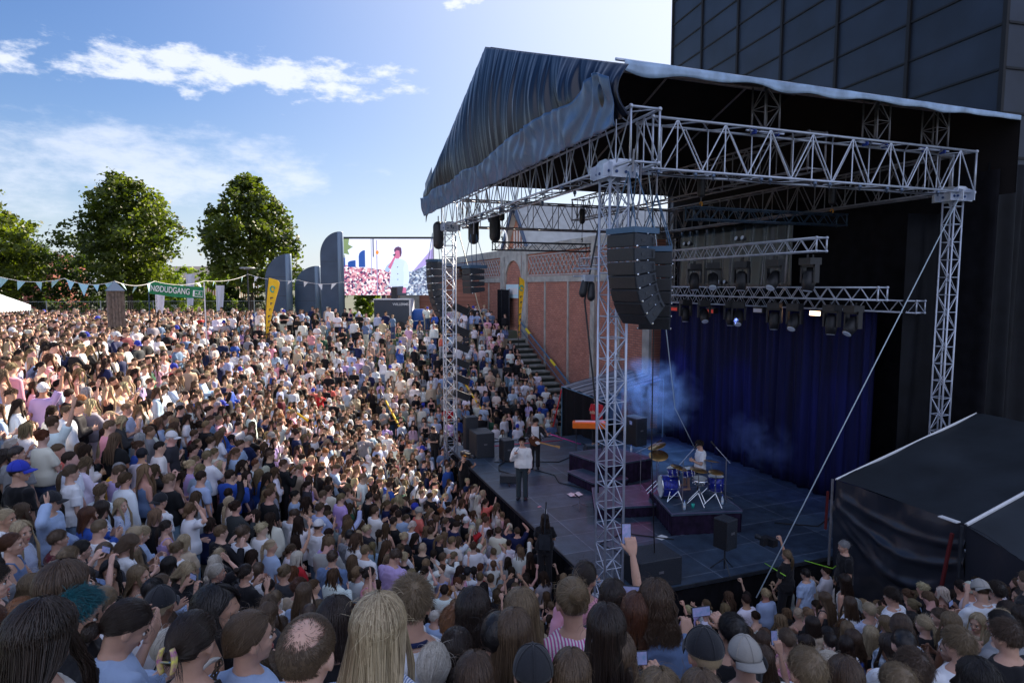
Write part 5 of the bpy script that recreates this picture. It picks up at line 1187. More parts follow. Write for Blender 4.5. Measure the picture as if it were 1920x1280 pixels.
        Lh = {'short': .034, 'crop': .022, 'tousled': .046, 'buzz': .010, 'bald_crown': .017, 'cap': .03, 'capback': .03}[style]
        for q in range(int({'bald_crown': 1700, 'tousled': 800, 'short': 900}.get(style, 800) * N_)):
            ph = r_.uniform(-math.pi, math.pi); lim = line(ph); u = r_.random()
            th = math.acos(1 - u * (1 - math.cos(lim)))
            if style in ('cap', 'capback') and th < R(62): continue
            p = sph(th, ph, 1.0); n_ = Vector(((p - c0).x / ax ** 2, (p - c0).y / ay ** 2, (p - c0).z / az_ ** 2)).normalized()
            wh = Vector((.02, -.062, .105)); ln = Lh * r_.uniform(.7, 1.2) * (.55 if th > R(85) else 1.0)
            if style == 'bald_crown':
                dtop = (p - wh).length
                if dtop < .052 and r_.random() < .86 - 15 * max(0, dtop - .025): continue
                ln *= min(1.0, .45 + max(0, dtop - .03) * 9)
                tg_ = (p - wh); tg_ = (tg_ - n_ * tg_.dot(n_)); tg_ = tg_.normalized() if tg_.length > 1e-4 else Vector((1, 0, 0)); tg_ = (tg_ + n_.cross(tg_) * .55).normalized()
                rad = .0011
            else:
                tg_ = (p - wh); tg_ = tg_ - n_ * tg_.dot(n_); tg_ = tg_.normalized() if tg_.length > 1e-4 else Vector((1, 0, 0))
                if style == 'tousled': tg_ = (tg_ + Vector((r_.uniform(-1, 1), r_.uniform(-1, 1), r_.uniform(-.4, .6))) * .55).normalized()
                else: tg_ = (tg_ + Vector((r_.uniform(-1, 1), r_.uniform(-1, 1), 0)) * .25).normalized()
                rad = {'tousled': .0044, 'short': .0036}.get(style, .003) * lw
            lift = {'tousled': .30, 'bald_crown': .30, 'buzz': .6}.get(style, .16); ns = 4
            lock([p - n_ * .002 + tg_ * ln * t + n_ * (ln * lift * math.sin(t * 2.2)) for t in [i / ns for i in range(ns + 1)]], rad, 3, .6, tip=.15)
    if lod == 0 and style not in ('cap', 'capback', 'buzz', 'bald_crown'):      # flyaway strands
        for q in range(90):
            ph = r_.uniform(-math.pi, math.pi); th = r_.uniform(.2, 1.5); p = sph(th, ph, 1.10); d = (p - c0).normalized(); t_ = Vector((r_.uniform(-1, 1), r_.uniform(-1, .3), r_.uniform(-1.4, .3))).normalized(); ln = r_.uniform(.03, .09)
            lock([p + t_ * ln * t + d * .018 * math.sin(t * 3) for t in (0, .25, .5, .75, 1)], .0009, v=.9, tip=.3)
    me = bpy.data.meshes.new('hair'); me.from_pydata([tuple(p) for p in V], [], F); me.polygons.foreach_set('use_smooth', [True] * len(F))
    at_ = me.attributes.new('v', 'FLOAT', 'POINT'); at_.data.foreach_set('value', C); me.update(); return me
_hair = {}
def hair(style, seed, lod=0):
    k = (style, seed % 2 if lod == 0 else 0, lod)
    if k not in _hair: _hair[k] = hair_mesh(style, k[1], lod)
    return _hair[k]
def hair_mat(name, dark, light, rough=.42):
    m = bpy.data.materials.new(name); m.use_nodes = True; n = m.node_tree.nodes; l = m.node_tree.links; b = n['Principled BSDF']
    a = n.new('ShaderNodeAttribute'); a.attribute_name = 'v'; r = n.new('ShaderNodeValToRGB'); r.color_ramp.elements[0].color = (*dark, 1); r.color_ramp.elements[1].color = (*light, 1)
    r.color_ramp.elements[0].position = .1; r.color_ramp.elements[1].position = .95
    l.new(a.outputs['Fac'], r.inputs[0]); l.new(r.outputs[0], b.inputs['Base Color']); b.inputs['Roughness'].default_value = rough; b.inputs['Specular IOR Level'].default_value = .55
    return m
HAIR = {'black': ((.008, .006, .006), (.03, .022, .02)), 'dark brown': ((.016, .009, .006), (.060, .034, .022)), 'brown': ((.04, .022, .013), (.17, .10, .058)), 'light brown': ((.075, .045, .026), (.24, .155, .09)),
        'auburn': ((.06, .018, .008), (.22, .085, .035)), 'dark blond': ((.13, .085, .045), (.38, .27, .15)), 'blond': ((.24, .17, .09), (.72, .58, .37)), 'platinum': ((.42, .37, .30), (.86, .80, .70)), 'grey': ((.25, .25, .26), (.6, .6, .62)),
        'teal': ((.004, .035, .05), (.01, .22, .27)), 'ginger': ((.16, .055, .015), (.50, .22, .08))}
HAIR = {k: (tuple(c * .85 for c in a), tuple(c * (.68 if k not in ('platinum', 'teal', 'blond') else .88) for c in b_)) for k, (a, b_) in HAIR.items()}
HM = {k: hair_mat('hair_' + k.replace(' ', '_'), *v) for k, v in HAIR.items()}
def skin_mat(name, c):
    m = mat(name, c, .5, spec=.4, var=.06, vscale=25); b = m.node_tree.nodes['Principled BSDF']; b.inputs['Subsurface Weight'].default_value = .12; b.inputs['Subsurface Radius'].default_value = (.02, .008, .004); b.inputs['Subsurface Scale'].default_value = .5
    return m
SKINC = {'fair': (.64, .39, .30), 'light': (.56, .33, .24), 'tan': (.45, .25, .165), 'brown': (.18, .085, .05)}
SKIN = {k: skin_mat('skin_' + k, v) for k, v in SKINC.items()}
M['eye'] = mat('eye', (.75, .73, .7), .2); M['lip'] = mat('lips', (.42, .12, .11), .4); M['brow'] = mat('brow', (.03, .018, .012), .7)
def cloth(name, c, rough=.85, stripe=None, **k):
    m = mat(name, c, rough, spec=.25, sheen=.15, bump=.15, bscale=90, **k)
    if stripe:
        c2, axis, sc, wd = stripe; n = m.node_tree.nodes; l = m.node_tree.links; t = n.new('ShaderNodeTexCoord'); wv = n.new('ShaderNodeTexWave'); wv.bands_direction = axis; wv.inputs['Scale'].default_value = sc; l.new(t.outputs['Object'], wv.inputs[0])
        r = n.new('ShaderNodeValToRGB'); r.color_ramp.interpolation = 'CONSTANT'; r.color_ramp.elements[0].color = (*c, 1); r.color_ramp.elements[1].position = wd; r.color_ramp.elements[1].color = (*c2, 1); l.new(wv.outputs[0], r.inputs[0]); l.new(r.outputs[0], n['Principled BSDF'].inputs['Base Color'])
    return m
TOPS = {'white': (.76, .78, .82), 'off-white': (.68, .66, .60), 'black': (.010, .010, .013), 'charcoal': (.035, .037, .045), 'navy': (.012, .020, .075), 'light blue': (.36, .47, .68), 'denim blue': (.13, .20, .36), 'blue': (.03, .09, .40),
        'grey': (.25, .26, .28), 'pink': (.72, .33, .42), 'lilac': (.50, .38, .68), 'red': (.45, .02, .03), 'green': (.03, .10, .06), 'beige': (.50, .40, .29), 'coral': (.75, .16, .13), 'yellow': (.8, .45, .03), 'burgundy': (.12, .015, .03), 'hot pink': (.75, .05, .28)}
TM = {k: cloth('cloth_' + k.replace(' ', '_').replace('-', '_'), v) for k, v in TOPS.items()}
TM['blue and white striped'] = cloth('cloth_blue_stripes', (.72, .75, .82), stripe=((.12, .22, .50), 'X', 42, .62))
TM['black and white striped'] = cloth('cloth_black_stripes', (.74, .75, .76), stripe=((.012, .012, .02), 'Z', 13, .55))
TM['pink and white striped'] = cloth('cloth_pink_stripes', (.74, .72, .76), stripe=((.55, .12, .35), 'X', 20, .5))
TM['red checked'] = cloth('cloth_red_check', (.74, .68, .68), stripe=((.62, .12, .16), 'Z', 16, .5))
TM['floral'] = cloth('cloth_floral', (.55, .62, .72), col2=(.03, .07, .12), vscale=26, vdet=2)
def _rag():
    m = cloth('cloth_raglan', (.72, .73, .76)); n = m.node_tree.nodes; l = m.node_tree.links; t = n.new('ShaderNodeTexCoord'); s_ = n.new('ShaderNodeSeparateXYZ'); l.new(t.outputs['Object'], s_.inputs[0]); a = n.new('ShaderNodeMath'); a.operation = 'ABSOLUTE'; l.new(s_.outputs[0], a.inputs[0]); g = n.new('ShaderNodeMath'); g.operation = 'GREATER_THAN'; g.inputs[1].default_value = .125; l.new(a.outputs[0], g.inputs[0])
    x = n.new('ShaderNodeMixRGB'); x.inputs[1].default_value = (.72, .73, .76, 1); x.inputs[2].default_value = (.012, .012, .016, 1); l.new(g.outputs[0], x.inputs[0]); l.new(x.outputs[0], n['Principled BSDF'].inputs['Base Color']); return m
TM['raglan'] = _rag()
PM = {'charcoal': cloth('trouser_charcoal', (.03, .045, .055)), 'black': cloth('trouser_black', (.012, .012, .016)), 'denim': cloth('trouser_denim', (.05, .09, .20)), 'light denim': cloth('trouser_light_denim', (.22, .33, .50)), 'beige': cloth('trouser_beige', (.42, .35, .26)), 'white': cloth('trouser_white', (.7, .7, .72))}
M['capblack'] = cloth('cap_black', (.02, .021, .026)); M['capgrey'] = cloth('cap_grey', (.36, .34, .31)); M['capwhite'] = cloth('cap_white', (.7, .7, .72)); M['capblue'] = cloth('cap_blue', (.03, .05, .45)); M['cappurple'] = cloth('cap_purple', (.2, .03, .4))
_cap = {}
def cap_mesh(back=False):
    if back in _cap: return _cap[back]
    b = MB(); s = -1 if back else 1
    def f(u, v):
        th = R(92) * v; ph = 2 * math.pi * u; k = 1.13
        return (.080 * k * math.sin(th) * math.sin(ph), -.011 + .099 * k * math.sin(th) * math.cos(ph), .030 + .100 * k * math.cos(th))
    b.grid(f, 32, 10)
    def g(u, v):
        a = R(-62 + 124 * u); r0 = 1.13; x = .080 * r0 * math.sin(a) * (1 + .05 * v); y = .099 * r0 * math.cos(a) + .075 * v * math.cos(a * 1.25); return (x, -.011 + s * y, .030 - .018 * v - 4.0 * x * x * (.4 + v * .6))
    b.grid(g, 14, 5); b.ball((0, -.011, .144), .007, 8, 5)
    for i in range(6):
        ph = i * math.pi / 3; b.path([Vector((.080 * 1.135 * math.sin(t) * math.sin(ph), -.011 + .099 * 1.135 * math.sin(t) * math.cos(ph), .030 + .1005 * 1.13 * math.cos(t))) for t in [R(4 + 86 * k / 8) for k in range(9)]], .0016, 4)
    me = b.mesh('cap', True); me = evalmesh(me, [('SOLIDIFY', dict(thickness=.003))], 'cap'); _cap[back] = me; return me
LEGIT = {'long': 'long straight', 'wavy': 'long wavy', 'curly': 'curly', 'bob': 'chin length', 'pony': 'ponytailed', 'bun': 'high bun of', 'low_bun': 'low bun of', 'braid': 'braided', 'clip': 'clipped up', 'short': 'short', 'crop': 'cropped', 'tousled': 'short tousled', 'buzz': 'shaved', 'bald_crown': 'thinning', 'cap': 'capped', 'capback': 'capped'}
POSEW = {'stand': '', 'stand_turned': 'looking sideways', 'crossed': 'with crossed arms', 'clasped': 'with clasped hands', 'clapping': 'clapping', 'phone_both': 'filming two handed', 'phone_high': 'holding a phone high', 'arm_up': 'with one arm up', 'hand_hair': 'with a hand in the hair', 'heart': 'with both arms raised', 'looking_down': 'looking down', 'pray': 'with hands at the chin', 'leaning': 'leaning forward'}
def person(x, y, z, head, sc, sex, pose, hs, hc, topk, topc, pant='denim', skin='light', label='', group=None, seed=0, cap=None, shoes=False, seated=False, phone=None, pk='long', strap=False):
    me = body_mesh(sex, pose, 0, seated)
    if not len(me.materials):
        for m_ in (SKIN['light'], M['eye'], M['lip'], M['brow']): me.materials.append(m_)
    o = bpy.data.objects.new('person', me); COL.objects.link(o); o.location = (x, y, z); o.rotation_euler = (0, 0, head); o.scale = (sc, sc, sc)
    if skin != 'light': o.material_slots[0].link = 'OBJECT'; o.material_slots[0].material = SKIN[skin]
    tag(o, label, 'person', group)
    def child(nm, me_, m_, mx=None):
        c = bpy.data.objects.new(nm, me_)
        if not len(me_.materials): me_.materials.append(m_)
        COL.objects.link(c); c.parent = o
        c.material_slots[0].link = 'OBJECT'; c.material_slots[0].material = m_
        if mx is not None: c.matrix_local = mx
        return c
    J, Hm, hk, sr = jnt(pose, sex)
    if hs: child('hair', hair(hs, seed), HM[hc], Hm)
    child({'tee': 'shirt', 'long': 'shirt', 'tank': 'vest_top', 'hoodie': 'hoodie', 'jacket': 'jacket', 'shirt': 'shirt'}[topk], top_mesh(sex, pose, topk), TM[topc])
    child('trousers' if pk != 'skirt' else 'skirt', pants_mesh(pk, 0, seated), PM[pant])
    if strap:
        k = 1 if seed % 2 else -1; g = .030 if topk != 'tank' else .018; P = []
        for i in range(25):
            t = 2 * math.pi * i / 24; z_ = 1.20 + .24 * math.cos(t) if True else 0; x_ = k * (.015 + .115 * math.cos(t)) ; tz = TORSO[sex]
            ry = np.interp(z_, [a for a, _, _ in tz], [c for _, _, c in tz]); rx = np.interp(z_, [a for a, _, _ in tz], [c for _, c, _ in tz]); y_ = (ry + g) * math.sqrt(max(.02, 1 - (x_ / (rx + g)) ** 2)); P.append((x_, -.01 + (y_ if math.sin(t) >= 0 else -y_), z_ + .01))
        b = MB(); b.path(P, .011, 4, False, flat=.45); q = b.build('bag_strap', M['black'], o)
    if cap: child('cap', cap_mesh(cap[1]), M['cap' + cap[0]], Hm)
    if shoes:
        if 'shoe' not in _pan:
            b = MB()
            for s in (-1, 1): b.capsule((s * .095, -.05, .045), (s * .10, .13, .035), .052, .042)
            _pan['shoe'] = fuse(b, .012, 2)
        child('shoes', _pan['shoe'], M['black'])
    if phone:
        if pose == 'phone_high': W, f = J[1][2], J[1][3]; p = W + f * .13 + Vector((-.02, .02, 0))
        elif pose == 'looking_down': p = (J[1][2] + J[-1][2]) / 2 + Vector((0, .10, .02))
        else: p = (J[1][2] + J[-1][2]) / 2 + Vector((0, .05, .12))
        wide = pose == 'phone_both'
        b = MB(); d = (.14, .009, .068) if wide else (.068, .009, .14)
        b.box((0, 0, 0), d); me_ = evalmesh(b.mesh('t'), [('BEVEL', dict(width=.004, segments=2))], 'phone')
        ph = link('phone', me_, M['black']); Mw = Matrix.Translation((x, y, z)) @ Matrix.Rotation(head, 4, 'Z') @ Matrix.Scale(sc, 4)
        ph.matrix_world = Mw @ Matrix.Translation(p) @ Matrix.Rotation(R(-12), 4, 'X'); tag(ph, phone, 'phone', 'phones held up by the crowd')
        b = MB(); b.box((0, -.0056, 0), (d[0] - .010, .001, d[2] - .010)); b.build('screen', M['phone_screen'], ph)
    return o
M['phone_screen'] = mat('phone_screen', (.10, .16, .30), .15, emit=.12, col2=(.35, .25, .5), vscale=30)
# ================================================================ THINGS ON THE STAGE
def cloth_box(name, corners, z0, h, label, top='deck', cat='riser'):
    """corners: four ground points in order"""
    o = empty(name, (corners[0][0], corners[0][1], z0), 0, label, cat); c = [Vector((x - corners[0][0], y - corners[0][1], 0)) for x, y in corners]
    b = MB(); b.add([p + Vector((0, 0, h)) for p in c] + [p + Vector((0, 0, h - .06)) for p in c], [(0, 1, 2, 3), (7, 6, 5, 4), (0, 4, 5, 1), (1, 5, 6, 2), (2, 6, 7, 3), (3, 7, 4, 0)]); b.build('top', M[top], o)
    for i in range(4):
        p, q = c[i], c[(i + 1) % 4]; cen = (c[0] + c[2]) / 2; d = q - p; nn = Vector((d.y, -d.x, 0)).normalized(); nn = nn if (p - cen).dot(nn) > 0 else -nn
        b = MB(); b.grid(lambda u, v: p + d * u - nn * .02 + nn * .012 * math.sin(u * d.length * 28 + 2 * math.sin(u * 9)) + Vector((0, 0, (h - .06) * (1 - v) + .003)), 70, 2); b.build('skirt', M['skirt'], o, True)
    b = MB(); 
    for i in range(4): b.tube(c[i] + Vector((0, 0, h)), c[(i + 1) % 4] + Vector((0, 0, h)), .012, 4)
    b.build('edge', M['riser_edge'], o); return o
M['riser_edge'] = mat('riser_edge', (.25, .22, .35), .4, .5)
_a, _b, _c = Pz(1259, 963, .58), Pz(1217, 916, .58), Pz(1392, 957, .58); _d = _b + (_c - _a); DR = [(_a.x, _a.y), (_c.x, _c.y), (_d.x, _d.y), (_b.x, _b.y)]; cloth_box('drum_riser', DR, 0, .58, 'dark draped riser carrying the blue drum kit')
cloth_box('step_riser', [tuple(Pz(q[0], q[1], .33))[:2] for q in ((1115, 952), (1230, 946), (1203, 909), (1110, 914))], 0, .33, 'low dark step riser left of the drum riser')
cloth_box('step_riser', [tuple(Pz(q[0], q[1], .33))[:2] for q in ((1064, 883), (1112, 905), (1178, 897), (1130, 872))], 0, .33, 'low dark step riser in front of the keyboard riser')
cloth_box('keyboard_riser', [tuple(Pz(q[0], q[1], .72))[:2] for q in ((1067, 848), (1140, 872), (1222, 858), (1150, 838))], .0, .72, 'draped riser under the orange keyboard')
DZ = .58; _k = (_a + _d) / 2; kx, ky = _k.x - .15, _k.y - .05
kit = empty('drum_kit', (kx, ky, DZ), R(0), 'blue drum kit with white front head and bronze cymbals on the draped riser', 'drum kit')
M['drumblue'] = mat('blue_drum_shell', (.012, .025, .30), .3, .1, var=.5, vscale=18); M['skinhead'] = mat('drum_head', (.66, .72, .74), .5, var=.08, vscale=4); M['bronze'] = mat('bronze', (.50, .32, .13), .3, .9, var=.2)
def drum(name, c, r, dp, ax_, shell='drumblue'):
    c = Vector(c); ax_ = Vector(ax_).normalized(); b = MB(); b.path([c - ax_ * dp / 2, c + ax_ * dp / 2], r, 28); d = b.build(name, M[shell], kit, True)
    b = MB(); b.path([c + ax_ * (dp / 2 + .002), c + ax_ * (dp / 2 + .012)], [r * .97, r * .95], 28); b.build('head', M['skinhead'], d)
    b = MB(); a = ax_.orthogonal().normalized(); bb = ax_.cross(a)
    for s in (-1, 1): b.path([c + ax_ * s * dp / 2 + (a * math.cos(t) + bb * math.sin(t)) * r * 1.02 for t in [i * math.pi / 14 for i in range(29)]], .014, 6, False)
    b.build('hoop', M['chrome'], d); b = MB()
    for i in range(8): t = i * math.pi / 4; q = c + (a * math.cos(t) + bb * math.sin(t)) * r * 1.03; b.tube(q - ax_ * dp * .45, q + ax_ * dp * .45, .006, 4); b.ball(q, .016, 6, 4)
    b.build('lugs', M['chrome'], d); return d
L_ = Vector((-.94, .33, 0)).normalized()
drum('bass_drum', (-.38, .45, .31), .30, .45, L_); drum('rack_tom', (-.28, .38, .74), .16, .22, (-.15, .1, 1)); drum('rack_tom', (.0, .1, .76), .16, .2, (-.15, .1, 1)); drum('floor_tom', (.62, -.28, .50), .20, .38, (0, 0, 1)); drum('snare_drum', (.22, -.12, .56), .18, .14, (-.05, -.1, 1), 'chrome')
def stand(p, h, parent, m='chrome', sp=.28):
    p = Vector(p); b = MB(); b.tube(p + Vector((0, 0, .18)), p + Vector((0, 0, h)), .010, 6)
    for k in range(3): a = k * 2.094 + .5; b.tube(p + Vector((0, 0, .32)), p + Vector((sp * math.cos(a), sp * math.sin(a), .01)), .010, 5)
    return b.build('stand', M[m], parent)
for (c, h, r, tl) in (((-.42, -.05, 0), .98, .23, (.25, -.15)), ((.0, -.35, 0), .95, .24, (.15, -.1)), ((.40, -.55, 0), .90, .20, (.0, -.1)), ((-.45, .95, 0), 1.32, .26, (-.35, .1)), ((-.55, .72, 0), 1.12, .27, (-.2, -.3)), ((.75, .1, 0), 1.0, .22, (.2, .1))):
    s_ = stand(c, h, kit); b = MB(); N3 = Vector((tl[0], tl[1], 1)).normalized(); q = Vector(c) + Vector((0, 0, h)); b.path([q - N3 * .012, q - N3 * .002, q + N3 * .004, q + N3 * .018], [r, r * .98, .05, .02], 28); b.build('cymbal', M['bronze'], s_, True)
stand((.22, -.12, 0), .48, kit)
for s in (-1, 1): b = MB(); b.tube((-.50, .45 + s * .25, .26), (-.66, .45 + s * .36, .01), .010); b.build('spur', M['chrome'], kit)
b = MB(); b.path([(.45, .28, .42), (.45, .28, .50)], .16, 18); b.tube((.45, .28, .05), (.45, .28, .42), .02); b.build('throne', M['black'], kit, True)
def mic_stand(x, y, z, h, label, boom=None, m='alu_dark'):
    o = empty('microphone_stand', (x, y, z), 0, label, 'mic stand'); b = MB(); b.tube((0, 0, .02), (0, 0, h), .012, 6)
    for k in range(3): a = k * 2.094; b.tube((0, 0, .14), (.26 * math.cos(a), .26 * math.sin(a), .012), .010, 5)
    b.build('stand', M[m], o); e = Vector((0, 0, h))
    if boom: b = MB(); b.tube(e - Vector(boom) * .35, e + Vector(boom), .010, 6); b.build('boom', M['alu'], o); e = e + Vector(boom)
    d = (Vector(boom).normalized() if boom else Vector((-.6, .5, .5))); b = MB(); b.tube(e, e + d * .15, .016, 8, .022); b.ball(e + d * .17, .028, 8, 6); b.build('microphone', M['black'], o, True); return o
mic_stand(3.95, 5.0, 0, 1.55, 'tall boom microphone stand left of the drum kit', (.45, -.1, .2)); mic_stand(_a.x + .5, _a.y + .25, DZ, 1.28, 'boom microphone stand in front of the drum kit', (.4, .1, .25)); mic_stand(_c.x + .1, _c.y + .8, DZ, 1.15, 'microphone stand right of the drummer', (-.2, .2, .3))
mic_stand(.95, .95, 0, 1.35, 'straight microphone stand alone on the near part of the deck', None)
mic_stand(2.0, 5.1, 0, .3, 'short folded microphone stand lying on the step riser')
# keyboard
o = empty('keyboard', (3.95, 8.3, .72), R(-25), 'bright orange keyboard on black legs behind the near tower', 'keyboard')
b = MB(); b.box((0, 0, .90), (1.15, .42, .20)); k_ = b.build('case', M['orange'], o); k_.modifiers.new('b', 'BEVEL').width = .02; b = MB(); b.box((.02, .08, 1.003), (1.0, .22, .012)); b.build('keys', M['white'], o)
for s in (-.45, .45):
    b = MB(); b.tube((s, -.15, 0), (s, .15, .8), .018); b.tube((s, .15, 0), (s, -.15, .8), .018); b.build('leg', M['black_steel'], o)
def speaker_box(name, x, y, z, d, rz, label, pole=0.0, wedge=False):
    o = empty(name, (x, y, z), R(rz), label, 'speaker'); b = MB()
    if wedge: b.prism([(-d[0] / 2, 0), (d[0] / 2, 0), (d[0] / 2, d[2] * .35), (-d[0] / 2 * .2, d[2]), (-d[0] / 2, d[2] * .9)], d[1])
    else: b.box((0, 0, pole + d[2] / 2), d)
    c = b.build('cabinet', M['cab'], o); c.modifiers.new('b', 'BEVEL').width = .015
    if not wedge: b = MB(); b.box((-d[0] / 2 - .006, 0, pole + d[2] / 2), (.012, d[1] * .9, d[2] * .92)); b.build('grille', M['black'], o); b = MB(); b.box((0, -d[1] / 2 - .006, pole + d[2] * .55), (.12, .012, .05)); b.build('handle', M['alu_dark'], o)
    if pole:
        b = MB(); b.tube((0, 0, .05), (0, 0, pole), .02, 8)
        for k in range(3): a = k * 2.094; b.tube((0, 0, .3), (.3 * math.cos(a), .3 * math.sin(a), .012), .014, 5)
        b.build('tripod', M['black_steel'], o)
    return o
speaker_box('pole_speaker', 3.25, .35, 0, (.36, .38, .68), 15, 'black speaker on a tripod at the near edge of the deck', .55)
speaker_box('subwoofer', 1.45, .55, 0, (1.05, .8, .62), 0, 'wide black box at the near edge of the deck right of the tower')
speaker_box('subwoofer', 1.1, 11.6, 0, (.7, 1.0, .92), 0, 'large black speaker stack at the far corner of the deck'); speaker_box('side_fill', .95, 12.55, .0, (.5, .42, 1.3), 0, 'tall narrow black speaker beside the far stack')
speaker_box('amplifier', 1.75, 10.6, 0, (.4, .55, .78), 0, 'black amplifier cabinet behind the singer')
speaker_box('stage_monitor', .95, 8.15, 0, (.5, .55, .28), 60, 'black pedal board and wedge on the deck left of the singer', wedge=True)
speaker_box('stage_monitor', 5.2, 10.5, 0, (.5, .55, .35), 80, 'black wedge monitor at the foot of the brick wall marquee', wedge=True)
speaker_box('equipment_case', 5.9, 8.5, .72, (.5, .7, 1.0), 10, 'dark case behind the keyboard with a small lit display'); b = MB(); b.box((5.62, 8.35, 1.55), (.02, .14, .12)); tag(b.build('display', M['phone_screen']), 'small glowing display on the dark case behind the keyboard', 'display')
def bottle(x, y, z, label, c=(.5, .65, .8)):
    o = empty('water_bottle', (x, y, z), 0, label, 'bottle'); b = MB(); b.path([(0, 0, 0), (0, 0, .02), (0, 0, .15), (0, 0, .20), (0, 0, .23)], [.028, .034, .034, .014, .013], 12); b.build('body', mat('bottle', c, .15, spec=.8), o, True); b = MB(); b.path([(0, 0, .23), (0, 0, .255)], .017, 10); b.build('cap', mat('bottle_cap', (.02, .06, .45), .5), o); b = MB(); b.path([(0, 0, .07), (0, 0, .12)], .0355, 12, False); b.build('label_band', M['white'], o, True)
_q = Pz(1283, 955, .58); bottle(_q.x, _q.y, DZ, 'clear water bottle at the front edge of the drum riser'); _q = Pz(1354, 945, .58); bottle(_q.x, _q.y, DZ, 'water bottle at the right corner of the drum riser'); bottle(5.2, 7.6, .72, 'water bottle lying place on the keyboard riser')
o = empty('cup', Pz(1299, 952, .58), 0, 'teal plastic cup on the drum riser', 'cup'); b = MB(); b.path([(0, 0, 0), (0, 0, .12)], [.035, .048], 14); b.build('body', M['teal'], o, True)
b = MB(); b.grid(lambda u, v: (u * .42, v * .30, .02 + .03 * mnoise.noise(Vector((u * 4, v * 4, 1))) + .012 * math.sin(u * 8)), 14, 10); tag(b.build('towel', M['white'], None, True, (2.15, 6.0, .01)), 'crumpled white towel on the deck beside the step riser', 'towel')
b = MB(); b.box((0, 0, 0), (.30, .21, .004)); tag(b.build('paper_sheet', M['white'], None, False, (3.0, 2.45, .006), (0, 0, .4)), 'white sheet of paper lying on the deck before the drum riser', 'paper')
b = MB(); b.box((0, 0, 0), (.12, .06, .004)); tag(b.build('note_card', mat('pink_card', (.8, .35, .4), .7), None, False, (.95, 5.6, .006), (0, 0, .3)), 'small pink card on the deck near the singer', 'paper')
for k_, (pts, lb_) in enumerate((([(1.2, 10.4, .02), (2.4, 10.0, .02), (3.4, 9.6, .02), (4.6, 10.4, .02)], 'black cable lying behind the guitarist'), ([(2.2, 9.0, .02), (2.6, 8.2, .02), (2.4, 7.4, .02), (2.9, 6.6, .02)], 'black cable between the guitarist and the step riser'), ([(1.0, .95, .02), (1.6, 1.8, .02), (1.3, 2.6, .02), (2.2, 3.0, .02), (3.2, 2.2, .02)], 'black cable curling from the lone microphone stand'), ([(6.4, 2.2, .02), (7.3, 1.6, .02), (8.2, 2.0, .02)], 'black cable at the dark rear right of the deck'), ([(5.4, 11.8, .02), (5.8, 10.9, .02), (6.9, 11.2, .02), (7.6, 10.2, .02)], 'black cable bundle near the striped marquee'))):
    cable('floor_cable', pts, .016, M['black'], lb_)
# barricade at the far side
for k in range(4):
    x = 1.4 + k * 1.15; o = empty('crowd_barrier', (x, 15.35, PIT), 0, ['crowd barrier panel behind the black speaker stack', 'crowd barrier panel behind the singer', 'crowd barrier panel behind the guitarist', 'crowd barrier panel at the foot of the steps'][k], 'barrier', 'barriers before the far crowd')
    b = MB(); b.box((.56, 0, .62), (1.1, .012, 1.08)); b.build('sheet', mat('barrier_sheet', (.10, .13, .18), .4, .6), o); b = MB(); b.tube((0, 0, 1.2), (1.12, 0, 1.2), .024); b.tube((0, 0, .08), (1.12, 0, .08), .024); b.build('rail', M['alu'], o)
    b = MB(); b.tube((.3, -.02, 1.15), (.42, -.75, 0), .024); b.build('strut', M['alu'], o)
o = empty('round_table', (2.9, 15.9, PIT), 0, 'tall black draped table among the front far spectators', 'table'); b = MB(); b.path([(0, 0, 0), (0, 0, 1.1)], [.34, .30], 16); b.build('cloth', M['cloth_black'], o, True); b = MB(); b.path([(0, 0, 1.1), (0, 0, 1.13)], .36, 20); b.build('table_top', M['glassdark'], o)
# smoke lit by the stage lights
def smoke(name, c, r, dens, col, label, seed):
    b = MB(); b.ball((0, 0, 0), r, 16, 10); m = bpy.data.materials.new(name + '_vapour'); m.use_nodes = True; n = m.node_tree.nodes; l = m.node_tree.links; n.remove(n['Principled BSDF'])
    pv = n.new('ShaderNodeVolumePrincipled'); pv.inputs['Color'].default_value = (*col, 1); t = n.new('ShaderNodeTexCoord'); no = n.new('ShaderNodeTexNoise'); no.inputs['Scale'].default_value = 1.5; no.inputs['Detail'].default_value = 5; no.inputs['Distortion'].default_value = .8
    mp = n.new('ShaderNodeMapping'); mp.inputs['Location'].default_value = (seed, seed, 0); l.new(t.outputs['Object'], mp.inputs[0]); l.new(mp.outputs[0], no.inputs[0])
    vl = n.new('ShaderNodeVectorMath'); vl.operation = 'DIVIDE'; vl.inputs[1].default_value = r; l.new(t.outputs['Object'], vl.inputs[0]); ln_ = n.new('ShaderNodeVectorMath'); ln_.operation = 'LENGTH'; l.new(vl.outputs[0], ln_.inputs[0])
    m1 = n.new('ShaderNodeMath'); m1.operation = 'SUBTRACT'; m1.inputs[0].default_value = 1.0; l.new(ln_.outputs['Value'], m1.inputs[1]); m2_ = n.new('ShaderNodeMapRange'); m2_.inputs[1].default_value = .47; m2_.inputs[2].default_value = .68; l.new(no.outputs[0], m2_.inputs[0])
    m3 = n.new('ShaderNodeMath'); m3.operation = 'MULTIPLY'; l.new(m1.outputs[0], m3.inputs[0]); l.new(m2_.outputs[0], m3.inputs[1]); m4 = n.new('ShaderNodeMath'); m4.operation = 'MULTIPLY'; m4.inputs[1].default_value = dens; l.new(m3.outputs[0], m4.inputs[0]); l.new(m4.outputs[0], pv.inputs['Density']); l.new(pv.outputs[0], n['Material Output'].inputs['Volume'])
    o = b.build(name, m, None, True, c); tag(o, label, 'smoke', None, 'stuff'); return o
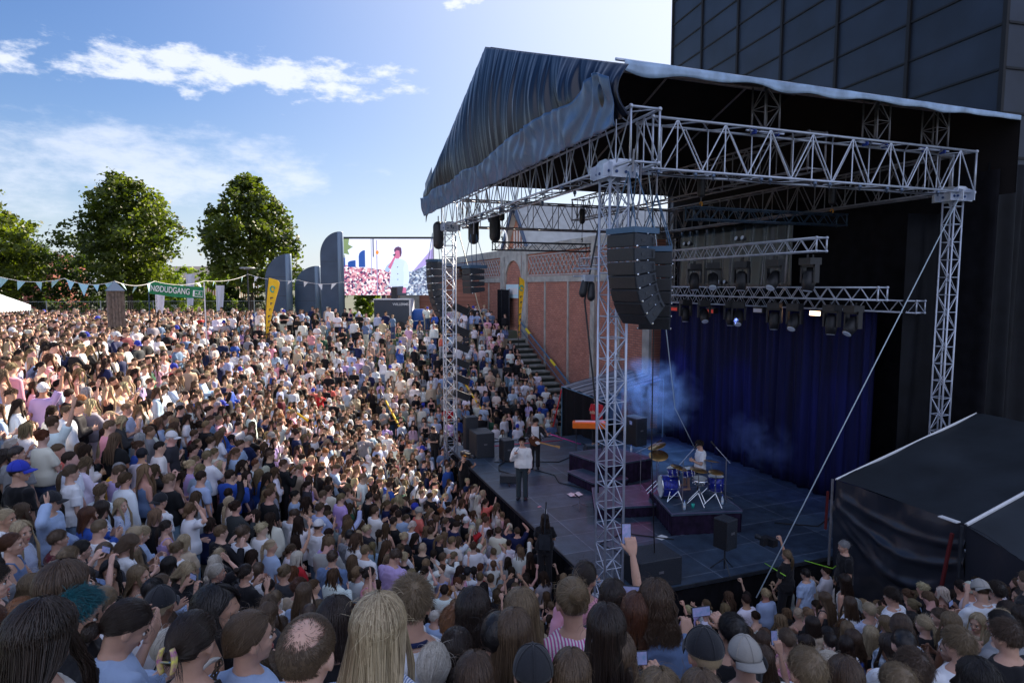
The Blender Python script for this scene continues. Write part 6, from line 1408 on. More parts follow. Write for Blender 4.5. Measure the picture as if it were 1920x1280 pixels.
smoke('smoke', (6.9, 9.3, 2.3), (2.1, 2.3, 1.5), 1.9, (.45, .62, 1.0), 'pale blue stage smoke drifting behind the near tower', 1.3)
smoke('smoke', (8.6, 5.3, 1.3), (.7, 1.8, 1.1), 1.5, (.35, .50, 1.0), 'faint blue stage smoke in front of the curtain right of the drummer', 4.1)
# the blue stage lamps at work
for k, (x, y, z, tx_, ty, tz, e, c) in enumerate(((7.3, 9.5, 5.4, 7.0, 9.3, 2.0, 480, (.35, .55, 1.0)), (7.3, 11.2, 5.3, 9.45, 10.8, 1.5, 80, (.12, .15, 1.0)), (7.2, 5.0, 5.4, 9.0, 5.2, .9, 90, (.2, .3, 1.0)), (7.2, 7.3, 5.3, 9.45, 7.4, 1.5, 45, (.12, .12, 1.0)), (6.9, 8.0, 5.2, 3.2, 6.4, .0, 110, (1.0, .10, .35)), (7.2, 3.3, 5.4, 9.4, 3.0, 1.5, 30, (.12, .15, 1.0)))):
    d = bpy.data.lights.new('stage_spot', 'SPOT'); d.energy = e; d.color = c; d.spot_size = R(58); d.spot_blend = .8; d.shadow_soft_size = .08; q = bpy.data.objects.new('stage_spot', d); COL.objects.link(q); q.location = (x, y, z); q.rotation_euler = (Vector((tx_, ty, tz)) - Vector((x, y, z))).to_track_quat('-Z', 'Y').to_euler()
# ================================================================ PERFORMERS AND CREW
TM['jacket white'] = cloth('cloth_jacket_white', (.86, .85, .83))
def face(x, y, tx_, ty): return math.atan2(ty - y, tx_ - x) - math.pi / 2
def tool(name, build, x, y, z, head, label, cat):
    o = empty(name, (x, y, z), head, label, cat); build(o); return o
sx_, sy_ = .72, 6.4; h = face(sx_, sy_, -5.5, -3.5)
sg_ = person(sx_, sy_, 0, h, 1.09, 'M', 'singing', 'tousled', 'dark brown', 'jacket', 'jacket white', 'charcoal', 'light', 'singer in a buttoned white jacket and dark trousers holding a microphone at the stage edge', shoes=True, seed=1)
J, Hm, hk, sr = jnt('singing', 'M'); b = MB()
for z_ in (1.0, 1.10, 1.20, 1.30): b.ball((0, .122 + (.012 if z_ > 1.15 else .006), z_), (.009, .005, .009), 8, 5)
link('buttons', b.mesh('buttons'), M['darkprint'], sg_)
W = J[1][2] + J[1][3] * .10
b = MB(); d = (Hm @ Vector((0, .10, -.06)) - W).normalized(); b.tube(W - d * .10, W + d * .07, .013, 10, .018); b.ball(W + d * .10, .027, 12, 8); o = b.build('microphone', M['chrome'], None, True); o.matrix_world = Matrix.Translation((sx_, sy_, 0)) @ Matrix.Rotation(h, 4, 'Z') @ Matrix.Scale(1.09, 4); tag(o, 'silver microphone in the hand of the singer', 'microphone')
gx, gy = 2.3, 9.2; h = face(gx, gy, -3.5, -6)
person(gx, gy, 0, h, 1.04, 'M', 'guitar', 'tousled', 'dark brown', 'long', 'raglan' if 'raglan' in TM else 'white', 'black', 'light', 'guitarist with dark curly fringe in a white and black raglan shirt and wide black trousers', shoes=True, seed=0)
def gtr(o):
    T = Matrix.Rotation(R(-14), 3, 'Y'); pts = [(.02 + .21 * math.cos(t) * (1 + .10 * math.cos(2 * t)), .145 * math.sin(t) * (1 - .22 * math.cos(2 * t + .3))) for t in [2 * math.pi * i / 28 for i in range(28)]]
    b = MB(); b.prism(pts, .045, T, (0, .19, 1.02)); q = b.build('body', mat('sunburst_brown', (.10, .035, .015), .25), o); q.modifiers.new('b', 'BEVEL').width = .008
    b = MB(); b.prism([(x * .40 - .10, z * .35 - .03) for x, z in pts], .004, T, (0, .2165, 1.02)); b.build('pickguard', M['white'], q)
    b = MB(); b.box(Vector((0, .205, 1.02)) + T @ Vector((-.44, 0, 0)), (.62, .02, .048), M=T); b.build('neck', mat('maple_neck', (.5, .28, .10), .4), o)
    b = MB(); b.box(Vector((0, .205, 1.02)) + T @ Vector((-.80, 0, .01)), (.16, .018, .075), M=T); b.build('headstock', mat('maple_head', (.55, .32, .12), .4), o)
    b = MB(); b.path([T @ Vector((.0, 0, .1)) + Vector((0, .17, 1.02)), (.13, .10, 1.30), (.10, .02, 1.47), (-.05, -.12, 1.40), (-.2, -.14, 1.15), (-.3, .1, 1.05)], .022, 4, flat=.25); b.build('strap', M['black'], o)
tool('guitar', gtr, gx, gy, 0, h, 'brown electric guitar with pale neck slung on the guitarist', 'guitar')
person(kx + .62, ky + .42, .36, face(0, 0, -1.0, .35), 1.0, 'M', 'clasped', 'tousled', 'dark brown', 'tee', 'white', 'black', 'light', 'drummer in a printed white T-shirt sitting behind the blue drum kit looking down', shoes=False, seated=True, seed=1)
person(4.55, 8.9, .72, face(4.55, 8.9, 0, 6), 1.02, 'M', 'clasped', 'short', 'dark brown', 'tee', 'red', 'black', 'light', 'keyboard player in a red shirt half hidden behind the near tower', seed=0)
person(-.15, 9.7, -1.05, face(-.15, 9.7, 1.2, 6.6), 1.0, 'M', 'camera', 'short', 'dark brown', 'tee', 'black', 'black', 'light', 'camera operator in black filming from the pit at the far stage edge', seed=1)
def camr(o):
    b = MB(); b.box((0, .18, 1.62), (.12, .34, .16)); b.box((0, -.05, 1.64), (.10, .16, .12)); b.build('body', M['black'], o); b = MB(); b.path([(0, .34, 1.62), (0, .50, 1.62), (0, .56, 1.62)], [.045, .05, .065], 12); b.build('lens', M['black_steel'], o, True)
    b = MB(); b.tube((0, .0, 1.76), (0, .3, 1.78), .014); b.build('handle', M['alu'], o); b = MB(); b.box((.09, .1, 1.72), (.10, .02, .07)); b.build('monitor', M['alu_dark'], o); b = MB(); b.box((.062, .1, 1.60), (.004, .2, .03)); b.build('stripe', M['hook'], o)
tool('video_camera', camr, -.15, 9.7, -1.0, face(-.15, 9.7, 1.2, 6.6), 'shoulder video camera of the operator at the far stage edge', 'camera')
person(-.25, 13.6, -1.0, face(0, 0, -1, -.6), 1.05, 'M', 'looking_down', 'buzz', 'brown', 'tee', 'black', 'black', 'light', 'stage hand in black bending over beside the far tower', seed=0)
person(-.35, 2.2, -.62, face(-.35, 2.2, 1.5, 6), 1.02, 'F', 'crossed', 'long', 'dark brown', 'tee', 'black', 'black', 'light', 'photographer in black with a support arm on the back in front of the deck', seed=1)
def rig(o): b = MB(); b.path([(0, -.14, 1.0), (0, -.16, 1.5), (.02, -.10, 1.92), (.02, .1, 2.0)], .016, 6); b.box((0, -.15, 1.15), (.26, .05, .36)); b.build('arm', M['black_steel'], o); b = MB(); b.box((.02, -.06, 1.84), (.05, .03, .10)); b.build('clamp', M['white'], o)
tool('camera_rig', rig, -.35, 2.2, -.62, face(-.35, 2.2, 1.5, 6), 'black camera support rig on the back of the photographer', 'camera rig')
person(3.95, -.75, -.95, face(3.95, -.75, 3.0, 5), 1.03, 'F', 'phone_high', 'pony', 'dark blond', 'tee', 'black', 'black', 'light', 'camera woman with blond ponytail in black raising an arm beside the tent post', seed=1)
def cam2(o): b = MB(); b.box((.05, .45, 1.80), (.16, .3, .16)); b.box((-.2, .42, 1.86), (.14, .1, .16)); b.build('body', M['black'], o); b = MB(); b.path([(.05, .6, 1.8), (.05, .78, 1.8)], [.05, .06], 12); b.build('lens', M['black_steel'], o, True)
tool('video_camera', cam2, 3.95, -.75, -.95, face(3.95, -.75, 2.6, 5), 'black video camera held above the blond camera woman', 'camera')
person(4.9, -1.35, -.72, face(4.9, -1.35, 0, 1), 1.07, 'M', 'stand', 'short', 'grey', 'tee', 'black', 'black', 'light', 'grey haired man in glasses and black shirt standing against the marquee wall', seed=1)
person(4.15, -1.1, -1.2, face(4, -1, 3, 5), 1.0, 'M', 'stand', 'short', 'black', 'tee', 'light blue', 'black', 'light', 'dark haired person in a pale blue shirt beside the camera woman', seed=0)

# ================================================================ THE CROWD
taken = []
def free(x, y, d): return all((x - a) ** 2 + (y - c) ** 2 >= d * d for a, c in taken)
def solve(px, py, Zg):
    best = None
    for k in range(61):
        Z = Zg * (.80 + (.35 if Zg < 3.2 else 1.15) * k / 60); p = at(px, py, Z); g = gz(p.x, p.y); sc = (p.z - g) / 1.735 * 1.04; cost = abs(math.log(max(.05, sc))) * (2.2 if Zg < 3.2 else 4) + abs(math.log(Z / Zg)) * (2.4 if Zg < 3.2 else .15)
        if sc < .78 or sc > 1.17: cost += 5 * min(abs(sc - .78), abs(sc - 1.17)) + 1
        if best is None or cost < best[0]: best = (cost, p, g, sc, Z)
    _, p, g, sc, Z = best; s2 = min(1.20, max(.80, sc)); return p, p.z - 1.735 * s2, s2, Z
# px, py (top of head), depth, sex, pose, hair, hair colour, garment, colour, label, extras
FORE = [
 (62, 1128, 2.15, 'F', 'stand', 'wavy', 'dark brown', 'tee', 'off-white', 'huge dark brown wavy head of hair in the bottom left corner', {}),
 (138, 1104, 2.75, 'F', 'stand_turned', 'tousled', 'teal', 'tee', 'black', 'person with short teal dyed hair at the lower left', {'tgt': (3, -5)}),
 (205, 1122, 2.75, 'F', 'looking_down', 'low_bun', 'dark brown', 'shirt', 'light blue', 'woman with low dark bun in pale denim shirt holding a phone', {'phone': 'small phone held by the woman in the pale denim shirt', 'tgt': (2, -4)}),
 (352, 1150, 2.45, 'F', 'stand', 'clip', 'dark brown', 'tank', 'black', 'dark hair pinned up with a colourful claw clip', {'clip': True, 'tgt': 'away'}),
 (460, 1145, 2.75, 'F', 'stand_turned', 'braid', 'light brown', 'shirt', 'light blue', 'light brown braid over a pale blue shirt', {}),
 (568, 1158, 1.85, 'M', 'stand', 'bald_crown', 'light brown', 'tee', 'navy', 'man with a thinning crown seen from behind at the bottom', {'skin': 'fair', 'tgt': 'away'}),
 (705, 1118, 2.25, 'F', 'stand', 'long', 'blond', 'tee', 'blue and white striped', 'woman with very long straight blond hair over a finely striped blue shirt', {'tgt': 'away'}),
 (402, 1096, 3.0, 'F', 'stand_turned', 'long', 'black', 'tank', 'off-white', 'woman with long black hair turning her face to the right', {'skin': 'tan', 'tgt': (6, -9)}),
 (258, 1058, 3.3, 'F', 'stand_turned', 'long', 'dark blond', 'tank', 'off-white', 'woman with highlighted straight hair and bare shoulders at the left', {'tgt': (2, -4)}),
 (205, 1049, 3.9, 'F', 'stand_turned', 'wavy', 'black', 'tank', 'black', 'smiling woman with long black hair facing the camera side', {'skin': 'tan', 'tgt': (2, -14)}),
 (115, 1050, 3.1, 'F', 'clapping', 'bob', 'brown', 'tee', 'black', 'brown straight haired woman leaning right above the teal hair', {'tgt': (2, -4)}),
 (18, 998, 3.9, 'F', 'clapping', 'low_bun', 'auburn', 'tank', 'denim blue', 'auburn haired woman in a blue strap top clapping at the left edge', {'tgt': (2, -6)}),
 (342, 1047, 4.2, 'F', 'looking_down', 'wavy', 'blond', 'tee', 'black', 'wavy blond woman in black looking down', {'tgt': (2, -9)}),
 (404, 1056, 4.4, 'F', 'stand_turned', 'low_bun', 'platinum', 'tee', 'lilac', 'person with platinum hair tied back left of the hands', {}),
 (458, 1057, 4.2, 'F', 'pray', 'bun', 'dark brown', 'tee', 'black', 'woman with brown bun in black raising both palms', {}),
 (532, 1058, 4.4, 'F', 'stand', 'bun', 'dark blond', 'tee', 'charcoal', 'blond messy bun above a black neckline', {}),
 (770, 1086, 3.5, 'M', 'stand', 'tousled', 'dark blond', 'tee', 'white', 'short curly blond haired man in a white jersey with navy collar', {'tgt': 'away', 'collar': True}),
 (500, 1130, 3.3, 'F', 'stand', 'long', 'light brown', 'tee', 'charcoal', 'light brown long hair between the braid and the thinning crown', {}),
 (568, 1093, 3.9, 'F', 'stand', 'long', 'light brown', 'tee', 'light blue', 'straight light brown hair above a pale blue collar', {}),
 (625, 1122, 3.5, 'F', 'stand', 'bob', 'dark brown', 'tee', 'black', 'dark brown bob left of the very long blond hair', {}),
 (812, 1210, 2.9, 'F', 'stand', 'low_bun', 'platinum', 'tee', 'black', 'platinum hair gathered low at the bottom edge', {}),
 (855, 1180, 3.0, 'F', 'stand', 'low_bun', 'dark brown', 'tee', 'black and white striped', 'dark low bun above a black and white striped shirt', {}),
 (888, 1228, 2.5, 'F', 'stand', 'long', 'brown', 'tee', 'navy', 'straight brown hair at the bottom left of the black cap', {}),
 (962, 1145, 3.3, 'F', 'stand', 'long', 'light brown', 'tee', 'light blue', 'long streaked hair over a pale blue T-shirt above the black cap', {}),
 (1000, 1220, 2.5, 'M', 'stand', 'capback', 'dark brown', 'tee', 'charcoal', 'big black cap at the bottom centre', {'cap': ('black', False)}),
 (1072, 1222, 2.6, 'F', 'stand', 'long', 'light brown', 'tank', 'light blue', 'straight fair brown hair right of the black cap', {}),
 (978, 1106, 4.0, 'F', 'stand', 'long', 'dark blond', 'tank', 'grey', 'long fair hair over a grey strap top with one bare arm', {}),
 (932, 1150, 3.8, 'M', 'stand', 'crop', 'black', 'tee', 'navy', 'man with cropped black hair in navy', {}),
 (843, 1135, 3.9, 'M', 'looking_down', 'short', 'ginger', 'tee', 'black', 'short ginger haired person in black', {}),
 (886, 1105, 4.0, 'F', 'stand', 'bob', 'dark brown', 'tee', 'black', 'dark wavy bob over a black shirt behind the ginger head', {}),
 (1160, 1188, 3.2, 'F', 'stand', 'long', 'light brown', 'tank', 'light blue', 'streaked long hair at the bottom right of centre', {}),
 (1138, 1136, 3.5, 'F', 'stand', 'long', 'dark brown', 'tee', 'charcoal', 'long dark brown hair behind the streaked one', {}),
 (1075, 1085, 4.5, 'F', 'stand', 'bun', 'dark blond', 'tee', 'pink and white striped', 'fair bun over a pink striped shirt below the near tower', {}),
 (1325, 1184, 3.6, 'F', 'stand', 'cap', 'blond', 'tank', 'white', 'blond hair under a black cap above a white strap top', {'cap': ('black', False)}),
 (1400, 1199, 3.6, 'M', 'stand', 'cap', 'dark brown', 'tee', 'black', 'man in a faded grey cap at the bottom right', {'cap': ('grey', True)}),
 (1520, 1218, 3.3, 'M', 'stand', 'short', 'dark blond', 'tee', 'charcoal', 'man with short streaked fair hair at the bottom right', {}),
 (1240, 1255, 2.5, 'F', 'phone_both', 'long', 'dark blond', 'tee', 'blue', 'fair haired person filming at the bottom edge', {'phone': 'phone held sideways at the bottom edge of the photo'}),
 (1320, 1262, 2.4, 'F', 'stand', 'long', 'light brown', 'tank', 'pink', 'light brown hair cut by the bottom edge under the black cap', {}),
 (1690, 1248, 2.8, 'F', 'stand', 'short', 'dark blond', 'tee', 'light blue', 'sandy short hair at the bottom right edge', {}),
 (1720, 1222, 3.2, 'M', 'stand', 'tousled', 'brown', 'hoodie', 'light blue', 'tousled brown hair over a pale blue hoodie', {}),
 (1590, 1235, 3.0, 'F', 'stand', 'long', 'brown', 'tee', 'white', 'long brown hair with a white shirt edge at the bottom right', {}),
 (1805, 1180, 4.1, 'M', 'stand', 'tousled', 'dark blond', 'tee', 'white', 'curly sandy haired man in a white T-shirt before the marquee', {}),
 (1690, 1150, 4.7, 'F', 'stand_turned', 'low_bun', 'brown', 'shirt', 'floral', 'person in a floral shirt standing before the marquee', {}),
 (1595, 1118, 5.1, 'F', 'stand_turned', 'long', 'brown', 'shirt', 'white', 'long brown hair over a loose white shirt near the marquee', {}),
 (1842, 1240, 3.1, 'M', 'stand', 'curly', 'black', 'tee', 'charcoal', 'dark curly head in the bottom right corner', {}),
 (1895, 1165, 4.2, 'M', 'stand', 'tousled', 'brown', 'tee', 'black', 'brown tousled head at the right edge', {}),
 (298, 925, 5.3, 'M', 'stand', 'capback', 'dark brown', 'tee', 'white', 'man with a backward black cap in a white T-shirt', {'cap': ('black', True)}),
 (92, 922, 4.4, 'M', 'hand_hair', 'cap', 'dark brown', 'shirt', 'light blue', 'man in black cap and pale denim shirt lifting his hand to his face', {'cap': ('black', False), 'tgt': (2, -6)}),
 (38, 975, 4.5, 'F', 'stand_turned', 'long', 'blond', 'tee', 'blue and white striped', 'fair haired woman in a striped shirt at the left edge', {'tgt': (2, -6)}),
 (545, 952, 6.2, 'M', 'looking_down', 'short', 'brown', 'tee', 'white', 'short brown haired man in white T-shirt looking down', {}),
 (452, 984, 5.0, 'M', 'stand', 'short', 'light brown', 'tee', 'white', 'man with undercut hair seen from behind in a white T-shirt', {}),
 (596, 974, 6.0, 'M', 'stand', 'capback', 'brown', 'tee', 'white', 'man in a white cap and white T-shirt', {'cap': ('white', False)}),
 (655, 992, 6.4, 'M', 'stand', 'crop', 'black', 'long', 'grey', 'man in a grey sweatshirt with cropped dark hair', {}),
 (622, 1031, 5.0, 'M', 'stand', 'short', 'brown', 'shirt', 'denim blue', 'brown haired man in a blue collared shirt', {}),
 (33, 864, 6.0, 'M', 'stand_turned', 'cap', 'dark brown', 'tee', 'black', 'person in a bright blue cap near the left edge', {'cap': ('blue', False)}),
 (214, 864, 7.0, 'M', 'looking_down', 'buzz', 'grey', 'tee', 'yellow', 'bald man in a mustard yellow T-shirt', {}),
 (187, 938, 4.9, 'F', 'stand', 'long', 'dark brown', 'shirt', 'blue and white striped', 'long dark haired woman in a loose striped blue shirt', {}),
 (1112, 1098, 6.6, 'F', 'heart', 'bun', 'dark brown', 'long', 'blue and white striped', 'person in striped sleeves joining both hands overhead', {}),
 (1232, 1091, 4.9, 'F', 'stand', 'curly', 'brown', 'tee', 'denim blue', 'curly brown haired woman in blue right of the near tower', {}),
 (735, 1028, 5.6, 'M', 'looking_down', 'short', 'brown', 'hoodie', 'lilac', 'man in a lilac hooded top looking down', {}),
 (690, 1062, 5.0, 'F', 'hand_hair', 'bun', 'dark brown', 'tank', 'pink', 'bare shouldered woman with a hand to her hair above the long blond hair', {'tgt': (3, -6)}),
 (1150, 1085, 5.4, 'F', 'phone_high', 'long', 'dark brown', 'tee', 'charcoal', 'dark haired woman holding a phone high before the near tower', {'phone': 'phone raised in front of the near tower'}),
 (1195, 1110, 4.8, 'F', 'phone_both', 'long', 'auburn', 'tee', 'black', 'auburn haired person filming right of the near tower', {'phone': 'phone held up right of the near tower'}),
 (1585, 1075, 6.2, 'F', 'stand_turned', 'long', 'dark brown', 'tank', 'off-white', 'slim woman in a strap top with long dark hair close to the marquee', {}),
 (1375, 1150, 5.0, 'M', 'phone_both', 'short', 'black', 'tee', 'black', 'man in black filming with raised elbows right of centre', {'phone': 'phone held by the man in black right of centre'}),
 (1520, 1085, 6.6, 'F', 'stand', 'long', 'platinum', 'tank', 'lilac', 'long platinum hair over a lilac top near the tent post', {}),
 (1550, 1110, 5.6, 'F', 'clasped', 'long', 'light brown', 'tank', 'charcoal', 'long light brown hair over a dark strap top near the tent post', {}),
 (1095, 1052, 6.2, 'F', 'stand_turned', 'pony', 'dark brown', 'tee', 'pink', 'ponytailed woman in a pink shirt left of the near tower foot', {}),
]
M['clipmat'] = mat('claw_clip_shell', (.75, .70, .12), .25, col2=(.35, .08, .30), vscale=45)
SC = (1.0, 7.0)
for i, (px, py, Z, sx, po, hs, hc, tk, tc_, lab, ex) in enumerate(FORE):
    p, zf, s_, Zr = solve(px, py, Z); tgt = ex.get('tgt', None)
    hd = -YAW + R(rnd.uniform(-8, 4)) if tgt == 'away' else face(p.x, p.y, *SC) + R(rnd.uniform(-12, 12)) if tgt is None else face(p.x, p.y, CAM.x + tgt[0] * 1.0 + 6, CAM.y + tgt[1] + 14)
    o = person(p.x, p.y, zf, hd, s_, sx, po, hs, hc, tk, tc_, rnd.choice(['denim', 'black', 'light denim']), ex.get('skin', 'light'), lab, 'audience standing on the near terraces', i, ex.get('cap'), phone=ex.get('phone'))
    if ex.get('clip'):
        J, Hm, _, _ = jnt(po, sx)
        for s in (-1, 1):
            b = MB(); b.loft([(s * (.020 + .010 * math.sin(k / 8 * math.pi)), 0, -.045 + k * .0115, .0065 + .004 * math.sin(k / 8 * math.pi), .014) for k in range(9)], 8); q = b.build('hair_clip', M['clipmat'], o, True); q.matrix_local = Hm @ Matrix.Translation((0, -.152, .0))
        b = MB(); b.tube((-.02, 0, 0), (.02, 0, 0), .004); q = b.build('clip_spring', M['chrome'], o); q.matrix_local = Hm @ Matrix.Translation((0, -.158, .0))
    if ex.get('collar'):
        b = MB(); b.path([(.062 * math.sin(t) * 1.12, -.012 - .068 * math.cos(t), 1.478 - .016 * (1 - math.cos(t))) for t in [q * 2 * math.pi / 20 for q in range(21)]], .012, 6, False); b.build('collar', TM['navy'], o, True)
    taken.append((p.x, p.y))
NFORE = len(FORE)
# sampled positions
rc = random.Random(23); cand = []
grid = {}
def near_ok(x, y, d):
    gx_, gy_ = int(x // .6), int(y // .6)
    for a in (-1, 0, 1):
        for c in (-1, 0, 1):
            for (u, v) in grid.get((gx_ + a, gy_ + c), ()):
                if (u - x) ** 2 + (v - y) ** 2 < d * d: return False
    return True
def put(x, y): grid.setdefault((int(x // .6), int(y // .6)), []).append((x, y))
for a, c in taken: put(a, c)
for a, c in ((-.15, 9.7), (-.25, 13.6), (-.35, 2.2), (3.95, -.75), (4.9, -1.35), (4.15, -1.1), (-.2, 10.3), (.1, 0), (.1, 12.4)): put(a, c)
def blocked(x, y):
    if x > -.05 and -.35 < y < 13.5: return True
    if x > 5.5 and -6.5 < y < 0: return True
    if x > 5.6 and y < -6.5: return True
    if x > 6.15 and 13 < y < 30: return True
    if x > 8.9: return True
    if 14.9 < y < 15.75 and x > 1.2: return True
    if 13.5 < y < 14.9 and x > .4: return True
    if (x - at(215, 0, 24).x) ** 2 + (y - at(215, 0, 24).y) ** 2 < .35: return True
    return False
for k in range(300000):
    Z = 40 * math.sqrt(rc.random()); u = rc.uniform(-.90, .87); px = 960 + u * FPX
    if Z < 1.9: continue
    p = at(px, 0, Z); x, y = p.x, p.y
    if blocked(x, y): continue
    g = gz(x, y); H = 1.72; ytop = pix((x, y, g + H))[1]
    if ytop > 1300: continue
    if Z < (3.2 if px < 900 else 4.3): continue
    if px > 1160 and Z > 14: continue
    dmin = .385 if Z < 20 else .48
    if Z > 34: dmin = .62
    if not near_ok(x, y, dmin): continue
    put(x, y); cand.append((Z, x, y, g, px, ytop))
cand.sort()
print('crowd', len(cand), 'depth of last individual', cand[225][0])
TW = [('white', 31), ('off-white', 6), ('black', 29), ('charcoal', 6), ('navy', 6), ('light blue', 9), ('denim blue', 4), ('blue', 2), ('grey', 5), ('pink', 3), ('lilac', 2), ('green', 1), ('beige', 3), ('burgundy', 1), ('blue and white striped', 3), ('black and white striped', 2), ('red', .6), ('coral', .5), ('pink and white striped', .7)]
HW = [('black', 8), ('dark brown', 22), ('brown', 20), ('light brown', 18), ('dark blond', 15), ('blond', 9), ('platinum', 4), ('auburn', 4), ('grey', 1.5), ('ginger', 1)]
def pick(W, r_): 
    t = r_.random() * sum(w_ for _, w_ in W)
    for k, w_ in W:
        t -= w_
        if t <= 0: return k
    return W[-1][0]
PF = [('stand', 30), ('stand_turned', 12), ('clasped', 14), ('crossed', 10), ('clapping', 6), ('phone_both', 3), ('phone_high', 2.2), ('hand_hair', 3), ('pray', 4), ('looking_down', 6), ('arm_up', 1)]
def attrs(r_, far=False):
    sx = 'F' if r_.random() < .72 else 'M'; po = pick(PF, r_); hc = pick(HW, r_)
    hs = pick([('long', 34), ('wavy', 22), ('pony', 13), ('bun', 7), ('low_bun', 9), ('bob', 8), ('braid', 4), ('curly', 3)], r_) if sx == 'F' else pick([('short', 40), ('crop', 20), ('tousled', 22), ('buzz', 5), ('cap', 8), ('curly', 3), ('capback', 5)], r_)
    tk = pick([('tee', 45), ('tank', 28), ('long', 10), ('shirt', 10), ('hoodie', 4)], r_) if sx == 'F' else pick([('tee', 65), ('shirt', 14), ('long', 8), ('hoodie', 8)], r_)
    return sx, po, hs, hc, tk, pick(TW, r_)
GW = {'tee': 'T-shirt', 'tank': 'strap top', 'long': 'long sleeves', 'shirt': 'shirt', 'hoodie': 'hoodie'}
def zone(px, y):
    if y > 1150: v = 'near the bottom'
    elif y > 1000: v = 'in the lower rows'
    elif y > 880: v = 'in the middle rows'
    else: v = 'in the shaded upper rows'
    hz_ = 'far left' if px < 230 else 'left of the long blond hair' if px < 620 else 'left of the near tower' if px < 1090 else 'right of the near tower' if px < 1430 else 'before the marquee'
    return v + ', ' + hz_
used = set(); NIND = 300 - NFORE - 11
def labelof(sx, po, hs, hc, tk, tc_, z_, cap):
    hp = {'long': 'long straight %s hair', 'wavy': 'long wavy %s hair', 'curly': 'curly %s hair', 'bob': '%s bob', 'pony': '%s ponytail', 'bun': '%s top bun', 'low_bun': '%s low bun', 'braid': '%s braid', 'short': 'short %s hair', 'crop': 'cropped %s hair', 'tousled': 'tousled %s hair', 'buzz': 'shaved %s hair'}.get(hs, '%s hair') % hc
    if cap: hp = cap[0].replace('cap', '') + ' cap'
    return '%s, %s %s%s, %s' % (hp, tc_, GW[tk], (' ' + POSEW[po]) if po in ('clapping', 'phone_both', 'phone_high', 'hand_hair', 'arm_up') and False else '', z_)
for i, (Z, x, y, g, px, yt) in enumerate(cand[:NIND]):
    z_ = zone(px, yt)
    for _ in range(60):
        a_ = attrs(rc); sx, po, hs, hc, tk, tc_ = a_; cap = None
        if hs in ('cap', 'capback'): cap = (rc.choice(['black', 'white', 'black', 'grey', 'white', 'blue' if Z > 6 else 'black']), hs == 'capback')
        lb = labelof(*a_, z_, cap)
        if lb not in used and len(lb.split()) <= 16: break
    used.add(lb); s_ = rc.uniform(.86, .99) if sx == 'F' else rc.uniform(.94, 1.04)
    hd = face(x, y, *SC) + R(rc.gauss(0, 18)) + (R(rc.uniform(60, 120)) if rc.random() < .06 else 0)
    ph = None
    if po in ('phone_both', 'phone_high'): ph = 'phone held by the person with %s' % lb.split(',')[0] + ' ' + z_.split(',')[1].strip()
    if ph and len(ph.split()) > 16: ph = ph.split(' in the ')[0].split(' near the ')[0] + ', ' + z_.split(',')[1].strip()
    if ph and len(ph.split()) > 16: ph = ' '.join(ph.split()[:16])
    person(x, y, g, hd, s_, sx, po, hs, hc, tk, tc_, rc.choice(['denim', 'black', 'light denim', 'beige']), rc.choice(['light', 'fair', 'light', 'tan', 'fair', 'light', 'light', 'brown'] if rc.random() < .4 else ['light', 'fair']), lb, 'audience standing on the near terraces', i, cap, phone=ph, strap=rc.random() < .22)
# everyone further back: one mesh
t_parts = []; cols = []
r2 = random.Random(5); A_cache = {}
def arr(me): 
    if me.name not in A_cache: A_cache[me.name] = arrays(me)
    return A_cache[me.name]
HC = {k: tuple((a * .45 + c * .55) for a, c in zip(*v)) for k, v in HAIR.items()}
TC = {k: v for k, v in TOPS.items()}; TC['blue and white striped'] = (.42, .50, .68); TC['black and white striped'] = (.35, .35, .37); TC['pink and white striped'] = (.65, .42, .55)
PC = [(.012, .012, .016), (.05, .09, .20), (.22, .33, .50), (.42, .35, .26), (.6, .6, .62), (.02, .02, .03)]
CAPC = [(.02, .02, .026), (.7, .7, .72), (.03, .05, .4), (.36, .34, .31)]
extra = [(0, 5.0, 22.9 - 3.2, 0, 0, 0)]
stair_people = []; r3 = random.Random(11)
for _ in range(4000):
    x, y = r3.uniform(3.5, 7.5), r3.uniform(16.8, 33.0)
    if y < 29 and not (6.2 < x < 7.25): continue
    if y >= 29 and not near_ok(x, y, .48): continue
    if not near_ok(x, y, .46): continue
    put(x, y); stair_people.append((pix((x, y, 1))[2], x, y, PIT + .27 * (math.floor((y - 17) / .68) + 1) if 17 < y < 28.5 and x > 6.35 else gz(x, y), 0, 0))
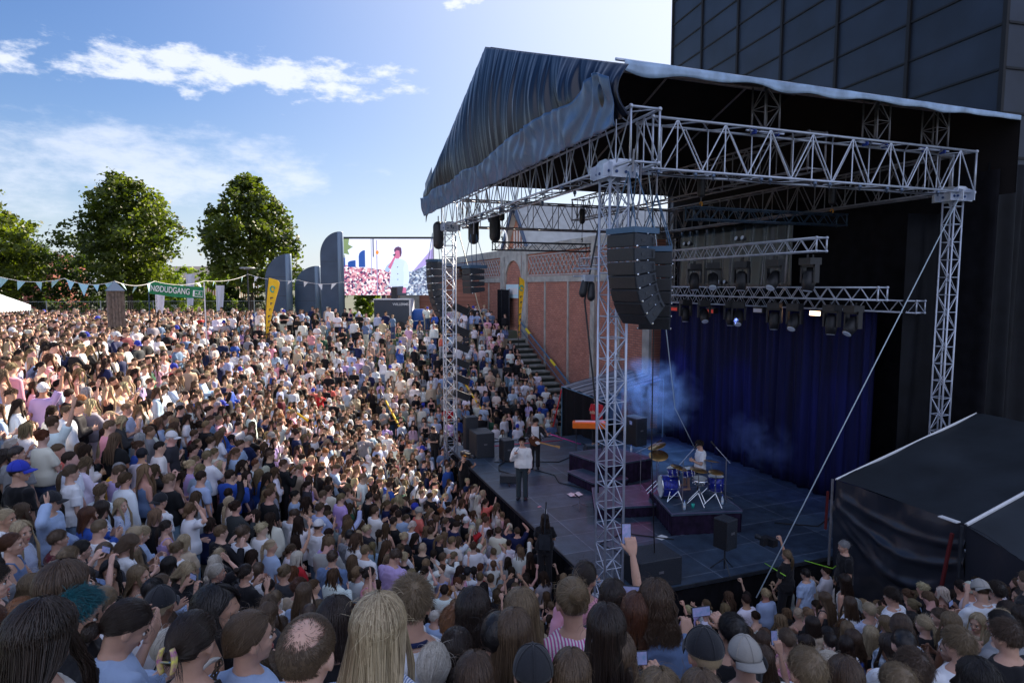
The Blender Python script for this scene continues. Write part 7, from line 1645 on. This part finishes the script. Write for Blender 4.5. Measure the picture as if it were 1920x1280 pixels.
for (Z, x, y, g, px, yt) in cand[NIND:] + stair_people + [(30, 7.2, 17.9, PIT + .3, 0, 0), (31, 7.6, 19.2, PIT + .9, 0, 0), (32, 6.9, 20.6, PIT + 1.4, 0, 0), (37, 7.4, 26.5, PIT + 3.9, 0, 0), (38, 8.2, 28.7, PIT + 4.6, 0, 0), (39, 7.0, 29.6, RIM - .3, 0, 0)]:
    lod = 1 if Z < 15 else 2; sx, po, hs, hc, tk, tc_ = attrs(r2)
    if x > -2.6 and 0 < y < 12.6 and r2.random() < .38: po = r2.choice(['phone_high', 'arm_up', 'phone_both', 'heart', 'clapping', 'phone_high'])
    if lod == 2:
        hs = {'braid': 'pony', 'bob': 'long', 'low_bun': 'bun', 'crop': 'short', 'capback': 'cap', 'buzz': 'short'}.get(hs, hs); tk = {'long': 'shirt', 'hoodie': 'shirt'}.get(tk, tk); po = {'arm_up': 'phone_high'}.get(po, po)
    s_ = r2.uniform(.86, .99) if sx == 'F' else r2.uniform(.93, 1.04); hd = face(x, y, *SC) + R(r2.gauss(0, 20))
    Mw = Matrix.Translation((x, y, g)) @ Matrix.Rotation(hd, 4, 'Z') @ Matrix.Scale(s_, 4); J, Hm, _, _ = jnt(po, sx)
    sk = SKINC['fair'] if r2.random() < .6 else SKINC['light'] if r2.random() < .8 else SKINC['tan']
    hcol = HC[hc]; 
    if hs == 'cap' : hcol = r2.choice(CAPC)
    for me_, Mx, c in ((body_mesh(sx, po, lod), Mw, sk), (top_mesh(sx, po, tk, lod), Mw, TC[tc_]), (pants_mesh('long', lod), Mw, r2.choice(PC)), (hair('short' if hs == 'cap' else hs, 0, lod), Mw @ Hm, hcol)):
        A = xf(arr(me_), Mx); t_parts.append(A); cols.append(np.tile(np.array([*[min(1, q * r2.uniform(.92, 1.08)) for q in c], 1], 'f'), (len(A[0]), 1)))
    if hs == 'cap':
        A = xf(arr(cap_mesh(False)), Mw @ Hm); t_parts.append(A); cols.append(np.tile(np.array([*hcol, 1], 'f'), (len(A[0]), 1)))
me = join(t_parts, 'crowd'); at_ = me.color_attributes.new('Col', 'FLOAT_COLOR', 'POINT'); at_.data.foreach_set('color', np.concatenate(cols).ravel())
me.polygons.foreach_set('material_index', np.zeros(len(me.polygons), 'i'))
print('crowd faces', len(me.polygons))
m = bpy.data.materials.new('crowd_clothes_and_skin'); m.use_nodes = True; n = m.node_tree.nodes; l = m.node_tree.links; a_ = n.new('ShaderNodeVertexColor'); a_.layer_name = 'Col'; l.new(a_.outputs[0], n['Principled BSDF'].inputs['Base Color']); n['Principled BSDF'].inputs['Roughness'].default_value = .75; n['Principled BSDF'].inputs['Specular IOR Level'].default_value = .25
o = link('crowd', me, m); tag(o, 'dense audience filling the far terraces and the plaza up to the fence', 'crowd', None, 'stuff')
